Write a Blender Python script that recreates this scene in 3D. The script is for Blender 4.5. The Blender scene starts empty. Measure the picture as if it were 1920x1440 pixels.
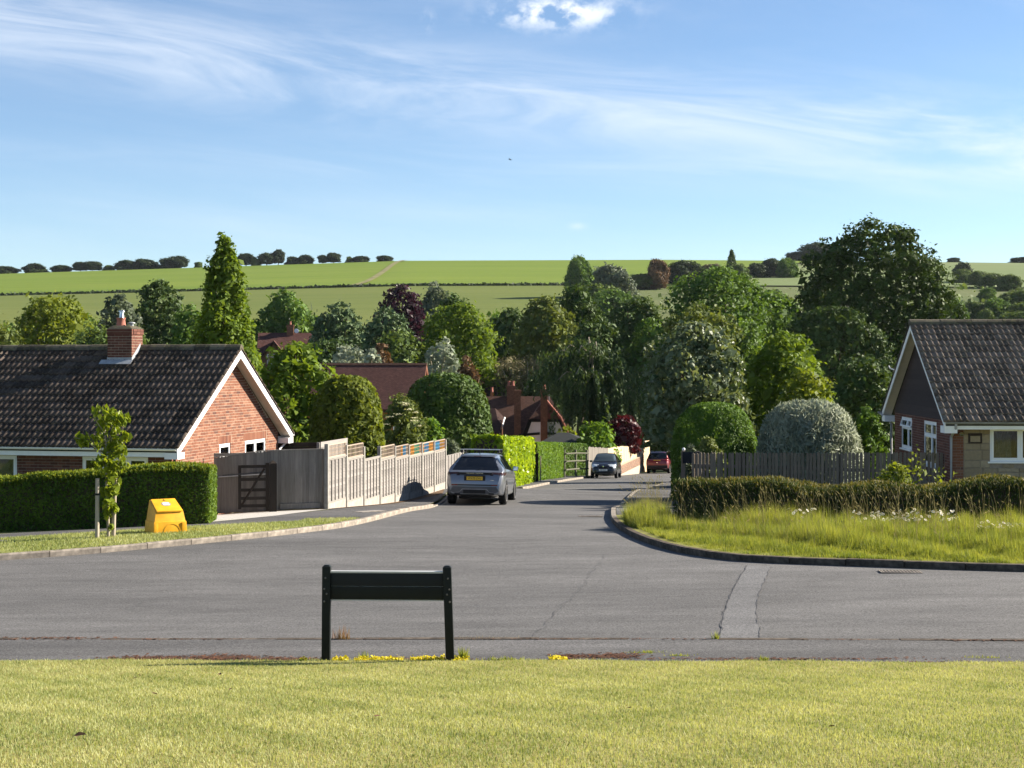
import bpy, bmesh, math, random
import numpy as np
from mathutils import Vector, Matrix, Quaternion

random.seed(7)
SC = bpy.context.scene
COL = SC.collection
R = math.radians

# ------------------------------------------------------------------ camera
EYE = 15.0            # height of the lens above the datum
FPX = 2884.0          # focal length in photograph pixels (1920 wide)
HOR = 680.0           # photograph row of the horizon
cam_d = bpy.data.cameras.new('camera')
cam_d.sensor_width = 36.0
cam_d.lens = FPX * 36.0 / 1920.0
cam_d.shift_y = -(720.0 - HOR) / 1920.0
cam_d.clip_start = 0.1
cam_d.clip_end = 12000.0
cam = bpy.data.objects.new('camera', cam_d)
COL.objects.link(cam)
cam.location = (0, 0, EYE)
cam.rotation_euler = (R(90), 0, 0)
SC.camera = cam

# ------------------------------------------------------------------ sky and sun
SUN_EL = R(27.0)
SUN_AZ = math.atan2(0.96, 0.28)      # from +Y towards +X
world = bpy.data.worlds.new('World')
SC.world = world
world.use_nodes = True
wn, wl = world.node_tree.nodes, world.node_tree.links
wn.clear()
def wnode(t, **kw):
    n = wn.new(t)
    for k, v in kw.items():
        setattr(n, k, v)
    return n
def wmath(op, a, b=None, c=None):
    n = wnode('ShaderNodeMath', operation=op)
    for i, v in enumerate((a, b, c)):
        if v is None: continue
        if isinstance(v, (int, float)): n.inputs[i].default_value = v
        else: wl.new(v, n.inputs[i])
    return n.outputs[0]
wout = wnode('ShaderNodeOutputWorld')
wbg = wnode('ShaderNodeBackground')
wbg.inputs['Strength'].default_value = 0.054
sky = wnode('ShaderNodeTexSky', sky_type='NISHITA')
sky.sun_disc = False
sky.sun_elevation = SUN_EL
sky.sun_rotation = SUN_AZ
sky.altitude = 1400
sky.air_density = 1.0
sky.dust_density = 0.0
sky.ozone_density = 3.2
tc = wnode('ShaderNodeTexCoord')
sep = wnode('ShaderNodeSeparateXYZ')
wl.new(tc.outputs['Generated'], sep.inputs[0])
az = wmath('ARCTAN2', sep.outputs[0], sep.outputs[1])
el = wmath('ARCSINE', sep.outputs[2])
def cloud_noise(sx, sy, detail, rough, shear=0.0, off=0.0, dist=0.0):
    comb = wnode('ShaderNodeCombineXYZ')
    wl.new(wmath('MULTIPLY', az, sx), comb.inputs[0])
    wl.new(wmath('MULTIPLY', wmath('ADD', el, wmath('MULTIPLY', az, shear)), sy), comb.inputs[1])
    comb.inputs[2].default_value = off
    nz = wnode('ShaderNodeTexNoise')
    nz.inputs['Scale'].default_value = 1.0
    nz.inputs['Detail'].default_value = detail
    nz.inputs['Roughness'].default_value = rough
    nz.inputs['Distortion'].default_value = dist
    wl.new(comb.outputs[0], nz.inputs['Vector'])
    return nz.outputs[0]
def wramp(v, a, b, lo=0.0, hi=1.0):
    m = wnode('ShaderNodeMapRange', interpolation_type='SMOOTHSTEP')
    wl.new(v, m.inputs[0])
    m.inputs[1].default_value = a; m.inputs[2].default_value = b
    m.inputs[3].default_value = lo; m.inputs[4].default_value = hi
    return m.outputs[0]
# broad thin cirrus sheets drawn out along the horizon all round the sky
cn_a = wramp(cloud_noise(2.4, 17.0, 5, 0.56, shear=0.10, off=3.1, dist=0.5), 0.44, 0.80)
cn_b = wramp(cloud_noise(6.0, 40.0, 6, 0.62, shear=0.12, off=8.7, dist=0.7), 0.38, 0.90)
def gauss(cx_az, slope, cy, sy, x0=None, sx=None):
    d = wmath('SUBTRACT', el, wmath('ADD', wmath('MULTIPLY', az, slope), cy))
    g = wmath('POWER', wmath('DIVIDE', d, sy), 2.0)
    if x0 is not None:
        g = wmath('ADD', g, wmath('POWER', wmath('DIVIDE', wmath('SUBTRACT', az, x0), sx), 2.0))
    return wmath('EXPONENT', wmath('MULTIPLY', g, -1.0))
band = wmath('ADD', gauss(0, -0.10, 0.172, 0.026), wmath('MULTIPLY', gauss(0, -0.02, 0.125, 0.010), 0.30))
band = wmath('MULTIPLY', band, wramp(cloud_noise(5.0, 30.0, 8, 0.62, shear=0.10, off=21.0, dist=1.1), 0.34, 0.72, 0.10, 1.15))
cir = wmath('ADD', wmath('MULTIPLY', cn_a, 0.24), wmath('MULTIPLY', band, 0.62))
cir = wmath('MULTIPLY', cir, wmath('ADD', wmath('MULTIPLY', cn_b, 0.35), 0.72))
# one small broken cumulus high in the frame, and a few wisps
puff = wmath('MULTIPLY', gauss(0, 0.0, 0.2235, 0.0085, 0.031, 0.036), wramp(cloud_noise(58, 80, 7, 0.58, off=14.2, dist=0.15), 0.40, 0.66))
puff2 = wmath('MULTIPLY', gauss(0, 0.0, 0.2185, 0.0055, -0.054, 0.0035), wramp(cloud_noise(150, 90, 5, 0.6, off=2.2, dist=0.8), 0.42, 0.75, 0, 0.7))
puff3 = wmath('MULTIPLY', gauss(0, 0.0, 0.0885, 0.002, 0.0425, 0.005), 0.35)
cl = wmath('MINIMUM', wmath('ADD', wmath('ADD', cir, wmath('MULTIPLY', puff, 1.5)), wmath('ADD', puff2, puff3)), 0.93)
cl = wmath('MULTIPLY', cl, wramp(el, 0.03, 0.11, 0.15, 1.0))
mixc = wnode('ShaderNodeMix', data_type='RGBA')
wl.new(cl, mixc.inputs[0])
wl.new(sky.outputs[0], mixc.inputs[6])
mixc.inputs[7].default_value = (6.6, 7.0, 7.5, 1)
wl.new(mixc.outputs[2], wbg.inputs[0])
wl.new(wbg.outputs[0], wout.inputs[0])

sun_d = bpy.data.lights.new('sun', 'SUN')
sun_d.energy = 5.0
sun_d.angle = R(0.53)
sun_d.color = (1.0, 0.90, 0.76)
sun = bpy.data.objects.new('sun', sun_d)
COL.objects.link(sun)
SUN_DIR = Vector((math.sin(SUN_AZ) * math.cos(SUN_EL), math.cos(SUN_AZ) * math.cos(SUN_EL), math.sin(SUN_EL)))
sun.rotation_euler = SUN_DIR.to_track_quat('Z', 'Y').to_euler()
sun.location = SUN_DIR * 60

SC.view_settings.view_transform = 'Standard'
SC.view_settings.look = 'None'
SC.view_settings.exposure = 1.6
SC.view_settings.gamma = 1.0
SC.view_settings.use_curve_mapping = False
SC.render.engine = 'CYCLES'
SC.cycles.max_bounces = 6
SC.cycles.diffuse_bounces = 3
SC.cycles.glossy_bounces = 2
SC.cycles.transmission_bounces = 4
SC.cycles.transparent_max_bounces = 4
SC.cycles.use_denoising = True
SC.cycles.caustics_reflective = False
SC.cycles.caustics_refractive = False

# ------------------------------------------------------------------ objects and tags
def tag(o, label=None, cat=None, group=None, kind=None):
    if label: o['label'] = label
    if cat: o['category'] = cat
    if group: o['group'] = group
    if kind: o['kind'] = kind
    return o
def empty(name, loc=(0, 0, 0), rz=0.0, label=None, cat=None, group=None):
    o = bpy.data.objects.new(name, None)
    o.empty_display_size = 0.2
    COL.objects.link(o)
    o.location = loc
    o.rotation_euler = (0, 0, rz)
    return tag(o, label, cat, group)
def link(name, me, parent=None, loc=None, rot=None, mtx=None):
    o = bpy.data.objects.new(name, me)
    COL.objects.link(o)
    if parent is not None: o.parent = parent
    if mtx is not None: o.matrix_basis = mtx
    if loc is not None: o.location = loc
    if rot is not None: o.rotation_euler = rot
    return o
def copy_tree(o, parent=None):
    c = o.copy()
    COL.objects.link(c)
    c.parent = parent
    for ch in list(o.children):
        copy_tree(ch, c)
    return c

# ------------------------------------------------------------------ mesh building
class MB:
    """collects faces for ONE mesh"""
    def __init__(s):
        s.v, s.f = [], []
    def add(s, verts, faces, M=None):
        n = len(s.v)
        if M is not None: verts = [tuple(M @ Vector(p)) for p in verts]
        s.v += [tuple(p) for p in verts]
        s.f += [tuple(i + n for i in q) for q in faces]
        return s
    def box(s, x0, x1, y0, y1, z0, z1, M=None):
        v = [(x0, y0, z0), (x1, y0, z0), (x1, y1, z0), (x0, y1, z0), (x0, y0, z1), (x1, y0, z1), (x1, y1, z1), (x0, y1, z1)]
        return s.add(v, [(0, 3, 2, 1), (4, 5, 6, 7), (0, 1, 5, 4), (1, 2, 6, 5), (2, 3, 7, 6), (3, 0, 4, 7)], M)
    def prism(s, poly, a, b, axis='y', M=None):
        """poly in the plane across axis, extruded from a to b"""
        n = len(poly)
        def pt(p, t):
            if axis == 'y': return (p[0], t, p[1])
            if axis == 'x': return (t, p[0], p[1])
            return (p[0], p[1], t)
        v = [pt(p, a) for p in poly] + [pt(p, b) for p in poly]
        f = [tuple(range(n)), tuple(range(2 * n - 1, n - 1, -1))]
        f += [(i, i + n, (i + 1) % n + n, (i + 1) % n) for i in range(n)]
        return s.add(v, f, M)
    def tube(s, pts, rad, n=8, cap=True):
        pts = [Vector(p) for p in pts]
        if isinstance(rad, (int, float)): rad = [rad] * len(pts)
        base = len(s.v)
        up = Vector((0, 0, 1))
        for i, p in enumerate(pts):
            d = (pts[min(i + 1, len(pts) - 1)] - pts[max(i - 1, 0)]).normalized()
            a = d.cross(up)
            if a.length < 1e-3: a = d.cross(Vector((1, 0, 0)))
            a.normalize(); b = a.cross(d)
            for k in range(n):
                t = 2 * math.pi * k / n
                s.v.append(tuple(p + (a * math.cos(t) + b * math.sin(t)) * rad[i]))
        for i in range(len(pts) - 1):
            for k in range(n):
                q = base + i * n
                s.f.append((q + k, q + (k + 1) % n, q + n + (k + 1) % n, q + n + k))
        if cap:
            s.f.append(tuple(base + k for k in range(n - 1, -1, -1)))
            q = base + (len(pts) - 1) * n
            s.f.append(tuple(q + k for k in range(n)))
        return s
    def lathe(s, prof, n=16, M=None):
        v, f = [], []
        for r, z in prof:
            for k in range(n):
                t = 2 * math.pi * k / n
                v.append((r * math.cos(t), r * math.sin(t), z))
        for i in range(len(prof) - 1):
            for k in range(n):
                f.append((i * n + k, i * n + (k + 1) % n, (i + 1) * n + (k + 1) % n, (i + 1) * n + k))
        f.append(tuple(range(n - 1, -1, -1)))
        f.append(tuple((len(prof) - 1) * n + k for k in range(n)))
        return s.add(v, f, M)
    def mesh(s, name, mat, smooth=False, fix=True):
        me = bpy.data.meshes.new(name)
        me.from_pydata(s.v, [], s.f)
        if fix:
            bm = bmesh.new(); bm.from_mesh(me)
            bmesh.ops.recalc_face_normals(bm, faces=bm.faces)
            bm.to_mesh(me); bm.free()
        if mat is not None: me.materials.append(mat)
        if smooth:
            me.polygons.foreach_set('use_smooth', [True] * len(me.polygons))
            try: me.set_sharp_from_angle(angle=R(38))
            except Exception: pass
        me.update()
        return me
    def build(s, name, mat, parent=None, loc=None, rot=None, mtx=None, smooth=False, bevel=0.0):
        me = s.mesh(name, mat, smooth)
        if bevel > 0:
            bm = bmesh.new(); bm.from_mesh(me)
            bmesh.ops.bevel(bm, geom=[e for e in bm.edges if e.calc_face_angle(0) > 0.5], offset=bevel, segments=2, profile=0.7, affect='EDGES', clamp_overlap=True)
            bm.to_mesh(me); bm.free()
            me.polygons.foreach_set('use_smooth', [True] * len(me.polygons))
            try: me.set_sharp_from_angle(angle=R(50))
            except Exception: pass
        return link(name, me, parent, loc, rot, mtx)

def np_mesh(name, V, F, mat, attrs=None, smooth=False):
    """fast mesh from numpy arrays, all faces with the same number of corners"""
    me = bpy.data.meshes.new(name)
    nv, nf, k = len(V), len(F), F.shape[1]
    me.vertices.add(nv); me.loops.add(nf * k); me.polygons.add(nf)
    me.vertices.foreach_set('co', np.ascontiguousarray(V, dtype=np.float32).ravel())
    me.loops.foreach_set('vertex_index', np.ascontiguousarray(F, dtype=np.int32).ravel())
    me.polygons.foreach_set('loop_start', np.arange(0, nf * k, k, dtype=np.int32))
    try: me.polygons.foreach_set('loop_total', np.full(nf, k, dtype=np.int32))
    except Exception: pass
    if smooth: me.polygons.foreach_set('use_smooth', np.ones(nf, dtype=bool))
    if attrs:
        for an, arr in attrs.items():
            a = me.attributes.new(an, 'FLOAT', 'POINT')
            a.data.foreach_set('value', np.ascontiguousarray(arr, dtype=np.float32))
    if mat is not None: me.materials.append(mat)
    me.update(calc_edges=True)
    return me

def frame(origin, ax, az=(0, 0, 1)):
    """matrix with local X along ax (horizontal), Z up, Y = Z x X"""
    x = Vector(ax).normalized(); z = Vector(az).normalized(); y = z.cross(x).normalized(); x = y.cross(z)
    M = Matrix((x, y, z)).transposed().to_4x4()
    M.translation = Vector(origin)
    return M
# ------------------------------------------------------------------ materials
def lin(c):
    return tuple(c)
class NT:
    def __init__(s, name):
        s.m = bpy.data.materials.new(name); s.m.use_nodes = True
        s.n, s.l = s.m.node_tree.nodes, s.m.node_tree.links
        s.n.clear()
        s.out = s.n.new('ShaderNodeOutputMaterial')
        s.b = s.n.new('ShaderNodeBsdfPrincipled')
        s.l.new(s.b.outputs[0], s.out.inputs[0])
    def node(s, t, **kw):
        n = s.n.new(t)
        for k, v in kw.items(): setattr(n, k, v)
        return n
    def set(s, sock, v):
        if isinstance(v, bpy.types.NodeSocket): s.l.new(v, sock)
        elif isinstance(v, (tuple, list)) and len(v) == 3 and sock.type == 'RGBA': sock.default_value = (*v, 1)
        else: sock.default_value = v
    def math(s, op, a, b=0.0, c=None):
        n = s.node('ShaderNodeMath', operation=op)
        s.set(n.inputs[0], a); s.set(n.inputs[1], b)
        if c is not None: s.set(n.inputs[2], c)
        return n.outputs[0]
    def mix(s, f, a, b, mode='MIX'):
        n = s.node('ShaderNodeMix', data_type='RGBA', blend_type=mode)
        s.set(n.inputs[0], f); s.set(n.inputs[6], a); s.set(n.inputs[7], b)
        return n.outputs[2]
    def coords(s, kind='Object', scale=(1, 1, 1), rot=(0, 0, 0)):
        if kind == 'World':
            c = s.node('ShaderNodeNewGeometry').outputs['Position']
        else:
            c = s.node('ShaderNodeTexCoord').outputs[kind]
        m = s.node('ShaderNodeMapping')
        m.inputs['Scale'].default_value = scale
        m.inputs['Rotation'].default_value = rot
        s.l.new(c, m.inputs[0])
        return m.outputs[0]
    def noise(s, vec, scale, detail=4, rough=0.55, dist=0.0):
        n = s.node('ShaderNodeTexNoise')
        s.set(n.inputs['Vector'], vec); n.inputs['Scale'].default_value = scale
        n.inputs['Detail'].default_value = detail; n.inputs['Roughness'].default_value = rough
        n.inputs['Distortion'].default_value = dist
        return n.outputs[0]
    def ramp(s, f, a, b, lo=0.0, hi=1.0):
        n = s.node('ShaderNodeMapRange'); n.clamp = True
        s.set(n.inputs[0], f)
        for i, v in enumerate((a, b, lo, hi)): n.inputs[i + 1].default_value = v
        return n.outputs[0]
    def rnd(s):
        """one random number per object, or per loose piece of a joined mesh"""
        o = s.node('ShaderNodeObjectInfo').outputs['Random']
        g = s.node('ShaderNodeNewGeometry').outputs['Random Per Island']
        return s.math('FRACT', s.math('ADD', o, g))
    def bump(s, h, strength=0.3, dist=0.02):
        n = s.node('ShaderNodeBump')
        n.inputs['Strength'].default_value = strength; n.inputs['Distance'].default_value = dist
        s.set(n.inputs['Height'], h)
        s.l.new(n.outputs[0], s.b.inputs['Normal'])
    def fin(s, color, rough=0.8, spec=0.3, metal=0.0):
        s.set(s.b.inputs['Base Color'], color); s.set(s.b.inputs['Roughness'], rough)
        s.b.inputs['Specular IOR Level'].default_value = spec
        s.b.inputs['Metallic'].default_value = metal
        return s.m

def scl(c, k): return tuple(min(1.0, x * k) for x in c)
def plain(name, c, rough=0.6, spec=0.4, metal=0.0, amt=0.15, scale=3.0, coat=0.0):
    t = NT(name)
    v = t.noise(t.coords('Object'), scale, 5, 0.6)
    col = t.mix(t.ramp(v, 0.3, 0.7), scl(c, 1 - amt), scl(c, 1 + amt))
    t.fin(col, rough, spec, metal)
    if coat: t.b.inputs['Coat Weight'].default_value = coat; t.b.inputs['Coat Roughness'].default_value = 0.05
    return t.m

def leafmat(name, c1, c2, trans=0.35, gloss=0.6, tint=(1.25, 1.15, 0.45), spec=0.16):
    """c1..c2: the leaf's own colours; each leaf takes one by its 'var'"""
    t = NT(name)
    a = t.node('ShaderNodeAttribute', attribute_name='var').outputs['Fac']
    col = t.mix(a, c1, c2)
    o = t.node('ShaderNodeObjectInfo').outputs['Random']
    col = t.mix(t.math('MULTIPLY', o, 0.25), col, scl(c2, 0.9))
    t.fin(col, gloss, spec)
    tr = t.node('ShaderNodeBsdfTranslucent')
    t.set(tr.inputs[0], t.mix(1.0, col, (*tint, 1)[:3], 'MULTIPLY'))
    ms = t.node('ShaderNodeMixShader'); ms.inputs[0].default_value = trans
    t.l.new(t.b.outputs[0], ms.inputs[1]); t.l.new(tr.outputs[0], ms.inputs[2])
    t.l.new(ms.outputs[0], t.out.inputs[0])
    return t.m

M = {}
# foliage of each plant, by its own leaf colour
M['yew']      = leafmat('yew_leaves', (0.027, 0.071, 0.011), (0.144, 0.220, 0.025), 0.30)
M['yew_suntip']   = leafmat('yew_sunlit_shoots', (0.10, 0.15, 0.015), (0.24, 0.27, 0.03), 0.45)  # young growth, with the sunlight on the hedge top put into the colour
M['heath_suntip'] = leafmat('heather_sunlit_tips', (0.060, 0.075, 0.020), (0.17, 0.145, 0.05), 0.35)  # bronze tips, the lit tone of the hedge top is in the colour
M['mossy']    = leafmat('brown_moss', (0.035, 0.022, 0.014), (0.16, 0.075, 0.04), 0.1)
M['ivy']      = leafmat('ivy_leaves', (0.045, 0.075, 0.012), (0.19, 0.23, 0.03), 0.42)
M['chestnut'] = leafmat('chestnut_leaves', (0.017, 0.040, 0.009), (0.062, 0.102, 0.018), 0.2)
M['laurel']   = leafmat('laurel_leaves', (0.13, 0.24, 0.012), (0.34, 0.44, 0.03), 0.5, 0.3)
M['privet']   = leafmat('privet_leaves', (0.053, 0.126, 0.015), (0.171, 0.281, 0.034), 0.4)
M['heather']  = leafmat('heather_leaves', (0.023, 0.045, 0.010), (0.079, 0.105, 0.022), 0.22)
M['box']      = leafmat('box_leaves', (0.041, 0.094, 0.017), (0.123, 0.217, 0.029), 0.35)
M['silver']   = leafmat('silver_leaves', (0.154, 0.194, 0.140), (0.378, 0.413, 0.302), 0.25, 0.55, (1.05, 1.05, 0.9))
M['dark']     = leafmat('dark_broad_leaves', (0.024, 0.055, 0.013), (0.086, 0.141, 0.025), 0.22)
M['darkblue'] = leafmat('blue_dark_leaves', (0.030, 0.059, 0.018), (0.085, 0.134, 0.034), 0.2)
M['mid']      = leafmat('mid_green_leaves', (0.045, 0.095, 0.022), (0.135, 0.231, 0.041), 0.32)
M['fresh']    = leafmat('fresh_green_leaves', (0.061, 0.110, 0.015), (0.176, 0.253, 0.033), 0.42)
M['yellow']   = leafmat('yellow_green_leaves', (0.075, 0.115, 0.014), (0.21, 0.25, 0.03), 0.42)
M['olive']    = leafmat('olive_green_leaves', (0.069, 0.101, 0.026), (0.171, 0.210, 0.055), 0.3)
M['grey']     = leafmat('grey_green_leaves', (0.06, 0.085, 0.05), (0.17, 0.20, 0.13), 0.28, 0.5, (1.1, 1.1, 0.8))
M['whitebeam']= leafmat('whitebeam_leaves', (0.039, 0.072, 0.028), (0.220, 0.264, 0.165), 0.3, 0.4)
M['cedar']    = leafmat('cedar_needles', (0.036, 0.074, 0.032), (0.124, 0.177, 0.073), 0.15, 0.6, (1, 1, 0.8))
M['purple']   = leafmat('copper_beech_leaves', (0.018, 0.010, 0.016), (0.055, 0.026, 0.038), 0.25, 0.4, (1.3, 0.7, 0.8))
M['maple']    = leafmat('maple_leaves', (0.03, 0.009, 0.012), (0.085, 0.018, 0.024), 0.3, 0.4, (1.4, 0.6, 0.5))
M['twig']     = leafmat('pale_twigs', (0.11, 0.10, 0.05), (0.24, 0.21, 0.11), 0.15, 0.7, (1, 1, 0.8))
M['rust']     = leafmat('rusty_leaves', (0.09, 0.055, 0.028), (0.19, 0.12, 0.06), 0.2, 0.6, (1.1, 0.9, 0.6))
M['weep']     = leafmat('weeping_beech_leaves', (0.024, 0.053, 0.018), (0.084, 0.125, 0.041), 0.28)
M['sapling']  = leafmat('sapling_leaves', (0.11, 0.17, 0.015), (0.26, 0.32, 0.03), 0.5, 0.4)
M['skyline']  = leafmat('hawthorn_leaves', (0.021, 0.039, 0.016), (0.048, 0.071, 0.028), 0.2)
M['scrub']    = leafmat('scrub_leaves', (0.054, 0.097, 0.025), (0.143, 0.201, 0.052), 0.28)
M['grass']    = leafmat('mown_grass', (0.150, 0.205, 0.055), (0.48, 0.49, 0.24), 0.36, 0.6, (1.15, 1.1, 0.5))
M['tallgrass']= leafmat('tall_grass', (0.095, 0.15, 0.022), (0.33, 0.34, 0.085), 0.45, 0.6, (1.15, 1.1, 0.45))
M['seedgrass']= leafmat('seeding_grass', (0.20, 0.19, 0.08), (0.44, 0.38, 0.20), 0.35, 0.7, (1.1, 1.0, 0.7))
M['daisy']    = leafmat('daisy_petals', (0.75, 0.73, 0.66), (0.9, 0.88, 0.82), 0.3, 0.7, (1, 1, 0.9))
M['stonecrop']= leafmat('stonecrop_flowers', (0.42, 0.38, 0.02), (0.78, 0.66, 0.03), 0.3, 0.6)
M['elderflower'] = leafmat('elder_flowers', (0.48, 0.46, 0.28), (0.68, 0.66, 0.45), 0.3, 0.7)
M['weed']     = leafmat('weed_leaves', (0.12, 0.17, 0.03), (0.36, 0.38, 0.08), 0.4, 0.6)
M['drygrass'] = leafmat('dry_weed', (0.16, 0.07, 0.05), (0.36, 0.24, 0.12), 0.3, 0.8)

def bark(name, c):
    t = NT(name)
    v = t.noise(t.coords('Object', (6, 6, 1.2)), 3, 6, 0.65)
    t.bump(v, 0.6, 0.03)
    return t.fin(t.mix(t.ramp(v, 0.3, 0.7), scl(c, 0.55), scl(c, 1.4)), 0.9, 0.2)
M['bark'] = bark('bark', (0.085, 0.065, 0.045))
M['palebark'] = bark('pale_bark', (0.30, 0.26, 0.19))

def wood(name, c, amt=0.35, along='z', rough=0.85, stain=0.0):
    """sawn timber: grain along the piece, each piece a shade of its own"""
    t = NT(name)
    sc = {'z': (18, 18, 1.1), 'x': (1.1, 18, 18), 'y': (18, 1.1, 18)}[along]
    v = t.noise(t.coords('Object', sc), 1.6, 6, 0.65, 0.6)
    r = t.rnd()
    k = t.math('ADD', t.ramp(v, 0.3, 0.7, -amt, amt), t.ramp(r, 0, 1, -0.42, 0.42))
    col = t.mix(t.math('ADD', t.math('MULTIPLY', k, 0.5), 0.5), scl(c, 0.55), scl(c, 1.45))
    if stain:
        w = t.noise(t.coords('World', (1, 1, 0.6)), 1.7, 5, 0.6)
        col = t.mix(t.ramp(w, 0.5, 0.75, 0, stain), col, (0.10, 0.105, 0.075))
    t.bump(v, 0.35, 0.01)
    return t.fin(col, rough, 0.2)
M['fence_grey']  = wood('weathered_grey_boards', (0.205, 0.185, 0.16), 0.5, 'z', stain=0.4)
M['lap_slat']    = wood('lap_panel_slats', (0.225, 0.208, 0.194), 0.35, 'x', stain=0.25)
M['lap_batten']  = wood('lap_panel_battens', (0.255, 0.238, 0.214), 0.3, 'z', stain=0.25)
M['trellis']     = wood('trellis_laths', (0.34, 0.27, 0.21), 0.3, 'z')
M['trellis_orange'] = plain('orange_painted_lath', (0.55, 0.25, 0.06), 0.8, 0.2)
M['trellis_blue'] = plain('blue_painted_lath', (0.07, 0.25, 0.48), 0.8, 0.2)
M['trellis_green'] = plain('green_painted_lath', (0.06, 0.28, 0.22), 0.8, 0.2)
M['gate_dark']   = wood('dark_stained_oak', (0.030, 0.024, 0.019), 0.4, 'z')
M['picket']      = wood('weathered_pickets', (0.165, 0.135, 0.105), 0.35, 'z', stain=0.6)
M['pale_fence']  = wood('new_pale_boards', (0.58, 0.44, 0.29), 0.25, 'z')
M['stake']       = wood('round_stake', (0.36, 0.31, 0.24), 0.3, 'z')
M['weatherboard']= wood('dark_weatherboard', (0.046, 0.033, 0.030), 0.25, 'y')
M['beam']        = plain('black_tarred_beam', (0.02, 0.019, 0.018), 0.7, 0.3)
M['rail_wood']   = wood('mossy_rail', (0.10, 0.10, 0.07), 0.3, 'x')

def brickmat(name, cols, stain=0.25):
    t = NT(name)
    r = t.rnd()
    cr = t.node('ShaderNodeValToRGB')
    cr.color_ramp.interpolation = 'LINEAR'
    while len(cr.color_ramp.elements) < len(cols): cr.color_ramp.elements.new(0.5)
    for i, c in enumerate(cols):
        cr.color_ramp.elements[i].position = i / (len(cols) - 1)
        cr.color_ramp.elements[i].color = (*c, 1)
    t.l.new(r, cr.inputs[0])
    v = t.noise(t.coords('World'), 40, 4, 0.7)
    col = t.mix(t.ramp(v, 0.35, 0.75, 0, stain), cr.outputs[0], (0.10, 0.055, 0.035))
    t.bump(v, 0.4, 0.004)
    return t.fin(col, 0.92, 0.15)
M['brick'] = brickmat('orange_red_brick', [(0.145, 0.058, 0.040), (0.225, 0.102, 0.064), (0.185, 0.075, 0.048), (0.275, 0.142, 0.094), (0.095, 0.045, 0.038)])
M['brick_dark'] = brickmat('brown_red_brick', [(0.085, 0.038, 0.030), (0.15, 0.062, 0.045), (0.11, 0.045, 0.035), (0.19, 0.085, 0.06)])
M['mortar'] = plain('mortar', (0.40, 0.34, 0.26), 0.95, 0.1, amt=0.2, scale=12)
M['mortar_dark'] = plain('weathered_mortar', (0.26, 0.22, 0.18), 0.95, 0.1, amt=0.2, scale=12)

def tilemat(name, c, lichen, amt):
    t = NT(name)
    r = t.rnd()
    w = t.coords('World')
    col = t.mix(r, scl(c, 0.55), scl(c, 1.45))
    m = t.noise(w, 9, 6, 0.68)
    col = t.mix(t.ramp(m, 0.50, 0.66, 0, amt), col, lichen)
    m2 = t.noise(w, 17, 5, 0.7)
    col = t.mix(t.ramp(m2, 0.56, 0.70, 0, 0.75), col, (0.03, 0.028, 0.02))
    m3 = t.noise(w, 2.2, 5, 0.65)
    col = t.mix(t.ramp(m3, 0.50, 0.72, 0, 0.6), col, scl(c, 0.5))
    t.bump(t.noise(w, 60, 4, 0.7), 0.6, 0.008)
    return t.fin(col, 0.93, 0.12)
M['tile_left'] = tilemat('dark_brown_roof_tile', (0.080, 0.062, 0.052), (0.155, 0.132, 0.095), 0.7)
M['tile_right'] = tilemat('grey_brown_lichened_tile', (0.160, 0.128, 0.104), (0.31, 0.27, 0.195), 0.85)
M['ridge_tile'] = tilemat('mossy_ridge_tile', (0.09, 0.08, 0.06), (0.17, 0.16, 0.08), 0.8)

def farroof(name, c, rows, M_dark=(0.03, 0.02, 0.02)):
    """plain-tiled roof too far off for single tiles"""
    t = NT(name)
    w = t.coords('Object')
    b = t.node('ShaderNodeTexBrick')
    b.inputs['Scale'].default_value = rows
    b.inputs['Mortar Size'].default_value = 0.035
    b.inputs['Brick Width'].default_value = 0.6; b.inputs['Row Height'].default_value = 0.35
    b.inputs['Color1'].default_value = (*scl(c, 0.75), 1); b.inputs['Color2'].default_value = (*scl(c, 1.3), 1)
    b.inputs['Mortar'].default_value = (*scl(c, 0.4), 1)
    t.l.new(t.node('ShaderNodeTexCoord').outputs['UV'], b.inputs['Vector'])
    v = t.noise(w, 0.9, 5, 0.65)
    col = t.mix(t.ramp(v, 0.4, 0.7, 0, 0.55), b.outputs[0], scl(c, 0.55))
    t.bump(b.outputs['Fac'], -0.4, 0.02)
    return t.fin(col, 0.9, 0.15)
M['roof_red'] = farroof('red_plain_tiles', (0.105, 0.05, 0.042), 4.0)
M['roof_brown'] = farroof('brown_plain_tiles', (0.115, 0.062, 0.045), 4.0)
M['roof_dark'] = farroof('dark_plain_tiles', (0.06, 0.035, 0.03), 4.0)
M['roof_slate'] = plain('dark_felt_roof', (0.020, 0.024, 0.023), 0.8, 0.3)
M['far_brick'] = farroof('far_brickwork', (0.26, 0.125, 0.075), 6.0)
M['far_brick_sunlit'] = farroof('sunlit_far_brickwork', (0.42, 0.19, 0.09), 6.0)  # brighter copy of the far brickwork, sunlight put into its colour

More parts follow.
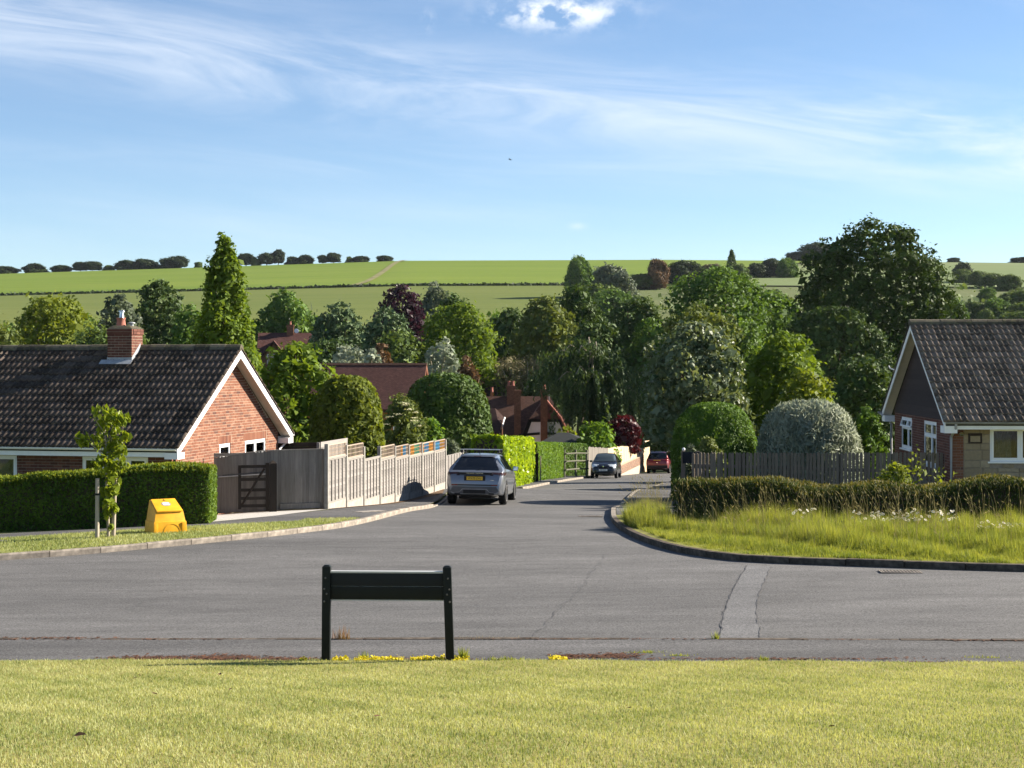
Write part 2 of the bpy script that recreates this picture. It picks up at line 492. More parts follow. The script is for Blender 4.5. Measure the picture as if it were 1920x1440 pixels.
M['white'] = plain('white_painted_trim', (0.80, 0.80, 0.79), 0.45, 0.4, amt=0.04, scale=6)
M['upvc'] = plain('white_window_frame', (0.82, 0.83, 0.84), 0.3, 0.5, amt=0.02)
M['soffit'] = plain('cream_soffit', (0.66, 0.60, 0.52), 0.7, 0.3, amt=0.06)
M['render_white'] = plain('white_limewash', (0.88, 0.88, 0.87), 0.9, 0.1, amt=0.06, scale=1.5)
M['lead'] = plain('lead_flashing', (0.30, 0.32, 0.34), 0.5, 0.5, 0.0, 0.25, 8)
M['gutter'] = plain('grey_gutter', (0.22, 0.22, 0.22), 0.5, 0.4, amt=0.25, scale=5)
M['pipe'] = plain('grey_downpipe', (0.32, 0.33, 0.34), 0.5, 0.4, amt=0.15)
M['terracotta'] = plain('terracotta_pot', (0.33, 0.13, 0.095), 0.8, 0.2, amt=0.2)
M['steel'] = plain('stainless_steel', (0.62, 0.62, 0.6), 0.3, 0.5, 1.0, 0.1)
M['black_metal'] = plain('black_ironwork', (0.012, 0.012, 0.013), 0.5, 0.5)
M['black_plastic'] = plain('black_recycled_plastic', (0.006, 0.009, 0.009), 0.55, 0.22, amt=0.25, scale=5)
M['panel_back'] = plain('dark_blue_sign_back', (0.006, 0.010, 0.016), 0.5, 0.22, amt=0.2)
M['grey_edge'] = plain('grey_panel_edge', (0.42, 0.43, 0.43), 0.5, 0.4)
def glassmat(name, c=(0.03, 0.035, 0.04), rough=0.04):
    t = NT(name)
    v = t.noise(t.coords('Object'), 1.3, 3, 0.5)
    t.bump(v, 0.02, 0.02)
    t.fin(c, rough, 0.8)
    return t.m
M['glass'] = glassmat('window_glass', (0.05, 0.055, 0.055))
M['car_glass'] = glassmat('tinted_car_glass', (0.006, 0.007, 0.009), 0.03)
M['windscreen'] = glassmat('windscreen_glass', (0.06, 0.08, 0.085), 0.03)
M['curtain'] = plain('cream_curtain', (0.55, 0.52, 0.44), 0.9, 0.1, amt=0.3, scale=9)
M['blind'] = plain('pale_roller_blind', (0.52, 0.54, 0.46), 0.9, 0.1)

def stonemat():
    t = NT('buff_stone_cladding')
    r = t.rnd(); w = t.coords('World')
    v = t.noise(w, 14, 6, 0.7)
    col = t.mix(r, (0.29, 0.23, 0.15), (0.42, 0.345, 0.24))
    col = t.mix(t.ramp(v, 0.3, 0.75, 0, 0.6), col, (0.17, 0.14, 0.10))
    t.bump(v, 0.8, 0.02)
    return t.fin(col, 0.95, 0.1)
M['stone'] = stonemat()

def asphalt(name, c, lightspot, patchy=0.25, seed=0.0, bumpd=0.006):
    t = NT(name)
    w = t.coords('World', (1, 1, 1), (0, 0, seed))
    fine = t.noise(w, 42, 3, 0.75)
    speck = t.noise(w, 130, 2, 0.8)
    big = t.noise(t.coords('World', (0.25, 1.0, 1.0)), 0.55, 5, 0.6, 0.6)
    med = t.noise(t.coords('World', (0.6, 1.6, 1.0)), 1.9, 5, 0.65)
    col = t.mix(t.ramp(fine, 0.38, 0.64), scl(c, 0.50), scl(c, 1.50))
    mid_ = t.noise(w, 14, 3, 0.7)
    col = t.mix(t.ramp(mid_, 0.58, 0.75, 0, 0.45), col, scl(c, 0.45))
    col = t.mix(t.ramp(speck, 0.58, 0.80, 0, 0.7), col, lightspot)
    stain = t.noise(w, 1.25, 6, 0.7, 1.2)
    col = t.mix(t.ramp(stain, 0.62, 0.74, 0, 0.45), col, scl(c, 0.55))
    k = t.math('MULTIPLY', t.ramp(big, 0.3, 0.7, 1 - patchy, 1 + patchy), t.ramp(med, 0.3, 0.7, 0.82, 1.15))
    cb = t.node('ShaderNodeCombineColor')
    for i in range(3): t.l.new(k, cb.inputs[i])
    col = t.mix(1.0, col, cb.outputs[0], 'MULTIPLY')
    t.bump(t.math('ADD', fine, t.math('MULTIPLY', speck, 0.6)), 0.55, bumpd)
    return t.fin(col, 0.88, 0.25)
M['asphalt'] = asphalt('worn_asphalt', (0.100, 0.098, 0.096), (0.30, 0.29, 0.28), 0.24)
M['asphalt_foot'] = asphalt('footway_asphalt', (0.088, 0.086, 0.085), (0.28, 0.27, 0.26), 0.34, 1.0, 0.012)
M['asphalt_patch'] = asphalt('relaid_asphalt', (0.122, 0.121, 0.121), (0.24, 0.24, 0.24), 0.12, 2.0, 0.003)
M['seam'] = plain('bitumen_seam', (0.068, 0.066, 0.064), 0.7, 0.3, amt=0.4, scale=9)
M['kerb'] = plain('concrete_kerb', (0.235, 0.205, 0.17), 0.9, 0.2, amt=0.45, scale=7)
M['kerb_dirty'] = plain('mossy_kerb', (0.085, 0.07, 0.055), 0.95, 0.1, amt=0.6, scale=8)
M['gravel_board'] = plain('concrete_gravel_board', (0.32, 0.29, 0.255), 0.9, 0.2, amt=0.2, scale=5)
M['concrete_post'] = plain('concrete_post', (0.25, 0.24, 0.215), 0.9, 0.2, amt=0.25, scale=6)
def drivemat():
    t = NT('pale_drive_paving')
    w = t.coords('World')
    b = t.node('ShaderNodeTexBrick')
    b.inputs['Scale'].default_value = 3.0; b.inputs['Mortar Size'].default_value = 0.02
    b.inputs['Color1'].default_value = (0.44, 0.43, 0.40, 1); b.inputs['Color2'].default_value = (0.52, 0.50, 0.46, 1)
    b.inputs['Mortar'].default_value = (0.32, 0.30, 0.27, 1)
    t.l.new(w, b.inputs['Vector'])
    v = t.noise(w, 2.2, 5, 0.6)
    return t.fin(t.mix(t.ramp(v, 0.4, 0.75, 0, 0.4), b.outputs[0], (0.36, 0.35, 0.32)), 0.9, 0.2)
M['drive'] = drivemat()
def ground(name, c1, c2, c3, s1, s2, bumpd=0.05):
    t = NT(name)
    w = t.coords('World')
    v = t.noise(w, s1, 6, 0.65, 0.5); f = t.noise(w, s2, 5, 0.7)
    col = t.mix(t.ramp(v, 0.35, 0.65), c1, c2)
    col = t.mix(t.ramp(f, 0.35, 0.75), col, c3)
    t.bump(f, 0.7, bumpd)
    return t.fin(col, 0.95, 0.1)
M['lawn_soil'] = ground('lawn_thatch', (0.19, 0.185, 0.045), (0.28, 0.25, 0.085), (0.25, 0.21, 0.09), 0.9, 55, 0.01)
M['verge_soil'] = ground('verge_thatch', (0.14, 0.17, 0.03), (0.22, 0.22, 0.06), (0.20, 0.17, 0.07), 1.1, 30, 0.02)
M['rough'] = ground('rough_downland', (0.080, 0.115, 0.035), (0.135, 0.145, 0.065), (0.10, 0.125, 0.042), 0.035, 0.35, 0.5)
M['litter'] = ground('leaf_litter', (0.085, 0.055, 0.035), (0.17, 0.13, 0.085), (0.13, 0.075, 0.045), 3.0, 45, 0.02)
def fieldmat(name, ca, cb_, cc, rowdir):
    t = NT(name)
    w = t.coords('World')
    v = t.noise(t.coords('World', (0.25, 1, 1)), 0.016, 5, 0.6)
    rows = t.noise(t.coords('World', (0.010, 0.55, 0.4), (0, 0, rowdir)), 0.55, 4, 0.7)
    f = t.noise(w, 0.7, 5, 0.7)
    col = t.mix(t.ramp(v, 0.35, 0.65), ca, cb_)
    col = t.mix(t.ramp(rows, 0.42, 0.66, 0, 0.5), col, cc)
    col = t.mix(t.ramp(f, 0.35, 0.8, 0, 0.35), col, scl(cc, 0.8))
    return t.fin(col, 0.95, 0.05)
M['field_upper'] = fieldmat('young_cereal', (0.125, 0.185, 0.026), (0.165, 0.215, 0.036), (0.085, 0.132, 0.022), R(1))
M['field_lower'] = fieldmat('grazed_pasture', (0.118, 0.148, 0.040), (0.148, 0.170, 0.050), (0.092, 0.120, 0.032), R(2))
M['field_far'] = fieldmat('far_arable', (0.115, 0.175, 0.060), (0.155, 0.20, 0.085), (0.20, 0.19, 0.11), R(-9))
M['track'] = plain('chalk_track', (0.185, 0.175, 0.08), 0.95, 0.1, amt=0.3, scale=0.2)

def paint(name, c, metal=0.6):
    t = NT(name)
    v = t.noise(t.coords('Object'), 300, 2, 0.5)
    t.fin(t.mix(v, scl(c, 0.9), scl(c, 1.1)), 0.32, 0.5, metal)
    t.b.inputs['Coat Weight'].default_value = 0.8; t.b.inputs['Coat Roughness'].default_value = 0.06
    return t.m
M['paint_grey'] = paint('silver_grey_paint', (0.21, 0.225, 0.25), 0.65)
M['paint_black'] = paint('black_paint', (0.006, 0.006, 0.008), 0.1)
M['paint_red'] = paint('dark_red_paint', (0.16, 0.008, 0.014), 0.25)
M['trim'] = plain('grey_plastic_trim', (0.10, 0.105, 0.11), 0.6, 0.3)
M['trim_black'] = plain('black_plastic_trim', (0.012, 0.012, 0.013), 0.6, 0.3)
M['tyre'] = plain('tyre_rubber', (0.012, 0.012, 0.012), 0.85, 0.2)
M['alloy'] = plain('alloy_rim', (0.55, 0.55, 0.56), 0.35, 0.5, 0.8, 0.1)
M['lamp_red'] = plain('tail_lamp', (0.16, 0.006, 0.008), 0.12, 0.6)
M['lamp_dark'] = plain('smoked_tail_lamp', (0.05, 0.025, 0.024), 0.12, 0.6)
M['lamp_clear'] = plain('headlamp_glass', (0.72, 0.78, 0.80), 0.12, 0.7, 0.3)
M['plate_yellow'] = plain('yellow_number_plate', (0.72, 0.46, 0.03), 0.5, 0.4, amt=0.03)
M['plate_white'] = plain('white_number_plate', (0.75, 0.75, 0.73), 0.5, 0.4, amt=0.03)
M['ink'] = plain('black_lettering', (0.01, 0.01, 0.01), 0.6, 0.3)
M['chrome'] = plain('chrome', (0.75, 0.76, 0.78), 0.12, 0.6, 1.0, 0.02)
M['grit_yellow'] = plain('yellow_moulded_plastic', (0.70, 0.35, 0.012), 0.5, 0.35, amt=0.16, scale=5)
M['label_white'] = plain('white_sticker', (0.78, 0.79, 0.82), 0.5, 0.3, amt=0.05)
M['iron'] = plain('cast_iron', (0.10, 0.095, 0.09), 0.7, 0.4, amt=0.3, scale=9)
M['bird'] = plain('dark_feathers', (0.03, 0.03, 0.035), 0.8, 0.2)
# ------------------------------------------------------------------ the lie of the land
PY = np.array([-40, 0, 6.5, 13.6, 14.6, 30, 50, 94, 118, 150, 200, 245, 300, 400, 550, 720, 850, 900, 950, 1100, 1500, 2500, 6000.0])
PZ = np.array([-1.52, -1.67, -1.88, -2.84, -2.89, -3.39, -4.63, -7.07, -8.5, -10.3, -12, -11.5, -4.5, 12, 27, 43.5, 56, 60, 62, 62, 20, -20, -30])
# pixel column, pixel row, distance: places where the ground shows in the photograph
CTRL = [(0, 1206, 16.6), (960, 1213, 15.9), (1920, 1224, 15.3), (0, 1258, 14.35), (960, 1265, 14.0), (1920, 1274, 13.7), (0, 1052, 26.5), (300, 1025, 28.2), (500, 1005, 30), (650, 990, 32.5),
        (795, 952, 44), (0, 1009, 33.2), (395, 989, 33.3), (612, 963, 41.5), (405, 972, 40.6), (834, 920, 55.5), (890, 948, 50),
        (1145, 968, 38), (1180, 1006, 30.3), (1400, 1050, 24.9), (1920, 1073, 22.8), (1300, 1003, 31.0), (1700, 1003, 31.0),
        (960, 1050, 26), (960, 920, 68)]
def _prof(Y):
    return np.interp(Y, PY, PZ)
_cx = np.array([(c[0] - 960) * c[2] / FPX for c in CTRL]); _cy = np.array([c[2] for c in CTRL])
_ct = np.array([-(c[1] - HOR) * c[2] / FPX for c in CTRL]) - _prof(_cy)
_K = np.exp(-((_cx[:, None] - _cx[None]) ** 2 + (_cy[:, None] - _cy[None]) ** 2) / (2 * 7.0 ** 2))
_w = np.linalg.solve(_K + 0.04 * np.eye(len(_cx)), _ct)
def G_np(X, Y):
    X = np.asarray(X, float); Y = np.asarray(Y, float)
    # soften the corners of the profile
    z = sum(_prof(Y + d) for d in (-1.5, -0.75, 0, 0.75, 1.5)) / 5 if np.size(Y) else _prof(Y)
    big = np.clip((Y - 60) / 200, 0, 1)
    z = z * (1 - big) + big * sum(_prof(Y + d) for d in (-24, -12, 0, 12, 24)) / 5
    # the crest of the down drops away to the left, rolls on the right
    s = np.interp(X / np.maximum(Y, 1), [-0.6, -0.333, -0.2, -0.07, 0.10, 0.30, 0.6], [0.74, 0.862, 0.925, 0.99, 1.0, 0.975, 0.93])
    hill = np.clip((Y - 300) / 250, 0, 1)
    z = np.where(z > 0, z * (1 - hill + hill * s), z)
    res = np.zeros(np.broadcast(X, Y).shape)
    for a, b, w in zip(_cx, _cy, _w):
        res = res + w * np.exp(-((X - a) ** 2 + (Y - b) ** 2) / (2 * 7.0 ** 2))
    # the garden of the left-hand bungalow lies a little lower than the road
    low = 0.45 / (1 + np.exp(-( -X - 9.3 + 0.0) / 0.5)) / (1 + np.exp(-(Y - 37.4) / 0.7)) * np.clip((75 - Y) / 20, 0, 1)
    return EYE + z + res - low
def G(x, y):
    return float(G_np(np.array([x]), np.array([y]))[0])
def at(px, Y):                     # plan position of a pixel column at a distance
    return ((px - 960.0) * Y / FPX, Y)
def W(px, py, Y):                  # point in space of a pixel at a distance
    return Vector(((px - 960.0) * Y / FPX, Y, EYE - (py - HOR) * Y / FPX))

def terrain_strip(name, rows, xl, xr, nx, dz, mat, kind='structure', ss=None):
    """sheet over the rows of distance, from xl(Y) to xr(Y)"""
    V = []
    for Y in rows:
        a, b = xl(Y), xr(Y)
        xs = np.linspace(a, b, nx or 2)
        if ss is not None: xs = a + (b - a) * ss
        zz = G_np(xs, np.full(len(xs), Y)) + dz
        V.append(np.stack([xs, np.full(len(xs), Y), zz], 1))
    V = np.concatenate(V); n = len(rows); m = nx if ss is None else len(ss)
    i, j = np.meshgrid(np.arange(n - 1), np.arange(m - 1), indexing='ij')
    q = (i * m + j).ravel()
    F = np.stack([q, q + 1, q + 1 + m, q + m], 1)
    o = link(name, np_mesh(name, V, F, mat, smooth=True))
    return tag(o, kind=kind)

def sheet(name, pts, dz, mat, step=0.5, kind='structure', parent=None):
    """flat polygon in plan laid over the ground"""
    bm = bmesh.new()
    vs = [bm.verts.new((p[0], p[1], 0)) for p in pts]
    bm.faces.new(vs)
    for ax in (0, 1):
        lo, hi = min(p[ax] for p in pts), max(p[ax] for p in pts)
        st = step if ax == 1 else step * 2
        n = int((hi - lo) / st)
        for k in range(1, n + 1):
            co = [0, 0, 0]; no = [0, 0, 0]; co[ax] = lo + (hi - lo) * k / (n + 1); no[ax] = 1
            bmesh.ops.bisect_plane(bm, geom=bm.verts[:] + bm.edges[:] + bm.faces[:], plane_co=co, plane_no=no)
    bmesh.ops.triangulate(bm, faces=bm.faces)
    X = np.array([v.co.x for v in bm.verts]); Y = np.array([v.co.y for v in bm.verts])
    Z = G_np(X, Y) + (dz(X, Y) if callable(dz) else dz)
    for v, z in zip(bm.verts, Z): v.co.z = z
    bmesh.ops.recalc_face_normals(bm, faces=bm.faces)
    if sum(f.normal.z for f in bm.faces) < 0: bmesh.ops.reverse_faces(bm, faces=bm.faces)
    me = bpy.data.meshes.new(name); bm.to_mesh(me); bm.free()
    me.materials.append(mat)
    me.polygons.foreach_set('use_smooth', [True] * len(me.polygons))
    o = link(name, me, parent)
    if parent is None: tag(o, kind=kind)
    return o

def smooth_line(pts, n=12):
    """Catmull-Rom through plan points"""
    P = [Vector((p[0], p[1], 0)) for p in pts]
    P = [P[0] * 2 - P[1]] + P + [P[-1] * 2 - P[-2]]
    out = []
    for i in range(1, len(P) - 2):
        for k in range(n):
            t = k / n
            a, b, c, d = P[i - 1], P[i], P[i + 1], P[i + 2]
            out.append(0.5 * ((2 * b) + (c - a) * t + (2 * a - 5 * b + 4 * c - d) * t * t + (3 * b - a - 3 * c + d) * t ** 3))
    out.append(P[-2])
    return [(p.x, p.y) for p in out]
def resample(line, step):
    out = [line[0]]; acc = 0.0
    for a, b in zip(line, line[1:]):
        L = math.hypot(b[0] - a[0], b[1] - a[1])
        while acc + L >= step:
            t = (step - acc) / L
            a = (a[0] + (b[0] - a[0]) * t, a[1] + (b[1] - a[1]) * t)
            out.append(a); L = math.hypot(b[0] - a[0], b[1] - a[1]); acc = 0.0
        acc += L
    return out
def offset(line, d):
    """line moved to its left by d"""
    out = []
    for i in range(len(line)):
        a, b = line[max(i - 1, 0)], line[min(i + 1, len(line) - 1)]
        tx, ty = b[0] - a[0], b[1] - a[1]; L = math.hypot(tx, ty) or 1
        out.append((line[i][0] - ty / L * d, line[i][1] + tx / L * d))
    return out

# kerb lines in plan: carriageway edges
KL = smooth_line([(-40, 23.4), (-28, 23.7), (-19, 24.1), (-14.5, 24.6)] + [at(*p) for p in [(-200, 25.6), (0, 26.5), (150, 27.2), (300, 28.2), (400, 29.0), (500, 30.0), (580, 31.2), (650, 32.8),
                  (722, 36.5), (795, 44), (828, 50), (870, 58), (955, 69), (1005, 76), (1060, 86), (1095, 94), (1130, 106), (1165, 121)]])
KR = smooth_line([(40, 20.6), (28, 21.2), (18, 21.9), (12, 22.4), (9.6, 22.62)] + [at(*p) for p in [(1920, 22.8), (1600, 23.9), (1400, 24.9), (1300, 26.2), (1230, 28.0), (1180, 30.6), (1152, 34.2),
                  (1145, 38), (1152, 46), (1182, 56), (1230, 75), (1290, 90), (1400, 97), (1900, 100)]])
def kerb_near_y(x): return 15.92 - 0.062 * x
def lawn_edge_y(x): return 14.05 - 0.05 * x

# the ground: one sheet from behind the camera to the horizon
rows = list(np.arange(-30, 16, 1.5)) + list(np.arange(16, 130, 1.0)) + list(np.arange(130, 300, 5.0)) + list(np.arange(300, 1000, 12.0)) + list(np.geomspace(1000, 6000, 16))
ssx = np.concatenate([np.linspace(0, 0.3, 14), np.linspace(0.3, 0.7, 61)[1:], np.linspace(0.7, 1.0, 14)[1:]])
terrain_strip('ground', rows, lambda Y: -(0.85 * max(Y, 0) + 45), lambda Y: 0.85 * max(Y, 0) + 45, None, -0.10, M['rough'], ss=ssx)

# carriageway
road_pts = [(-40, 14.5), (40, 14.5)] + [p for p in KR] + [(60, 103), (60, 118)] + [at(1300, 123)] + KL[::-1]
sheet('road', road_pts, 0.0, M['asphalt'], 0.8)

# near side: footway and mown lawn
xs = np.linspace(-22, 22, 45)
foot = [(x, lawn_edge_y(x) - 0.25) for x in xs] + [(x, kerb_near_y(x) - 0.01) for x in xs[::-1]]
sheet('footway', foot, 0.085, M['asphalt_foot'], 0.25)
lawn_edge = [(x, lawn_edge_y(x) + 0.05 * math.sin(x * 3.1) + 0.03 * math.sin(x * 9.7)) for x in np.linspace(-22, 22, 160)]
sheet('lawn', [(-22, -20), (22, -20)] + lawn_edge[::-1], 0.10, M['lawn_soil'], 0.5)

# left side: verge, footway, drive
far_left = [(-44, 24.3), (-44, 62), at(780, 62)]
klo = [p for p in offset(KL, 0.13) if p[1] < 118]
sheet('verge', klo + [(-44, 118), (-44, klo[0][1])], 0.095, M['verge_soil'], 0.7)
FL_FRONT = smooth_line([(-40, 27.0)] + [at(*p) for p in [(-300, 28.6), (0, 30.2), (170, 31.2), (300, 32.0), (420, 32.7), (560, 33.4), (640, 33.2)]])
FL_BACK = smooth_line([(-40, 29.0)] + [at(*p) for p in [(-300, 30.7), (0, 32.4), (200, 33.2), (400, 34.6), (520, 37.2), (625, 41.4)]])
kseg = [p for p in offset(KL, 0.14) if 33.2 < p[1] < 118]
fence_base = [at(618, 41.8), at(702, 46.7), at(760, 50.5), at(838, 56.1), at(905, 70), at(985, 84), at(1040, 95), at(1100, 118)]
sheet('footway', FL_FRONT + kseg + fence_base[::-1] + FL_BACK[::-1], 0.10, M['asphalt_foot'], 0.6)
sheet('driveway', [at(395, 34.4), at(440, 35.2), at(520, 37.1), at(600, 40.6), at(618, 41.6), at(604, 41.9), at(396, 41.1)], 0.105, M['drive'], 0.6)
sheet('gravel_strip', [at(618, 41.4), at(655, 42.9), at(712, 45.9), at(765, 49.2), at(830, 53.3), at(834, 55.6), at(795, 53.8), at(700, 47.1), at(650, 44.0), at(612, 41.9)], 0.112, M['litter'], 0.5)

# right side: long-grass verge and the footway round the corner
kro = [p for p in offset(KR, -0.13) if p[1] < 95 and p[0] < 39]
sheet('verge', kro + [(44, 96), (44, 21)], 0.095, M['verge_soil'], 0.7)
kr2 = [p for p in offset(KR, -0.14) if 36.5 < p[1] < 94 and p[0] < 12]
fr_in = [(p[0] + 1.75, p[1] + 0.3) for p in kr2]
sheet('footway', kr2 + fr_in[::-1], 0.10, M['asphalt_foot'], 0.6)

# fields on the down (each a sheet lying just above the rough ground)
def hedge_line(X_over_Y): return 556 - 8 * (X_over_Y + 0.33) / 0.35
xr_up = lambda Y: (0.085 + (Y - 550) / 350 * 0.13) * Y
terrain_strip('field', list(np.arange(558, 905, 9.0)), lambda Y: -0.62 * Y, xr_up, 90, 0.5, M['field_upper'])
terrain_strip('pasture', list(np.arange(330, 556, 7.0)), lambda Y: -0.62 * Y, lambda Y: (0.03 + (Y - 330) / 226 * 0.045) * Y, 80, 0.5, M['field_lower'])
terrain_strip('far_field', list(np.arange(560, 905, 9.0)), lambda Y: xr_up(Y) + 14, lambda Y: 0.62 * Y, 60, 0.4, M['field_far'])
# chalk track running up the field
tl = [(655, 556), (690, 600), (718, 690), (742, 820), (765, 898)]
trk = smooth_line([at(*p) for p in tl], 8)
sheet('track', offset(trk, 1.4) + offset(trk, -1.4)[::-1], 0.9, M['track'], 8.0)

# ------------------------------------------------------------------ kerbs, stone by stone
def kerb(name, line, side, mat, label=None, top=0.105, wid=0.125, gap=0.012, n_max=300, drop=None):
    root = empty(name, (line[0][0], line[0][1], G(*line[0])))
    root['kind'] = 'structure'
    pts = resample(line, 0.915)
    mb = MB(); L = 0.915 - gap
    c = 0.022
    top_ = top; poly = [(0, -0.14), (0, top - c), (c * 0.6 * (1 if side > 0 else 1), top), (wid, top), (wid, -0.14)]
    mb.prism([(p[0] * side, p[1]) for p in poly], 0, L, 'x', None)
    me = mb.mesh('kerb_stone', mat)
    meshes = [me]
    for i, (a, b) in enumerate(zip(pts, pts[1:])):
        za, zb = G(*a), G(*b)
        if drop and drop(a): za -= 0.075; zb -= 0.075
        x = Vector((b[0] - a[0], b[1] - a[1], zb - za)).normalized()
        y = Vector((0, 0, 1)).cross(x).normalized(); z = x.cross(y)
        Mx = Matrix((x, y, z)).transposed().to_4x4()
        Mx.translation = Vector((a[0], a[1], za + random.uniform(-0.006, 0.006)))
        o = link('kerb_stone', me, root)
        o.matrix_basis = root.matrix_basis.inverted() @ Mx
    return root
kl_vis = [p for p in KL if -12.5 < p[0] and p[1] < 96]
kerb('kerb', kl_vis, 1, M['kerb'], drop=lambda a: (47 < a[1] < 72))
kr_vis = [p for p in KR if p[0] < 10.5 and p[1] < 80]
kerb('kerb', [p for p in kr_vis if p[1] < 36.0], -1, M['kerb_dirty'])
kerb('kerb', [p for p in kr_vis if p[1] >= 35.2], -1, M['kerb'])
near = [(x, kerb_near_y(x)) for x in np.linspace(8.5, -8.5, 60)]
kerb('kerb', near, 1, M['kerb_dirty'], top=0.092, wid=0.11)

# bitumen seams and the relaid trench across the carriageway
def strip(name, line, w, dz, mat, wob=0.0):
    ln = resample(line, 0.12)
    if wob: ln = [(p[0] + random.gauss(0, wob), p[1] + random.gauss(0, wob)) for p in ln]
    ph = random.uniform(0, 6)
    wv = [w * (0.55 + 0.45 * math.sin(i * .9 + ph) * math.sin(i * .31 + 2 * ph)) for i in range(len(ln))]
    if wob: ln = [(p[0] + 1.6 * wob * math.sin(i * .8 + ph), p[1] + 1.6 * wob * math.sin(i * .53 + ph)) for i, p in enumerate(ln)]
    a = [offset(ln, q / 2)[i] for i, q in enumerate(wv)] if len(ln) < 400 else offset(ln, w / 2)
    b = [offset(ln, -q / 2)[i] for i, q in enumerate(wv)] if len(ln) < 400 else offset(ln, -w / 2)
    V = []; F = []
    for p, q in zip(a, b):
        k = len(V)
        V += [(p[0], p[1], G(*p) + dz), (q[0], q[1], G(*q) + dz)]
        if k: F.append((k - 2, k - 1, k + 1, k))
    me = bpy.data.meshes.new(name); me.from_pydata(V, [], F)
    me.materials.append(mat)
    o = link(name, me)
    return tag(o, kind='structure')
tr_l = smooth_line([at(1350, 16.0), at(1352, 17.2), at(1362, 19.2), at(1382, 21.8), at(1402, 24.4)])
tr_r = smooth_line([at(1424, 15.8), at(1424, 17.0), at(1418, 18.4), at(1424, 20.5), at(1446, 24.0)])
sheet('relaid_trench', tr_l + tr_r[::-1], 0.004, M['asphalt_patch'], 0.5)
strip('road_seam', tr_l, 0.015, 0.008, M['seam'], 0.006)
strip('road_seam', tr_r, 0.015, 0.008, M['seam'], 0.006)
strip('road_seam', smooth_line([at(985, 16.2), at(1020, 17.5), at(1050, 19.3), at(1085, 21.2), at(1108, 23.5), at(1140, 27.0)]), 0.012, 0.005, M['seam'], 0.02)
strip('road_seam', smooth_line([at(330, 28.0), at(620, 25.3), at(960, 24.2), at(1180, 23.7), at(1400, 23.2)]), 0.014, 0.005, M['seam'], 0.012)
strip('road_seam', smooth_line([at(1130, 17.9), at(1350, 17.85)]), 0.012, 0.0055, M['seam'], 0.01)
strip('road_seam', smooth_line([at(1432, 17.7), at(1700, 17.6), at(2050, 17.4)]), 0.012, 0.0055, M['seam'], 0.01)
strip('road_seam', smooth_line([at(250, 19.6), at(262, 20.3), at(290, 21.0), at(330, 21.6)]), 0.012, 0.005, M['seam'], 0.02)
# ------------------------------------------------------------------ foliage
def unit(v):
    return v / np.maximum(np.linalg.norm(v, axis=1, keepdims=True), 1e-9)
def leaf_arrays(P, N, size, var, rng, aspect=0.6, tang=None, taper=False):
    """one four-cornered leaf per point"""
    n = len(P)
    r = rng.normal(size=(n, 3)) if tang is None else tang + rng.normal(size=(n, 3)) * 0.25
    T = unit(r - N * np.sum(r * N, 1, keepdims=True))
    B = np.cross(N, T)
    s = (size if np.ndim(size) else np.full(n, size)) * np.clip(rng.lognormal(-0.05, 0.36, n), 0.4, 2.2)
    s = s[:, None]
    V = np.empty((n, 4, 3))
    V[:, 0] = P - T * s * 0.5
    V[:, 1] = P + B * s * 0.5 * aspect + N * s * 0.08
    V[:, 2] = P + T * s * 0.5
    V[:, 3] = P - B * s * 0.5 * aspect + N * s * 0.08
    F = np.arange(n * 4).reshape(n, 4)
    return V.reshape(-1, 3), F, np.repeat(var, 4)
_ICO = None
def ico():
    global _ICO
    if _ICO is None:
        bm = bmesh.new(); bmesh.ops.create_icosphere(bm, subdivisions=2, radius=1.0)
        _ICO = (np.array([v.co[:] for v in bm.verts]), np.array([[v.index for v in f.verts] for f in bm.faces])); bm.free()
    return _ICO
def foliage_mesh(name, P, N, size, var, mat, rng, aspect=0.6, cores=None, tang=None):
    V, F, A = leaf_arrays(P, N, size, var, rng, aspect, tang)
    if cores is not None and len(cores):
        iv, jf = ico()
        vs, fs, As = [V], [F], [A]; base = len(V)
        for c, r3, cv in cores:
            q = iv * (1 + rng.normal(0, 0.13, (len(iv), 1)))
            vs.append(c + q * r3)
            fs.append(jf + base); As.append(np.full(len(iv), cv)); base += len(iv)
        V = np.concatenate(vs); A = np.concatenate(As)
        me = bpy.data.meshes.new(name)
        quads = fs[0]; tris = np.concatenate([f[:, :3] for f in fs[1:]])
        loops = np.concatenate([quads.ravel(), tris.ravel()]).astype(np.int32)
        starts = np.concatenate([np.arange(len(quads)) * 4, len(quads) * 4 + np.arange(len(tris)) * 3]).astype(np.int32)
        me.vertices.add(len(V)); me.loops.add(len(loops)); me.polygons.add(len(starts))
        me.vertices.foreach_set('co', V.astype(np.float32).ravel())
        me.loops.foreach_set('vertex_index', loops)
        me.polygons.foreach_set('loop_start', starts)
        try: me.polygons.foreach_set('loop_total', np.concatenate([np.full(len(quads), 4), np.full(len(tris), 3)]).astype(np.int32))
        except Exception: pass
        a = me.attributes.new('var', 'FLOAT', 'POINT'); a.data.foreach_set('value', A.astype(np.float32))
        me.materials.append(mat); me.update(calc_edges=True)
        return me
    return np_mesh(name, V, F, mat, {'var': A})

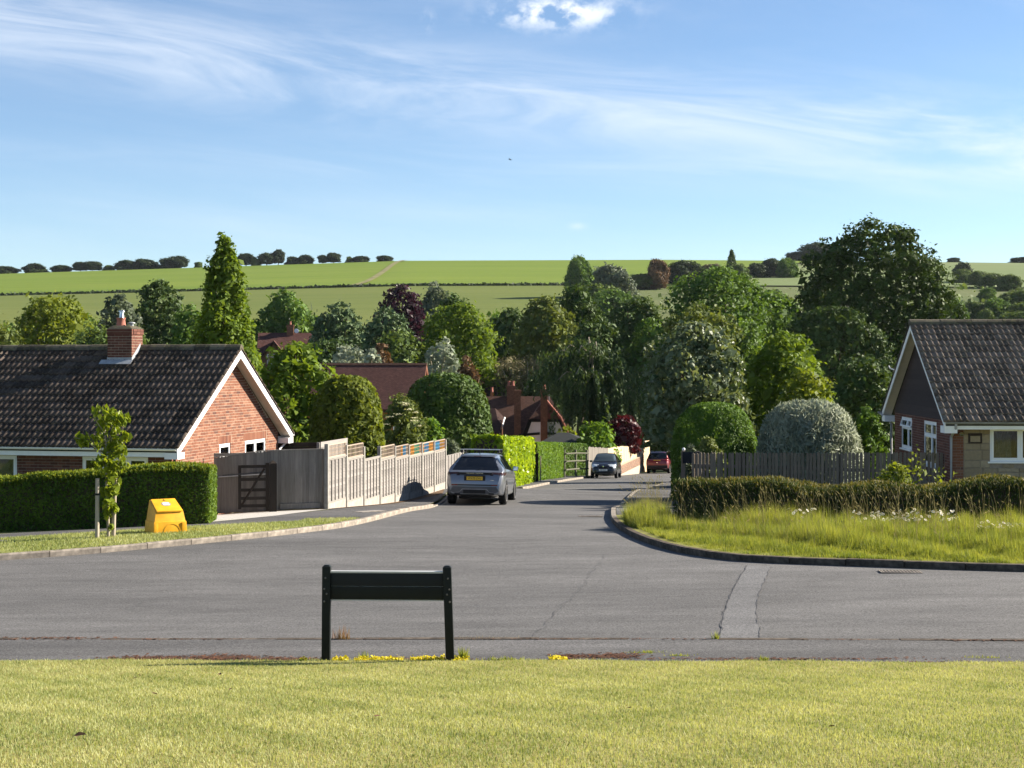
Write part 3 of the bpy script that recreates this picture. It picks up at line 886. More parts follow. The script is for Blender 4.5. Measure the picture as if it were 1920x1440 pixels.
def _sup(e, q, lo=0.9):
    t = np.linspace(0, 1, 21)
    return t, (1 - t ** e) ** q * np.interp(t, [0, .2, 1], [lo, 1, 1])
PROFILES = {
    'round':  ([0, .06, .18, .35, .55, .72, .85, .94, 1], [.50, .76, .95, 1.04, 1.02, .92, .74, .48, .10]),
    'dome':   _sup(3.0, 0.50),
    'skirt':  _sup(3.6, 0.52, 0.98),
    'oval':   ([0, .10, .30, .50, .70, .85, .95, 1], [.75, .92, 1.02, 1.04, .98, .78, .48, .08]),
    'column': ([0, .12, .35, .50, .62, .75, .88, 1], [.95, 1, .95, .82, .64, .46, .36, .08]),
    'cone':   ([0, .15, .35, .60, .80, .92, 1], [.92, 1, .84, .56, .32, .16, .03]),
    'cedar':  ([0, .12, .35, .55, .75, .90, 1], [1.0, 1.05, 1.05, 1.0, .88, .64, .18]),
    'vase':   ([0, .2, .45, .7, .85, .95, 1], [.40, .62, .88, 1.05, .98, .68, .1]),
}
def crown_points(prof, w, d, h, n, rng, clumps=46, rc=(0.13, 0.24), flat=0.8, rough=0.25, lumps=0.17):
    """leaf points gathered in puffs over a lumpy crown of the given outline; z from 0 to h"""
    pt, pr = PROFILES[prof]
    ph = rng.uniform(0, 6.28, 8); kk = rng.integers(2, 6, 4); mm = rng.uniform(3, 9, 4)
    def env(t, a):
        lump = sum(np.sin(kk[i] * a + ph[i] + mm[i] * t + 1.5 * np.sin(3 * t + ph[i + 4])) for i in range(4)) / 4
        return 1.07 * np.interp(t, pt, pr) * (1 + lumps * lump)
    K = int(clumps * 2.6)
    t = rng.uniform(0.0, 1.0, K * 6); keep = rng.uniform(0, 1, len(t)) < 0.18 + 0.85 * np.interp(t, pt, pr)
    t = t[keep][:K]; K = len(t); a = rng.uniform(0, 2 * math.pi, K)
    k = rng.uniform(rc[0], rc[1], K) * 0.72 * min(w, d, h * 1.1)
    rad = np.where(rng.uniform(0, 1, K) < 0.75, rng.uniform(0.86, 1.0, K), rng.uniform(0.45, 0.85, K))
    e = env(t, a)
    hw = np.maximum(w / 2 * e - k * 0.70, 0) * rad; hd = np.maximum(d / 2 * e - k * 0.70, 0) * rad
    z = np.clip(t * h, k * flat * 0.6, np.maximum(h - k * flat * 0.9, k * 0.3))
    C = np.stack([np.cos(a) * hw, np.sin(a) * hd, z], 1); RC = k
    wts = RC ** 2 / np.sum(RC ** 2)
    idx = rng.choice(K, n, p=wts)
    dirs = unit(rng.normal(size=(n, 3)))
    out = unit((C[idx] - np.array([0, 0, h * 0.38])) * np.array([1, 1, 0.8]))
    flip = np.sum(dirs * out, 1) < -0.35
    dirs[flip] *= -1
    rr = RC[idx][:, None] * (1 - np.abs(rng.normal(0, rough, (n, 1)))) * rng.uniform(0.82, 1.12, (n, 1))
    P = C[idx] + dirs * rr * np.array([1, 1, flat])
    ns = n // 9                                    # stray sprays that break the outline
    P[:ns] += (dirs[:ns] * 0.7 + np.array([0, 0, 0.4])) * RC[idx[:ns]][:, None] * rng.uniform(0.05, 0.55, (ns, 1))
    P[:, 2] = np.maximum(P[:, 2], 0.0)
    N = unit(dirs * 0.9 + out * 0.25 + rng.normal(0, 0.75, (n, 3)) + np.array([0, 0, 0.25]))
    cv = rng.uniform(0, 1, K)
    var = np.clip(0.5 * cv[idx] + 0.5 * rng.uniform(0, 1, n), 0, 1)
    # leaves deeper in the crown, spread evenly so that the crown closes without a hull
    m = n // 2
    ti = rng.uniform(0.02, 0.97, m * 3); ti = ti[rng.uniform(0, 1, m * 3) < np.interp(ti, pt, pr)][:m]; m = len(ti)
    ai = rng.uniform(0, 2 * math.pi, m); ri = rng.uniform(0.45, 0.90, m) ** 0.6 * env(ti, ai) * 0.93
    Pi = np.stack([np.cos(ai) * w / 2 * ri, np.sin(ai) * d / 2 * ri, ti * h * 0.97], 1)
    oi = unit(np.stack([np.cos(ai), np.sin(ai), (ti - .4) * 1.2], 1))
    P = np.concatenate([P, Pi]); N = np.concatenate([N, unit(oi * .6 + rng.normal(0, .8, (m, 3)))])
    var = np.concatenate([var, rng.uniform(0, .8, m)])
    big = np.concatenate([np.ones(n), rng.uniform(1.2, 2.0, m)])
    return P, N, var, big, C

def limbs(mb, h, base, C, rng, r0, k=7, z0=0.0):
    top = np.array([0.0, 0.0, base + (h - base) * 0.62])
    npt = 6; line, rad = [], []
    bx, by = rng.normal(0, 0.03 * h, 2)
    for i in range(npt):
        t = i / (npt - 1)
        line.append((bx * math.sin(t * 2.5), by * math.sin(t * 2.1), z0 + (top[2] - z0) * t)); rad.append(r0 * (1.25 if i == 0 else 1) * (1 - 0.75 * t))
    mb.tube(line, rad, 8)
    if C is None or len(C) == 0: return
    for i in rng.choice(len(C), min(k, len(C)), replace=False):
        c = C[i] + np.array([0, 0, base]); t = rng.uniform(0.35, 0.85)
        s = np.array(line[int(t * (npt - 1))])
        m = s * 0.5 + c * 0.5 + np.array([0, 0, -0.06 * h])
        mb.tube([tuple(s), tuple(m), tuple(c)], [r0 * 0.42, r0 * 0.28, r0 * 0.08], 6)

def tree(name, label, cat, px0, px1, ytop, Y, prof, mat, depth=None, base=None, ybase=None, leafpx=3.4, cover=1.7, clumps=46,
         rc=(0.13, 0.24), flat=0.8, seed=1, group=None, barkm='bark', gz=None, leaf=None, aspect=0.6, trunk_r=None, part='crown', rough=0.3, lumps=0.28, ncap=38000):
    """a tree whose crown spans the pixel columns px0..px1 and reaches row ytop at distance Y; it stands on the ground"""
    rng = np.random.default_rng(seed)
    X = ((px0 + px1) / 2 - 960) * Y / FPX
    g = G(X, Y) if gz is None else gz
    w = (px1 - px0) * Y / FPX
    top = EYE - (ytop - HOR) * Y / FPX
    h = max(top - g, 0.3)
    if Y > 100: w *= 1.12
    d = w if depth is None else depth
    b = h * (0.12 if Y < 135 else 0.34) if base is None else base
    if ybase is not None: b = max(0.0, EYE - (ybase - HOR) * Y / FPX - g)
    ls = leafpx * Y / 1538.0 if leaf is None else leaf
    hpx, wpx, lpx = (h - b) * 1538 / Y, w * 1538 / Y, ls * 1538 / Y
    n = int(max(300, min(ncap, (2.1 if Y < 100 else 1.7) * cover * 0.75 * hpx * wpx / (0.27 * lpx * lpx))))
    P, N, var, bigf, C = crown_points(prof, w, d, h - b, n, rng, clumps, rc, flat, rough, lumps)
    root = empty(name, (X, Y, g), rng.uniform(0, 0.0), label, cat, group)
    me = foliage_mesh(part, P, N, ls * bigf, var, M[mat], rng, aspect)
    link(part, me, root, (0, 0, b))
    mb = MB(); limbs(mb, h, b, C, rng, trunk_r or max(0.03, 0.028 * h))
    mb.build('trunk', M[barkm], root, smooth=True)
    return root

def bush(name, label, px0, px1, ytop, Y, mat, cat='shrub', prof='dome', seed=1, **kw):
    kw.setdefault('base', 0.05); kw.setdefault('clumps', 26); kw.setdefault('rc', (0.16, 0.28))
    return tree(name, label, cat, px0, px1, ytop, Y, prof, mat, seed=seed, **kw)

def hedge(name, label, line, width, height, mat, leaf=0.06, dens=900, seed=3, group=None, rough=0.05, round_=0.25, hfun=None, core=True, cat='hedge', tips=0.0, tipmat='fresh', up=0.0):
    """clipped hedge along a plan line (its front edge), width to the left of the line"""
    rng = np.random.default_rng(seed)
    ln = resample(line, 0.25)
    if len(ln) < 2: ln = line
    ln = np.array(ln); seg = np.diff(ln, axis=0); L = np.linalg.norm(seg, axis=1)
    tot = L.sum(); cum = np.concatenate([[0], np.cumsum(L)])
    org = (float(ln[len(ln) // 2][0]), float(ln[len(ln) // 2][1])); oz = G(*org)
    root = empty(name, (org[0], org[1], oz), 0, label, cat, group)
    H = (lambda s: height) if hfun is None else hfun
    # section as a rounded outline: s along, u in [0,1] round the section front-bottom -> over the top -> back-bottom
    per = height * 2 + width
    area = tot * per + 2 * width * height
    n = int(area * dens)
    def surf(s, u, inset):
        i = np.clip(np.searchsorted(cum, s) - 1, 0, len(L) - 1)
        t = (s - cum[i]) / L[i]
        b = ln[i] + seg[i] * t[:, None]
        tx = seg[i] / L[i][:, None]; nx = np.stack([-tx[:, 1], tx[:, 0]], 1)
        hh = np.array([H(v / tot) for v in s]) if hfun is not None else np.full(len(s), height)
        p = u * (2 * hh + width)
        lat = np.where(p < hh, 0, np.where(p < hh + width, p - hh, width)); z = np.where(p < hh, p, np.where(p < hh + width, hh, 2 * hh + width - p))
        nl = np.where(p < hh, -1.0, np.where(p < hh + width, 0.0, 1.0)); nzz = np.where((p >= hh) & (p < hh + width), 1.0, 0.0)
        # round the shoulders
        fx = np.minimum(lat, width - lat); fz = hh - z
        k = round_
        sh = np.where(nzz > 0, np.clip(1 - fx / k, 0, 1), np.clip(1 - fz / k, 0, 1))
        z = z - np.where(nzz > 0, sh ** 2 * k * 0.35, 0)
        lat = lat + np.where(nl < 0, sh ** 2 * k * 0.35, 0) - np.where(nl > 0, sh ** 2 * k * 0.35, 0)
        e0 = np.clip(1 - s / k, 0, 1); e1 = np.clip(1 - (tot - s) / k, 0, 1)
        Nn = np.stack([nx[:, 0] * nl, nx[:, 1] * nl, nzz], 1) + np.stack([nx[:, 0] * (lat / width - 0.5), nx[:, 1] * (lat / width - 0.5), np.full(len(s), 0.5)], 1) * sh[:, None]
        Nn = unit(Nn)
        xy = b + nx * lat[:, None]
        P = np.stack([xy[:, 0], xy[:, 1], G_np(xy[:, 0], xy[:, 1]) + 0.08 + z], 1)
        return P - Nn * inset[:, None], Nn
    s = rng.uniform(0, tot, n); u = rng.uniform(0, 1, n)
    wob = 0.5 * np.sin(s * 2.3 + 3 * u) + 0.5 * np.sin(s * 5.1 + 9 * u + 1.3)
    P, N = surf(s, u, np.abs(rng.normal(0, rough, n)) + rough * 0.5 * wob)
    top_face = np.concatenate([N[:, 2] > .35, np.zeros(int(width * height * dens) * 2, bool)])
    # ends
    ne = int(width * height * dens)
    for e, sv in ((-1, 0.0), (1, tot)):
        i = 0 if e < 0 else len(L) - 1
        tx = seg[i] / L[i]; nx = np.array([-tx[1], tx[0]]); b = ln[0] if e < 0 else ln[-1]
        lat = rng.uniform(0.03, width - 0.03, ne); z = rng.uniform(0, H(0 if e < 0 else 1), ne)
        xy = b[None] + nx[None] * lat[:, None] + tx[None] * (e * (-np.abs(rng.normal(0, rough, ne))))[:, None]
        P = np.concatenate([P, np.stack([xy[:, 0], xy[:, 1], G_np(xy[:, 0], xy[:, 1]) + 0.08 + z], 1)])
        N = np.concatenate([N, np.tile(np.array([[tx[0] * e, tx[1] * e, 0.0]]), (ne, 1))])
    n = len(P)
    N = unit(N + rng.normal(0, 0.65, (n, 3)))
    # patches of paler growth along the hedge
    pv = 0.5 + 0.25 * np.sin(P[:, 0] * 3.7 + P[:, 2] * 5) + 0.25 * np.sin(P[:, 1] * 4.9 - P[:, 2] * 7 + P[:, 0] * 1.7)
    var = np.clip(0.35 * pv + 0.65 * rng.uniform(0, 1, n), 0, 1)
    P = P - np.array([org[0], org[1], oz])
    tang = np.tile(np.array([[0, 0, 1.0]]), (n, 1)) * up if up else None
    me = foliage_mesh('foliage', P, N, leaf, var, M[mat], rng, 0.5 if not up else 0.28, None, tang)
    link('foliage', me, root)
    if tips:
        # fresh shoots on the top only, their paler colour also painting its sunlight
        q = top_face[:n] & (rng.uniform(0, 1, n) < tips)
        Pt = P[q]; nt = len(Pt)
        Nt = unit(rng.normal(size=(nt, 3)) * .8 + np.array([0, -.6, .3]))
        link('sunlit_shoots', foliage_mesh('sunlit_shoots', Pt + np.array([0, 0, .02]), Nt, leaf * 1.35, rng.uniform(0, 1, nt), M[tipmat], rng, .3, None, np.tile(np.array([[0, 0, 1.0]]), (nt, 1))), root)
    if core:  # solid core added inside the hedge to block light
        V = []; F = []
        ss = np.linspace(0.06, tot - 0.06, max(4, int(tot / 0.4))); us = np.linspace(0.0, 1.0, 14)
        for sv in ss:
            p, _ = surf(np.full(len(us), sv), us, np.full(len(us), 0.07 + rough))
            p[0, 2] -= 0.15; p[-1, 2] -= 0.15
            V.append(p - np.array([org[0], org[1], oz]))
        m = len(us); V = np.concatenate(V)
        for i in range(len(ss) - 1):
            for j in range(m - 1):
                F.append((i * m + j, i * m + j + 1, (i + 1) * m + j + 1, (i + 1) * m + j))
        F.append(tuple(range(m))); F.append(tuple(range((len(ss) - 1) * m + m - 1, (len(ss) - 1) * m - 1, -1)))
        mb = MB(); mb.v = [tuple(q) for q in V]; mb.f = F
        mb.build('light_block_core', M['bark'], root)
    return root

def grass_mesh(name, X, Y, Z, length, width, mat, rng, lean=0.35, var=None, bend=0.0):
    """bent three-sided blades"""
    n = len(X)
    a = rng.uniform(0, 2 * math.pi, n)
    T = np.stack([np.cos(a), np.sin(a), np.zeros(n)], 1)
    Lh = length * rng.uniform(0.6, 1.3, n)
    b = rng.uniform(0, 2 * math.pi, n); lr = np.abs(rng.normal(0, lean, n))
    D = np.stack([np.cos(b) * lr, np.sin(b) * lr, np.ones(n)], 1)
    if bend: D[:, 0] -= bend
    D = unit(D)
    base = np.stack([X, Y, Z], 1); wd = (width * rng.uniform(0.7, 1.3, n))[:, None]
    V = np.empty((n, 3, 3))
    V[:, 0] = base - T * wd / 2; V[:, 1] = base + T * wd / 2; V[:, 2] = base + D * Lh[:, None]
    var = rng.uniform(0, 1, n) if var is None else np.clip(var + rng.normal(0, 0.22, n), 0, 1)
    return np_mesh(name, V.reshape(-1, 3), np.arange(n * 3).reshape(n, 3), mat, {'var': np.repeat(var, 3)})
# ------------------------------------------------------------------ window glass one can see into
def seeglass():
    t = NT('clear_window_glass')
    fr = t.node('ShaderNodeFresnel'); fr.inputs[0].default_value = 1.5
    gl = t.node('ShaderNodeBsdfGlossy'); gl.inputs['Roughness'].default_value = 0.03
    tr = t.node('ShaderNodeBsdfTransparent'); tr.inputs[0].default_value = (0.72, 0.75, 0.74, 1)
    ms = t.node('ShaderNodeMixShader')
    t.l.new(t.math('ADD', t.math('MULTIPLY', fr.outputs[0], 1.0), 0.03), ms.inputs[0])
    t.l.new(tr.outputs[0], ms.inputs[1]); t.l.new(gl.outputs[0], ms.inputs[2])
    t.l.new(ms.outputs[0], t.out.inputs[0])
    return t.m
M['see'] = seeglass()
M['room'] = plain('room_interior', (0.10, 0.09, 0.08), 0.9, 0.1, amt=0.4, scale=1.2)

def window(parent, Mx, w, h, lights, sill=True, toplight=0.0, inside=None, name='window', sep=0.05, open_top=False):
    """Mx: x along the wall, y into the wall, z up; lights: list of width fractions"""
    f = 0.055
    mb = MB()
    y0, y1 = 0.015, 0.085
    mb.box(0, w, y0, y1, 0, f).box(0, w, y0, y1, h - f, h).box(0, f, y0, y1, f, h - f).box(w - f, w, y0, y1, f, h - f)
    x = 0.0; edges = []
    for k, fr in enumerate(lights):
        xa, xb = x * w, (x + fr) * w
        edges.append((max(xa, 0) + (f if k == 0 else f / 2), xb - (f if k == len(lights) - 1 else f / 2)))
        x += fr
        if k < len(lights) - 1: mb.box(x * w - f / 2, x * w + f / 2, y0, y1, f, h - f)
    win = mb.build(name, M['upvc'], parent, mtx=Mx)
    for (a, b) in edges:
        spans = [(f, h - f)]
        if toplight: spans = [(f, h * (1 - toplight)), (h * (1 - toplight) + f * 0.5, h - f)]
        for j, (za, zb) in enumerate(spans):
            c = MB(); g = 0.045
            c.box(a, b, 0.004, 0.05, za, za + g).box(a, b, 0.004, 0.05, zb - g, zb).box(a, a + g, 0.004, 0.05, za + g, zb - g).box(b - g, b, 0.004, 0.05, za + g, zb - g)
            if open_top and j == 1:
                Mt = Matrix.Translation((0, 0, zb)) @ Matrix.Rotation(R(-16), 4, 'X') @ Matrix.Translation((0, 0, -zb))
                c.v = [tuple(Mt @ Vector(p)) for p in c.v]
            c.build('casement', M['upvc'], win)
            MB().box(a + g, b - g, 0.026, 0.032, za + g, zb - g).build('pane', M['see'], win)
        if toplight: MB().box(a, b, y0 + 0.002, y1 - 0.002, spans[0][1], spans[1][0]).build('transom', M['upvc'], win)
    if sill: MB().box(-0.06, w + 0.06, -0.05, 0.09, -0.045, -0.002).build('sill', M['upvc'], win)
    rv = MB(); d = 0.8
    rv.add([(0, .09, 0), (w, .09, 0), (w, .09, h), (0, .09, h), (0, d, 0), (w, d, 0), (w, d, h), (0, d, h)],
           [(4, 5, 6, 7), (0, 1, 5, 4), (1, 2, 6, 5), (2, 3, 7, 6), (3, 0, 4, 7)])
    link('reveal', rv.mesh('reveal', M['room'], fix=False), win)
    if inside == 'curtain':
        c = MB(); n = 26; xs = np.linspace(0.06, w * 0.24, n)
        v = [(x, 0.14 + 0.018 * math.sin(i * 1.9), z) for i, x in enumerate(xs) for z in (0.06, h - 0.04)]
        c.add(v, [(2 * i, 2 * i + 2, 2 * i + 3, 2 * i + 1) for i in range(n - 1)])
        c.build('curtain', M['curtain'], win)
    if inside == 'blind':
        MB().box(0.06, w - 0.06, 0.12, 0.13, h * 0.32, h - 0.05).build('blind', M['blind'], win)
    return win

def wall_skin(name, poly, holes, Mx, mat, parent):
    """outer skin of a wall in its own plane (x, z), with openings cut"""
    bm = bmesh.new()
    bm.faces.new([bm.verts.new((p[0], 0, p[1])) for p in poly])
    for x0, x1, z0, z1 in holes:
        for co, no in (((x0, 0, 0), (1, 0, 0)), ((x1, 0, 0), (1, 0, 0)), ((0, 0, z0), (0, 0, 1)), ((0, 0, z1), (0, 0, 1))):
            bmesh.ops.bisect_plane(bm, geom=bm.verts[:] + bm.edges[:] + bm.faces[:], plane_co=co, plane_no=no)
    kill = []
    for f in bm.faces:
        c = f.calc_center_median()
        if any(x0 < c.x < x1 and z0 < c.z < z1 for x0, x1, z0, z1 in holes): kill.append(f)
    bmesh.ops.delete(bm, geom=kill, context='FACES')
    me = bpy.data.meshes.new(name); bm.to_mesh(me); bm.free(); me.materials.append(mat)
    return link(name, me, parent, mtx=Mx)

BL, BH, BJ = 0.215, 0.065, 0.010
def brick_cells(x0, x1, z0, z1, inside, holes=(), courses_from=0.0):
    """stretcher bond: (x, z, length) of each brick"""
    out = []; k = 0; z = z0 + BH / 2
    while z < z1:
        off = -(BL + BJ) / 2 if k % 2 else 0.0
        x = x0 + off
        while x < x1 - 0.02:
            a, b = max(x, x0), min(x + BL, x1)
            segs = [(a, b)]
            for hx0, hx1, hz0, hz1 in holes:
                if hz0 - 0.02 < z < hz1 + 0.02:
                    ns = []
                    for p, q in segs:
                        if q <= hx0 or p >= hx1: ns.append((p, q))
                        else:
                            if p < hx0 - 0.02: ns.append((p, hx0))
                            if q > hx1 + 0.02: ns.append((hx1, q))
                    segs = ns
            for p, q in segs:
                if q - p > 0.025 and inside((p + q) / 2, z): out.append(((p + q) / 2, z, q - p))
            x += BL + BJ
        z += BH + BJ; k += 1
    return out
def lay_bricks(cells, Mx, parent, mat, single, rest_mb, cache={}):
    """single: how many (from the start of the list) become objects; the rest goes into rest_mb"""
    for i, (x, z, L) in enumerate(cells):
        j = random.uniform(-0.002, 0.003)
        if i < single:
            key = (mat.name, round(L, 2))
            if key not in cache:
                mb = MB(); l = round(L, 2)
                if abs(L - BL) < 0.006: l = BL
                mb.box(-l / 2, l / 2, -0.007, 0.05, -BH / 2, BH / 2)
                cache[key] = mb.mesh('brick', mat)
            o = link('brick', cache[key], parent)
            o.matrix_basis = Mx @ Matrix.Translation((x, j, z))
        else:
            rest_mb.box(x - L / 2, x + L / 2, -0.007 + j, 0.05, z - BH / 2, z + BH / 2, Mx)

def tile_mesh(name, mat, w=0.33, expo=0.345, L=0.40, th=0.022):
    """double-roll interlocking tile: x across, y up the slope, z out of it"""
    prof = []
    n = 13
    for i in range(n):
        p = i / (n - 1); q = (p * 2) % 1.0 if p < 1 else 1.0
        h = 0.052 * math.exp(-((q - 0.70) / 0.15) ** 2) + 0.006 * (q < 0.1)
        prof.append((p * w, h))
    V, F = [], []
    for x, h in prof: V.append((x, -0.02, h + 0.050))
    for x, h in prof: V.append((x, L - 0.02, h + 0.006))
    for x, h in prof: V.append((x, -0.02, h * 0.6 + 0.004))
    for i in range(n - 1):
        F.append((i, i + 1, n + i + 1, n + i))
        F.append((2 * n + i, 2 * n + i + 1, i + 1, i))
    F.append((0, n, 2 * n)); F.append((n - 1, 3 * n - 1, 2 * n - 1))
    me = bpy.data.meshes.new(name); me.from_pydata(V, [], F); me.materials.append(mat)
    me.polygons.foreach_set('use_smooth', [len(p.vertices) == 4 and i % 2 == 0 for i, p in enumerate(me.polygons)])
    return me, V, F

def tiled_slope(roof, tname, mat, x_from, ncols, dirx, y_e, z_e, y_r, z_r, rows, singles_cols, w=0.33, label=None, skip=None):
    """tiles laid from the verge (x_from) in direction dirx; slope from eave (y_e,z_e) to ridge (y_r,z_r)"""
    slope = math.hypot(y_r - y_e, z_r - z_e); expo = slope / rows
    th = math.atan2(z_r - z_e, abs(y_r - y_e)); sy = 1 if y_r > y_e else -1
    me, V, F = tile_mesh(tname, mat, w, expo, expo + 0.055)
    ax = Vector((sy, 0, 0)); up = Vector((0, (y_r - y_e), (z_r - z_e))).normalized(); nn = ax.cross(up)
    B = Matrix((ax, up, nn)).transposed().to_4x4()
    rest = MB(); nsing = 0
    for c in range(ncols):
        for r in range(rows):
            x0 = x_from + dirx * c * w
            if dirx * sy < 0: x0 = x_from + dirx * (c + 1) * w
            if sy < 0 and dirx > 0: x0 = x_from + (c + 1) * w
            if sy < 0 and dirx < 0: x0 = x_from - c * w
            if skip and skip(x0, r): continue
            p = Vector((x0, y_e, z_e)) + up * (r * expo) + nn * random.uniform(-0.002, 0.004)
            Mx = Matrix.Translation(p) @ B @ Matrix.Rotation(random.gauss(0, 0.006), 4, 'Z')
            if c < singles_cols:
                o = link('roof_tile', me, roof); o.matrix_basis = Mx; nsing += 1
            else:
                rest.add(V, F, Mx)
    if rest.v:
        o = link('roof_tile_field', rest.mesh('roof_tile_field', mat, fix=False), roof); o['kind'] = 'stuff'
    return nsing

def ridge_run(roof, x0, x1, y, z, mat, L=0.45):
    n = int(abs(x1 - x0) / L); mb = MB()
    pts = [(-0.15, -0.09), (-0.12, -0.01), (-0.06, 0.045), (0, 0.065), (0.06, 0.045), (0.12, -0.01), (0.15, -0.09)]
    v = [(0, p[0], p[1]) for p in pts] + [(L * 0.985, p[0], p[1]) for p in pts]
    f = [(i, i + 1, i + 8, i + 7) for i in range(6)] + [tuple(range(7)), tuple(range(13, 6, -1))]
    mb.add(v, f); me = mb.mesh('ridge_tile', mat)
    s = 1 if x1 > x0 else -1
    for k in range(n):
        xx = x0 + s * k * L - (L if s < 0 else 0)
        o = link('ridge_tile', me, roof, (xx, y, z + random.uniform(-0.006, 0.006)))

# ------------------------------------------------------------------ left bungalow
def left_bungalow():
    C = (-8.6, 38.9, EYE - 4.62)
    Hm = frame(C, (0.978, -0.208, 0))
    root = empty('bungalow', C, math.atan2(-0.208, 0.978), 'red brick bungalow with dark tiled roof and white bargeboards behind clipped hedge', 'house')
    D, LEN, ov, og = 7.5, 11.0, 0.38, 0.34
    ze, zr = 2.47, 4.99
    tan = (zr - ze) / (D / 2 + ov)
    zs = lambda y: ze + tan * (min(y, D - y) + ov)
    # --- walls
    fw = [(-2.47, -0.65, 1.0, 2.22), (-6.2, -4.30, 1.0, 2.22), (-9.6, -7.8, 1.0, 2.22)]
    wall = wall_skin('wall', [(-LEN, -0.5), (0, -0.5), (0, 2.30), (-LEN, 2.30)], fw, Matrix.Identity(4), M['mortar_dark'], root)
    gw = [(3.03, 3.82, 1.25, 2.40), (4.87, 6.49, 1.95, 2.40)]
    Mg = frame((0, 0, 0), (0, 1, 0))           # local x = depth, local y = -x (into the wall), z up
    gable = [(0, -0.5), (D, -0.5), (D, zs(D) - 0.16), (D / 2, zs(D / 2) - 0.16), (0, zs(0) - 0.16)]
    gwall = wall_skin('gable_wall', gable, gw, Mg, M['mortar'], root)
    bk = MB(); bk.box(-LEN, -0.02, D - 0.02, D, -0.5, 2.3); bk.box(-LEN, -LEN + 0.02, 0.02, D - 0.03, -0.5, 2.3)
    bk.build('rear_wall', M['brick'], root)
    rest = MB()
    fc = brick_cells(-6.4, -0.0, 1.62, 2.30, lambda x, z: True, fw)
    fc.sort(key=lambda c: -c[1])
    front_n = 66
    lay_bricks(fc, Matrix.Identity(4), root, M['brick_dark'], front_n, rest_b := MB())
    if rest_b.v: o = link('brick_field', rest_b.mesh('brick_field', M['brick_dark'], fix=False), root); o['kind'] = 'stuff'
    gc = brick_cells(0, D, 0.3, 5.0, lambda x, z: z < zs(x) - 0.20, list(gw) + [(a - .11, b + .11, d - .01, d + .222) for a, b, _, d in gw])
    # soldier courses over the gable windows stand upright
    gc.sort(key=lambda c: (c[0] > 3.4, c[1] < 1.8, c[0]))
    rest_g = MB()
    lay_bricks(gc, Mg, root, M['brick'], 150, rest_g)
    for a, b, _, d in gw:
        x = a - 0.10
        while x < b + 0.045:
            rest_g.box(x, x + 0.065, -0.007, 0.05, d + 0.004, d + 0.215, Mg); x += 0.075
    o = link('brick_field', rest_g.mesh('brick_field', M['brick'], fix=False), root); o['kind'] = 'stuff'
    # --- windows
    for i, (a, b, z0, z1) in enumerate(fw):
        window(root, Matrix.Translation((a, 0, z0)), b - a, z1 - z0, [0.30, 0.40, 0.30] if i == 0 else [0.5, 0.5], inside='blind' if i == 1 else None)
    Mw = lambda a, z: Mg @ Matrix.Translation((a, 0, z))
    window(root, Mw(3.03, 1.25), 0.79, 1.15, [1.0], toplight=0.35)
    window(root, Mw(4.87, 1.95), 1.62, 0.45, [0.5, 0.5], inside='curtain')
    # --- roof: deck, tiles, ridge, boards
    deck = MB(); t = 0.10
    deck.prism([(-ov, ze - 0.02), (D / 2, zr - 0.02), (D + ov, ze - 0.02), (D + ov, ze - t), (D / 2, zr - t - 0.02), (-ov, ze - t)], -LEN, og - 0.03, 'x')
    roof = deck.build('roof', M['black_plastic'], root)
    rows, cols = 14, 32
    chx = -2.98
    tiled_slope(roof, 'roof_tile', M['tile_left'], og + 0.03, cols, -1, -ov - 0.03, ze + 0.0, D / 2, zr, rows, 21,
                skip=lambda x, r: r >= 11 and chx - 0.36 - 0.30 < x < chx + 0.36 and r < 14 and False)
    tiled_slope(roof, 'roof_tile', M['tile_left'], og + 0.03, cols, -1, D + ov + 0.03, ze, D / 2, zr, rows, 0)
    ridge_run(roof, og + 0.03, -LEN, D / 2, zr + 0.075, M['ridge_tile'])
    # bargeboards, soffit, box end, fascia, gutter
    for s, nm in ((1, 'bargeboard'), (-1, 'bargeboard')):
        ye = -ov - 0.03 if s > 0 else D + ov + 0.03
        bb = MB(); w = 0.20
        bb.prism([(ye, ze + 0.01), (D / 2, zr + 0.005), (D / 2, zr - w * 1.17), (ye, ze - w * 1.02)], og - 0.03, og - 0.004, 'x')
        bb.build(nm, M['white'], root)
        sf = MB(); sf.prism([(ye + s * 0.02, ze - 0.115), (D / 2 - s * 0.004, zr - 0.125), (D / 2 - s * 0.004, zr - 0.145), (ye + s * 0.02, ze - 0.135)], 0.003, og - 0.032, 'x')
        sf.build('soffit', M['soffit'], root)
        be = MB()
        y0, y1 = (ye + 0.005, -0.004) if s > 0 else (D + 0.004, ye - 0.005)
        be.box(-0.02, og - 0.001, min(y0, y1), max(y0, y1), ze - 0.27, ze - 0.20 + 0.09)
        be.build('box_end', M['white'], root)
    MB().box(-LEN, og - 0.04, -ov + 0.02, -ov + 0.045, ze - 0.22, ze + 0.01).build('fascia', M['white'], root)
    MB().box(-LEN, -0.03, -ov + 0.05, -0.002, ze - 0.215, ze - 0.20).build('soffit', M['white'], root)
    MB().box(-LEN, og - 0.04, D + ov - 0.045, D + ov - 0.02, ze - 0.22, ze + 0.01).build('fascia', M['white'], root)
    gut = MB(); n = 8
    arc = [(-ov - 0.04 + 0.055 * math.cos(math.pi * (1 + k / n)), ze - 0.005 + 0.06 * math.sin(math.pi * (1 + k / n))) for k in range(n + 1)]
    arc2 = [(-ov - 0.04 + 0.048 * math.cos(math.pi * (1 + k / n)), ze - 0.003 + 0.053 * math.sin(math.pi * (1 + k / n))) for k in range(n + 1)][::-1]
    gut.prism(arc + arc2, -LEN, og - 0.03, 'x'); gut.build('gutter', M['white'], root, smooth=True)
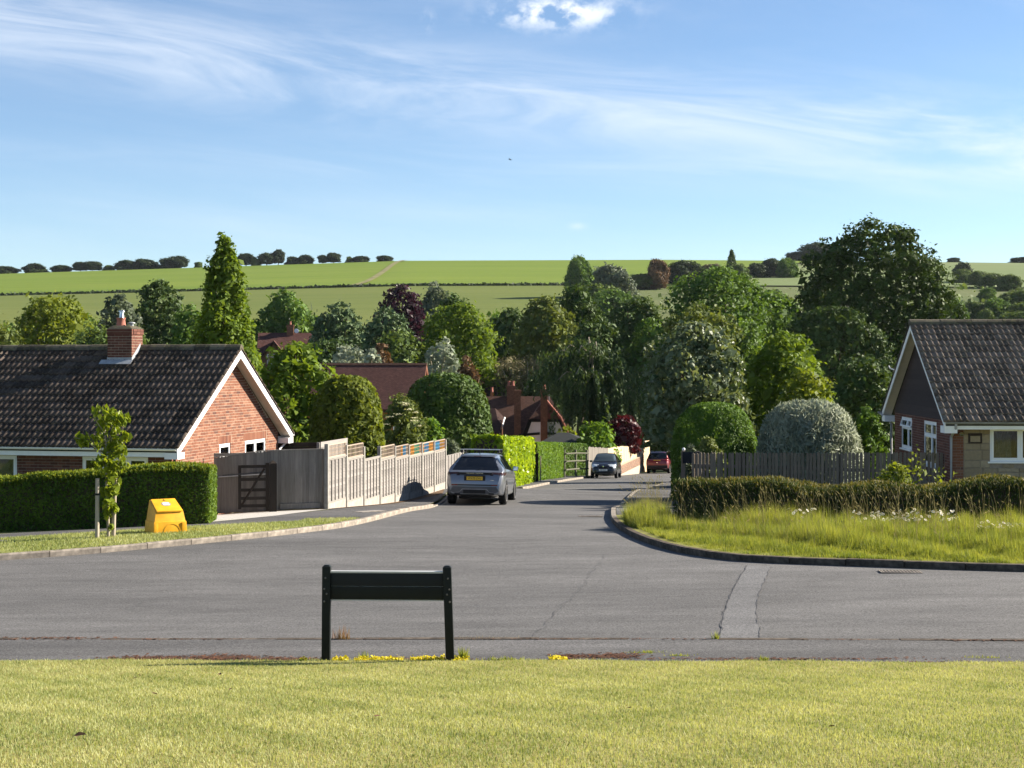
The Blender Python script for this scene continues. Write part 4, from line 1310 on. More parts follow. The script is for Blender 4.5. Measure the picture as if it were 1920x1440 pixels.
    g2 = MB(); a3 = [(D + ov + 0.04 + p[0] + ov + 0.04, p[1]) for p in arc + arc2]; g2.prism(a3, -LEN, og + 0.02, 'x'); g2.build('gutter', M['white'], root, smooth=True)
    MB().tube([(og - 0.1, D + ov + 0.02, ze - 0.06), (og - 0.14, D + 0.25, ze - 0.24), (0.09, D - 0.06, ze - 0.42), (0.09, D - 0.06, -0.3)], 0.036, 10).build('downpipe', M['white'], root, smooth=True)
    MB().tube([(0.09, -0.05, ze - 0.28), (0.09, -0.05, -0.3)], 0.034, 10).build('downpipe', M['black_plastic'], root, smooth=True)
    # --- chimney on the front slope by the ridge
    W2, y0, y1 = 0.36, D / 2 - 0.62, D / 2 + 0.05
    zt = zr + 0.60
    zb = lambda y: ze + tan * (y + ov)
    st = MB(); st.box(chx - W2, chx + W2, y0, y1, zb(y0) - 0.3, zt - 0.02)
    ch = st.build('chimney', M['mortar'], root)
    rb = MB()
    zc0 = zb(y0) + 0.14
    cells = brick_cells(-W2, W2, zc0, zt - 0.20, lambda x, z: True)
    lay_bricks(cells, Matrix.Translation((chx, y0, 0)), ch, M['brick_dark'], 999, rb)
    Ms = Matrix.Translation((chx + W2, y0, 0)) @ frame((0, 0, 0), (0, 1, 0))
    cells = brick_cells(0, y1 - y0, zc0, zt - 0.20, lambda x, z: z > zb(y0 + x) + 0.10)
    lay_bricks(cells, Ms, ch, M['brick_dark'], 999, rb)
    for k in range(2):                       # oversailing courses
        zz = zt - 0.185 + k * 0.078
        e = 0.03
        for cx in np.linspace(-W2 - e + 0.108, W2 + e - 0.108, 4):
            MB().box(chx + cx - 0.100, chx + cx + 0.100, y0 - e, y0 + 0.05, zz, zz + 0.068).build('brick', M['brick_dark'], ch)
        for cy in np.linspace(y0 + 0.06 + 0.11, y1 - 0.08, 3):
            MB().box(chx + W2 - 0.05, chx + W2 + e, cy - 0.10, cy + 0.10, zz, zz + 0.068).build('brick', M['brick_dark'], ch)
    cap = MB()
    b = [(chx - W2 - 0.02, y0 - 0.02), (chx + W2 + 0.02, y0 - 0.02), (chx + W2 + 0.02, y1 + 0.02), (chx - W2 - 0.02, y1 + 0.02)]
    t_ = [(chx - W2 + 0.10, y0 + 0.12), (chx + W2 - 0.12, y0 + 0.12), (chx + W2 - 0.12, y1 - 0.12), (chx - W2 + 0.10, y1 - 0.12)]
    cap.add([(*p, zt - 0.03) for p in b] + [(*p, zt + 0.06) for p in t_], [(0, 3, 2, 1), (4, 5, 6, 7)] + [(i, (i + 1) % 4, (i + 1) % 4 + 4, i + 4) for i in range(4)])
    cap.build('flaunching', M['ridge_tile'], ch, bevel=0.02)
    pot = MB(); pot.lathe([(0.135, 0), (0.125, 0.06), (0.11, 0.17), (0.125, 0.20), (0.125, 0.235), (0.10, 0.235)], 18, Matrix.Translation((chx - 0.12, (y0 + y1) / 2, zt + 0.05)))
    po = pot.build('chimney_pot', M['terracotta'], ch, smooth=True)
    cw = MB(); cw.lathe([(0.07, 0), (0.062, 0.02), (0.055, 0.16), (0.085, 0.165), (0.08, 0.19), (0.02, 0.20)], 16, Matrix.Translation((chx - 0.10, (y0 + y1) / 2, zt + 0.285)))
    cw.build('cowl', M['steel'], po, smooth=True)
    v2 = MB(); v2.lathe([(0.05, 0), (0.05, 0.07), (0.10, 0.075), (0.09, 0.10), (0.02, 0.115)], 14, Matrix.Translation((chx + 0.20, (y0 + y1) / 2, zt + 0.05)))
    v2.build('flue_vent', M['lead'], ch, smooth=True)
    # lead flashing: apron in front, stepped side pieces, soakers
    ap = MB(); zf = zb(y0)
    ap.box(chx - W2 - 0.012, chx + W2 + 0.012, y0 - 0.014, y0 - 0.0075, zf + 0.03, zf + 0.155)
    up = Vector((0, 1, tan)).normalized(); nn = Vector((0, -up.z, up.y))
    q = [Vector((chx - W2 - 0.16, y0, zf)), Vector((chx + W2 + 0.06, y0, zf))]
    a0, a1 = q[0] - up * 0.20 + nn * 0.085, q[1] - up * 0.20 + nn * 0.085
    b0, b1 = q[0] + up * 0.0 + nn * 0.10, q[1] + nn * 0.10
    ap.add([a0, a1, b1, b0, a0 + nn * 0.006, a1 + nn * 0.006, b1 + nn * 0.006, b0 + nn * 0.006], [(0, 3, 2, 1), (4, 5, 6, 7), (0, 1, 5, 4), (1, 2, 6, 5), (2, 3, 7, 6), (3, 0, 4, 7)])
    ap.build('flashing', M['lead'], ch)
    for sgn in (1, -1):
        x = chx + sgn * (W2 + 0.010)
        sf = MB(); sf.prism([(y0 - 0.01, zf + 0.03), (y0 - 0.01, zf + 0.16), (y1 - 0.15, zb(y1 - 0.15) + 0.24), (y1 - 0.15, zb(y1 - 0.15) + 0.05)], x - 0.003, x + 0.003, 'x')
        sf.build('flashing', M['lead'], ch)
    # thin wire strung from the corner to the fence
    return root
left_bungalow()

# ------------------------------------------------------------------ right bungalow
def right_bungalow():
    C = (11.86, 41.43, EYE - 4.10)
    root = empty('bungalow', C, math.atan2(-0.048, 0.999), 'bungalow with lichened tile roof, dark weatherboarded gable and stone front', 'house')
    D, LEN, ov, og = 7.7, 9.0, 0.46, 0.32
    ze, zr = 2.52, 5.24
    tan = (zr - ze) / (D / 2 + ov)
    zs = lambda y: ze + tan * (min(y, D - y) + ov)
    fw = [(1.0, 3.5, 1.44, 2.36), (5.4, 7.4, 1.2, 2.36)]
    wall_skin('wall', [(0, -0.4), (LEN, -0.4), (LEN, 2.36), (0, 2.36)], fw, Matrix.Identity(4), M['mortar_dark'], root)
    gw = [(1.86, 3.5, 1.15, 2.42), (5.12, 6.70, 1.45, 2.42)]
    Mg = frame((0, 0, 0), (0, -1, 0))          # local x = -depth, local y = +x (into the wall)
    gh = [(-b, -a, c, d) for a, b, c, d in gw]
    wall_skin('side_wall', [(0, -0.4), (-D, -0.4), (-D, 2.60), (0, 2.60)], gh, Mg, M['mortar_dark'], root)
    bk = MB(); bk.box(0.02, LEN, D - 0.02, D, -0.4, 2.3); bk.box(LEN - 0.02, LEN, 0.02, D - 0.03, -0.4, 2.3); bk.build('rear_wall', M['brick_dark'], root)
    # brick: side wall and the corner pier
    rest = MB()
    pier = brick_cells(0.0, 0.29, 0.62, 2.36, lambda x, z: True)
    lay_bricks(pier, Matrix.Translation((0, -0.004, 0)), root, M['brick'], 999, rest)
    sc = brick_cells(-D, 0, 0.70, 2.55, lambda x, z: True, gh)
    sc.sort(key=lambda c: -c[0])
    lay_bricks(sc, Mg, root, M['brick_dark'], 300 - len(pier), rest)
    o = link('brick_field', rest.mesh('brick_field', M['brick_dark'], fix=False), root); o['kind'] = 'stuff'
    # stone cladding: coursed random ashlar, block by block
    rng = random.Random(5)
    z = 0.40; course = 0
    hs = [0.20, 0.27, 0.16, 0.24, 0.20, 0.28, 0.18, 0.24, 0.22]
    for hgt in hs:
        x = 0.30
        while x < 3.9:
            L = rng.uniform(0.28, 0.62)
            zz = [(z, hgt)] if rng.random() < 0.7 else [(z, hgt * 0.5), (z + hgt * 0.5, hgt * 0.5)]
            for za, hh in zz:
                x1 = min(x + L, 3.9); z1 = min(za + hh, 2.35)
                a, b = x, x1
                for hx0, hx1, hz0, hz1 in fw:
                    if za + hh > hz0 and za < hz1:
                        if b > hx0 and a < hx0: b = hx0 - 0.004
                        elif a >= hx0 - 0.01 and a < hx1: a = b
                if b - a > 0.06 and z1 - za > 0.04:
                    sb = MB(); e = 0.007; pr = rng.uniform(0.008, 0.024)
                    sb.add([(a + e, -0.002, za + e), (b - e, -0.002, za + e), (b - e, -0.002, z1 - e), (a + e, -0.002, z1 - e),
                            (a + e * 2.2, -pr, za + e * 2), (b - e * 2.2, -pr * rng.uniform(0.7, 1.3), za + e * 2), (b - e * 2, -pr, z1 - e * 2), (a + e * 2, -pr * rng.uniform(0.7, 1.3), z1 - e * 2)],
                           [(4, 5, 6, 7), (0, 1, 5, 4), (1, 2, 6, 5), (2, 3, 7, 6), (3, 0, 4, 7)])
                    sb.build('stone_block', M['stone'], root)
            x += L
        z += hgt
    # windows
    window(root, Matrix.Translation((1.0, 0, 1.44)), 2.5, 0.92, [0.32, 0.68], inside='curtain')
    window(root, Matrix.Translation((5.4, 0, 1.2)), 2.0, 1.16, [0.5, 0.5])
    for k, (a, b, z0, z1) in enumerate(gw):
        window(root, Mg @ Matrix.Translation((-b, 0, z0)), b - a, z1 - z0, [0.62, 0.38], toplight=0.33, open_top=(k == 1))
    # weatherboards: lapped planks up the gable
    n = 0; z = 2.52; bh = 0.155
    while z < zr - 0.25:
        za = z; zt = z + bh + 0.02
        yl = max(0.0, (za - ze + 0.16) / tan - ov); yr_ = D - yl
        yl2 = max(0.0, (zt - ze + 0.16) / tan - ov); yr2 = D - yl2
        if yr2 - yl2 < 0.15: break
        pb = MB()
        pb.add([(-0.030, yl, za), (-0.030, yr_, za), (-0.006, yr2, zt), (-0.006, yl2, zt), (-0.005, yl, za), (-0.005, yr_, za)],
               [(0, 3, 2, 1), (0, 1, 5, 4), (0, 4, 3), (1, 2, 5)])
        pb.build('weatherboard', M['weatherboard'], root)
        z += bh
    bp = MB(); bp.prism([(0, 2.5), (D, 2.5), (D, zs(D) - 0.2), (D / 2, zs(D / 2) - 0.2), (0, zs(0) - 0.2)], -0.003, 0.05, 'x'); bp.build('gable_backing', M['beam'], root)
    # roof
    deck = MB(); t = 0.10
    deck.prism([(-ov, ze - 0.02), (D / 2, zr - 0.02), (D + ov, ze - 0.02), (D + ov, ze - t), (D / 2, zr - t - 0.02), (-ov, ze - t)], -og + 0.03, LEN, 'x')
    roof = deck.build('roof', M['black_plastic'], root)
    tiled_slope(roof, 'roof_tile', M['tile_right'], -og - 0.03, 26, 1, -ov - 0.03, ze, D / 2, zr, 16, 18)
    tiled_slope(roof, 'roof_tile', M['tile_right'], -og - 0.03, 26, 1, D + ov + 0.03, ze, D / 2, zr, 16, 0)
    ridge_run(roof, -og - 0.03, LEN, D / 2, zr + 0.075, M['ridge_tile'])
    for s in (1, -1):
        ye = -ov - 0.03 if s > 0 else D + ov + 0.03
        bb = MB(); w = 0.17
        bb.prism([(ye, ze + 0.01), (D / 2, zr + 0.005), (D / 2, zr - w * 1.17), (ye, ze - w * 1.02)], -og + 0.004, -og + 0.03, 'x')
        bb.build('bargeboard', M['white'], root)
        sf = MB(); sf.prism([(ye + s * 0.02, ze - 0.115), (D / 2 - s * 0.004, zr - 0.125), (D / 2 - s * 0.004, zr - 0.145), (ye + s * 0.02, ze - 0.135)], -og + 0.032, -0.032, 'x')
        sf.build('soffit', M['soffit'], root)
        y0, y1 = (ye + 0.005, -0.004) if s > 0 else (D + 0.004, ye - 0.005)
        MB().box(-og + 0.001, 0.02, min(y0, y1), max(y0, y1), ze - 0.30, ze - 0.11).build('box_end', M['white'], root)
    MB().box(-og + 0.04, LEN, -ov + 0.02, -ov + 0.045, ze - 0.20, ze + 0.0).build('fascia', M['white'], root)
    MB().box(0.03, LEN, -ov + 0.05, -0.03, ze - 0.19, ze - 0.175).build('soffit', M['soffit'], root)
    n = 8
    arc = [(-ov - 0.04 + 0.058 * math.cos(math.pi * (1 + k / n)), ze - 0.0 + 0.062 * math.sin(math.pi * (1 + k / n))) for k in range(n + 1)]
    arc2 = [(-ov - 0.04 + 0.050 * math.cos(math.pi * (1 + k / n)), ze + 0.002 + 0.053 * math.sin(math.pi * (1 + k / n))) for k in range(n + 1)][::-1]
    gut = MB(); gut.prism(arc + arc2, -og + 0.02, LEN, 'x'); gut.build('gutter', M['gutter'], root, smooth=True)
    g2 = MB(); g2.prism([(D - p[0], p[1]) for p in arc + arc2], -og - 0.12, LEN, 'x'); g2.build('gutter', M['gutter'], root, smooth=True)
    MB().tube([(-0.02, -ov - 0.04, ze - 0.05), (-0.02, -ov - 0.03, ze - 0.16), (-0.05, -0.08, ze - 0.42), (-0.05, -0.08, -0.2)], 0.038, 10).build('downpipe', M['pipe'], root, smooth=True)
    MB().tube([(-og - 0.05, D + ov + 0.03, ze - 0.05), (-0.10, D + 0.06, ze - 0.36), (-0.10, D + 0.06, -0.2)], 0.038, 10).build('downpipe', M['pipe'], root, smooth=True)
    # wall lamp, sign board, sensor on the verge
    lp = MB(); lp.lathe([(0.02, 0), (0.065, 0.015), (0.075, 0.06), (0.05, 0.09), (0.01, 0.10)], 12, Matrix.Translation((0.22, -0.09, 2.14)) @ Matrix.Rotation(R(20), 4, 'X'))
    lamp = lp.build('wall_lamp', M['chrome'], root, smooth=True)
    MB().tube([(0.10, -0.005, 2.20), (0.14, -0.09, 2.215), (0.22, -0.09, 2.22)], 0.012, 6).build('bracket', M['black_metal'], lamp)
    sp = MB(); sp.box(0.42, 0.78, -0.045, -0.026, 1.93, 2.20); sg = sp.build('house_plaque', M['weatherboard'], root)
    MB().box(0.47, 0.73, -0.052, -0.0455, 1.97, 2.13).build('plaque_panel', M['stone'], sg)
    MB().tube([(-og, 6.2, zs(1.5) + 0.12), (-og - 0.12, 6.25, zs(1.5) + 0.17), (-og - 0.16, 6.25, zs(1.5) + 0.25)], 0.02, 6).build('aerial_bracket', M['white'], root)
    return root
right_bungalow()

# ------------------------------------------------------------------ houses further down the hill
def uv_planar(me):
    uv = me.uv_layers.new(name='UVMap')
    for p in me.polygons:
        n = p.normal
        ax = Vector((-n.y, n.x, 0))
        if ax.length < 1e-3: ax = Vector((1, 0, 0))
        ax.normalize(); up = n.cross(ax)
        for li in p.loop_indices:
            co = me.vertices[me.loops[li].vertex_index].co
            uv.data[li].uv = (co.dot(ax), co.dot(up))
def part(name, mb, mat, parent, smooth=False):
    me = mb.mesh(name, mat, smooth); uv_planar(me)
    return link(name, me, parent)
def small_window(parent, M_, w, h, mull=1):
    mb = MB(); f = 0.06
    mb.box(0, w, -0.02, 0.05, 0, f).box(0, w, -0.02, 0.05, h - f, h).box(0, f, -0.02, 0.05, f, h - f).box(w - f, w, -0.02, 0.05, f, h - f)
    for k in range(1, mull + 1): mb.box(w * k / (mull + 1) - 0.03, w * k / (mull + 1) + 0.03, -0.02, 0.05, f, h - f)
    o = mb.build('window', M['upvc'], parent, mtx=M_)
    MB().box(f, w - f, 0.01, 0.03, f, h - f).build('pane', M['glass'], o)
    return o
def stack(parent, x, y, w, d, z0, z1, mat, pots=1, flare=0.0, name='chimney', caps=True):
    mb = MB()
    if flare:
        prof = [(w / 2 + flare, z0), (w / 2 + flare, z0 + 0.5), (w / 2, z0 + 1.6), (w / 2, z1)]
        pts = [(x + a, b) for a, b in prof] + [(x - a, b) for a, b in prof[::-1]]
        mb.prism(pts, y - d / 2, y + d / 2, 'y')
    else: mb.box(x - w / 2, x + w / 2, y - d / 2, y + d / 2, z0, z1)
    c = part(name, mb, mat, parent)
    if caps:
        part('chimney_cap', MB().box(x - w / 2 - .05, x + w / 2 + .05, y - d / 2 - .05, y + d / 2 + .05, z1 - .22, z1 - .03).box(x - w / 2 - .02, x + w / 2 + .02, y - d / 2 - .02, y + d / 2 + .02, z1 - 0.02, z1 + .05), mat, c)
    for k in range(pots):
        px = x + (k - (pots - 1) / 2) * 0.34
        MB().lathe([(0.13, 0), (0.10, 0.30), (0.12, 0.32), (0.12, 0.38), (0.09, 0.38)], 12, Matrix.Translation((px, y, z1 + 0.05))).build('chimney_pot', M['terracotta'], c, smooth=True)
    return c

def tile_house():
    Y = 104.0
    p0, p1 = W(600, 683, Y), W(800, 683, Y - 1.5)
    g = G(0, Y) - 0.2
    root = empty('tiled_house', ((p1.x), Y - 1.5, g), R(-4), 'long brown tiled roof of a house behind the round dark bush', 'house')
    L = 8.6; zr = p1.z - g; ze = zr - 2.9; dep = 3.4
    rf = MB(); rf.prism([(-dep, ze), (0, zr), (dep, ze), (dep, ze - .2), (0, zr - .22), (-dep, ze - .2)], -L, 0, 'x'); part('roof', rf, M['roof_red'], root)
    part('ridge', MB().prism([(-.14, zr - .05), (0, zr + .09), (.14, zr - .05)], -L, 0.02, 'x'), M['roof_brown'], root)
    wl_ = MB(); wl_.prism([(-dep + .4, -0.5), (dep - .4, -0.5), (dep - .4, ze - .1), (0, zr - .35), (-dep + .4, ze - .1)], -L + .2, -0.25, 'x'); part('wall', wl_, M['far_brick_sunlit'], root)
    for s in (1, -1):
        part('bargeboard', MB().prism([(s * dep, ze - .02), (0, zr - .02), (0, zr - .26), (s * dep, ze - .24)], -0.04, 0.015, 'x'), M['brick'], root)
    for x in (-7.2, -4.4, -1.8): small_window(root, Matrix.Translation((x, -dep + .38, ze - 1.9)), 1.3, 1.2)
tile_house()

def red_house():
    Y = 172.0
    c = W(535, 624, Y); g = G(c.x, Y)
    root = empty('gabled_house', (c.x, Y, g), R(6), 'red roofed house with brick chimney far off under the round tree', 'house')
    zr = c.z - g; ze = zr - 2.6; L = 7.0; dep = 3.2
    rf = MB(); rf.prism([(-dep, ze), (0, zr), (dep, ze), (dep, ze - .2), (0, zr - .25), (-dep, ze - .2)], -3.0, 3.6, 'x'); part('roof', rf, M['roof_red'], root)
    part('wall', MB().prism([(-dep + .4, -1), (dep - .4, -1), (dep - .4, ze - .1), (0, zr - .4), (-dep + .4, ze - .1)], -2.7, 3.3, 'x'), M['far_brick'], root)
    # cross gable towards the camera
    gz = zr - 0.9
    part('gable_roof', MB().prism([(-2.6, gz - 1.8), (-1.1, gz), (0.4, gz - 1.8), (0.4, gz - 2.0), (-1.1, gz - .2), (-2.6, gz - 2.0)], -dep - 1.2, -0.3, 'y'), M['roof_red'], root)
    part('gable_wall', MB().prism([(-2.4, -1), (0.2, -1), (0.2, gz - 1.9), (-1.1, gz - .3), (-2.4, gz - 1.9)], -dep - 0.9, -1.0, 'y'), M['far_brick'], root)
    small_window(root, Matrix.Translation((-1.8, -dep - .92, gz - 2.6)), 1.3, 1.1)
    stack(root, 0.55, 0.0, 0.75, 0.75, ze, zr + 0.85, M['far_brick'], pots=1)
    MB().lathe([(0.02, 0), (0.22, 0.05), (0.26, 0.08), (0.2, 0.09)], 12, Matrix.Translation((1.25, -0.25, zr + 0.2)) @ Matrix.Rotation(R(80), 4, 'X')).build('satellite_dish', M['white'], root)
red_house()

def cottage():
    Y = 128.0
    o = W(1018, 830, Y); g = G(o.x, Y) - 0.1
    root = empty('cottage', (o.x, Y, g), 0, 'timber framed white cottage with half-hipped tiled roof and tall chimneys', 'house')
    k = Y / FPX                                   # metres per photograph pixel
    px = lambda a: (a - 1018) * k
    pz = lambda b: EYE - (b - HOR) * k - g
    zr, ze = pz(743), pz(822)
    # main range: ridge runs left to right, hipped at the right end; a half-hipped gable comes forward on the right
    dep = 3.6
    xl, xr = px(905), px(1040)
    rf = MB()
    rf.add([(xl, -dep, ze), (xr + 1.9, -dep, ze), (xr + 1.9, dep, ze), (xl, dep, ze), (xl, 0, zr), (xr - 0.4, 0, zr)],
           [(0, 1, 5, 4), (1, 2, 5), (2, 3, 4, 5), (0, 4, 3), (0, 3, 2, 1)])
    part('roof', rf, M['roof_brown'], root)
    part('wall', MB().box(xl + .3, xr + 1.6, -dep + .4, dep - .4, -1, ze + .1), M['far_brick'], root)
    # forward gable
    gx0, gxm0, gxm1, gx1 = px(972), px(993), px(1046), px(1072)
    zh, zt = pz(781), pz(746)
    y0 = -dep - 1.6
    gz0 = ze - 0.9
    gr = MB()
    xm = (gxm0 + gxm1) / 2
    gr.add([(gx0 - .3, y0 - .3, gz0), (gxm0 - .1, y0 - .3, zh), (gxm1 + .1, y0 - .3, zh), (gx1 + .3, y0 - .3, gz0), (xm, y0 + 1.0, zt), (xm, 0.2, zt), (gx0 - .3, 0.2, gz0), (gx1 + .3, 0.2, gz0)],
           [(1, 2, 4), (0, 1, 4, 5, 6), (2, 3, 7, 5, 4)])
    part('gable_roof', gr, M['roof_brown'], root)
    hipl = MB()
    for a, b in (((gxm1 + .1, y0 - .3, zh), (xm, y0 + 1.0, zt)), ((gx1 + .3, y0 - .3, gz0), (gxm1 + .1, y0 - .3, zh))):
        hipl.tube([Vector(a) + Vector((0, 0, .05)), Vector(b) + Vector((0, 0, .05))], 0.10, 6)
    part('hip_tiles', hipl, M['terracotta'], root)
    part('gable_wall', MB().prism([(gx0, -1), (gx1, -1), (gx1, gz0), (gxm1, zh - .05), (gxm0, zh - .05), (gx0, gz0)], y0, y0 + .3, 'y'), M['render_white'], root)
    def beam(a, b, w=0.2):
        a, b = Vector((a[0], 0, a[1])), Vector((b[0], 0, b[1]))
        d = (b - a).normalized(); n = Vector((-d.z, 0, d.x)) * w / 2
        mb = MB(); mb.prism([((a + n).x, (a + n).z), ((b + n).x, (b + n).z), ((b - n).x, (b - n).z), ((a - n).x, (a - n).z)], y0 - .06, y0 - .005, 'y')
        part('beam', mb, M['beam'], root)
    zb_ = pz(809)
    beam((gx0 + .05, zb_ - 0.06), (px(1010), zb_ + .08)); beam((px(1023), zb_ + 0.08), (gx1 - .05, zb_ - 0.05))
    beam((gxm0 - .05, zh - .14), (gxm1 + .05, zh - .14), .22)
    beam((gx0 - .05, gz0 - .1), (gxm0 - .02, zh - .1), .30); beam((gx1 + .05, gz0 - .1), (gxm1 + .02, zh - .1), .30)
    beam((gx0 + .1, -0.5), (gx0 + .1, gz0), .25); beam((gx1 - .1, -0.5), (gx1 - .1, gz0), .25)
    # stacks
    stack(root, px(1017.5), y0 - .36, 12 * k, .62, -0.5, pz(728), M['far_brick'], 1, flare=0.16)
    stack(root, px(970), -dep + .3, 12 * k, .7, 1.0, pz(731), M['far_brick'], 0)
    stack(root, px(958), -0.3, 15 * k, .8, 1.0, pz(724), M['far_brick'], 2)
    stack(root, px(922), 0.4, 5 * k, .4, zr - 1, pz(736), M['far_brick_sunlit'], 1, caps=False)
    MB().tube([(px(1029), -1, zr - .5), (px(1029), -1, pz(716))], 0.03, 6).build('aerial_pole', M['gutter'], root)
    ae = MB(); ae.tube([(px(1024), -1, pz(735)), (px(1031), -1.1, pz(735))], 0.025, 5)
    for q in (1024, 1026, 1028, 1030): ae.tube([(px(q), -1.25, pz(735)), (px(q), -0.75, pz(735))], 0.02, 4)
    ae.build('aerial', M['gutter'], root)
cottage()

def brick_annexe():
    Y = 118.0; k = Y / FPX
    o = W(930, 830, Y); g = G(o.x, Y) - 0.1
    root = empty('brick_annexe', (o.x, Y, g), 0, 'small orange brick annexe with steep tiled roof beside the cottage', 'house')
    px = lambda a: (a - 930) * k
    pz = lambda b: EYE - (b - HOR) * k - g
    xg0, xg1 = px(933), px(954)
    za, ze = pz(766), pz(812)
    xm = (px(940) + px(949)) / 2
    part('gable_wall', MB().prism([(0.0, -1), (2.6, -1), (2.6, ze + .3), (1.55, pz(786)), (1.05, pz(786)), (0.0, ze + .3)], px(936), px(936) + .25, 'x'), M['far_brick_sunlit'], root)
    rf = MB()
    xl = px(905)
    rf.add([(xl, -0.3, ze), (px(939), -0.3, ze), (px(946), 1.3, pz(784)), (px(928), 1.3, za), (xl, 1.3, za), (xl, 2.9, ze), (px(939), 2.9, ze)],
           [(0, 1, 2, 3, 4), (3, 2, 6, 5, 4), (1, 6, 2)])
    part('roof', rf, M['roof_dark'], root)
    part('wall', MB().box(xl, px(935), 0.1, 2.5, -1, ze + .15), M['far_brick'], root)
    part('bargeboard', MB().tube([(px(937), -0.2, ze), (px(946), 1.3, pz(784))], .07, 5), M['white'], root)
    small_window(root, Matrix.Translation((px(936) + .24, 0.9, pz(805))) @ Matrix.Rotation(R(90), 4, 'Z'), .8, .7, 1)
brick_annexe()

def dark_house():
    Y = 150.0; k = Y / FPX
    o = W(895, 730, Y); g = G(o.x, Y)
    root = empty('dark_roofed_house', (o.x, Y, g), R(20), 'dark tiled roof glimpsed between trees left of the cottage chimneys', 'house')
    zr = EYE - (700 - HOR) * k - g; ze = zr - 2.4
    part('roof', MB().prism([(-3, ze), (0, zr), (3, ze), (3, ze - .2), (0, zr - .2), (-3, ze - .2)], -2.0, 2.0, 'x'), M['roof_dark'], root)
    part('wall', MB().prism([(-2.6, -1), (2.6, -1), (2.6, ze - .05), (0, zr - .3), (-2.6, ze - .05)], -1.8, 1.8, 'x'), M['far_brick'], root)
    small_window(root, Matrix.Translation((-0.6, -2.62, ze - 1.6)), 1.2, 1.1)
    MB().tube([(0.3, 0, zr), (0.2, 0, zr + 1.1)], .03, 5).build('aerial_pole', M['gutter'], root)
    ae = MB(); ae.tube([(-0.5, 0, zr + 1.05), (0.5, .1, zr + 1.2)], .05, 5); ae.build('aerial', M['white'], root)
dark_house()

def hip_garage():
    Y = 109.0; k = Y / FPX
    o = W(1062, 838, Y); g = G(o.x, Y)
    root = empty('garage', (o.x, Y, g), R(-6), 'low brick garage with dark hipped roof beyond the clipped hedges', 'garage')
    px = lambda a: (a - 1062) * k
    zr = EYE - (811 - HOR) * k - g; ze = EYE - (833 - HOR) * k - g
    x0, x1 = px(1006), px(1118); dp = 2.4
    rf = MB(); rf.add([(x0, -dp, ze), (x1, -dp, ze), (x1, dp, ze), (x0, dp, ze), (px(1046), 0, zr), (px(1066), 0, zr)], [(0, 1, 5, 4), (1, 2, 5), (2, 3, 4, 5), (3, 0, 4), (0, 3, 2, 1)])
    part('roof', rf, M['roof_slate'], root)
    part('wall', MB().box(x0 + .3, x1 - .3, -dp + .3, dp - .3, -0.6, ze - .02), M['far_brick'], root)
    part('fascia', MB().box(x0 - .02, x1 + .02, -dp - .04, -dp - .004, ze - .14, ze + .02), M['brick_dark'], root)
    dm = MB(); dm.box(px(1098), px(1112), -dp + .24, -dp + .297, -0.5, ze - .3); part('door', dm, M['picket'], root)
hip_garage()
# ------------------------------------------------------------------ street nameplate seen from behind
def nameplate():
    Y0 = 14.12
    xl, xr = at(611, Y0)[0], at(842, Y0)[0]
    g = G(0.5 * (xl + xr), Y0) + 0.09
    root = empty('street_nameplate', ((xl + xr) / 2, Y0, g), R(-2), 'black street nameplate on two posts seen from behind at lawn edge', 'street sign')
    w = (xr - xl) / 2
    def post(x, lean, h):
        mb = MB(); a = 0.038
        mb.box(-a, a, -a, a, -0.25, h)
        mb.add([(-a, -a, h), (a, -a, h), (a, a, h), (-a, a, h), (-a * .55, -a * .55, h + .016), (a * .55, -a * .55, h + .016), (a * .55, a * .55, h + .016), (-a * .55, a * .55, h + .016)],
               [(4, 5, 6, 7), (0, 1, 5, 4), (1, 2, 6, 5), (2, 3, 7, 6), (3, 0, 4, 7)])
        return mb.build('post', M['black_plastic'], root, (x, 0, 0), (0, lean, 0), bevel=0.004)
    h = 0.865
    p1 = post(-w, R(0.4), h); p2 = post(w + 0.012, R(-1.9), h - 0.002)
    x0, x1 = -w + 0.04, w - 0.045
    MB().box(x0, x1, -0.012, 0.012, h - 0.178, h - 0.058).build('backboard', M['panel_back'], root, bevel=0.003)
    MB().box(x0, x1, -0.010, 0.014, h - 0.300, h - 0.184).build('backboard', M['black_plastic'], root, bevel=0.003)
    MB().box(x0 + .002, x1 - .002, -0.022, 0.040, h - 0.056, h - 0.040).build('top_rail', M['grey_edge'], root)
    MB().box(x0 + .002, x1 - .002, -0.006, 0.034, h - 0.312, h - 0.302).build('bottom_rail', M['grey_edge'], root)
    MB().box(x0, x1, 0.016, 0.030, h - 0.300, h - 0.060).build('name_panel', M['plate_white'], root)
    for s, p in ((-1, p1), (1, p2)):
        for dz, dx in ((0.10, .006), (0.20, .016), (0.245, -.006), (0.315, .016)):
            MB().lathe([(0.009, 0), (0.009, 0.006), (0.004, 0.009)], 10, Matrix.Translation((s * dx, -0.0385, h - dz)) @ Matrix.Rotation(R(90), 4, 'X')).build('bolt', M['iron'], p)
nameplate()

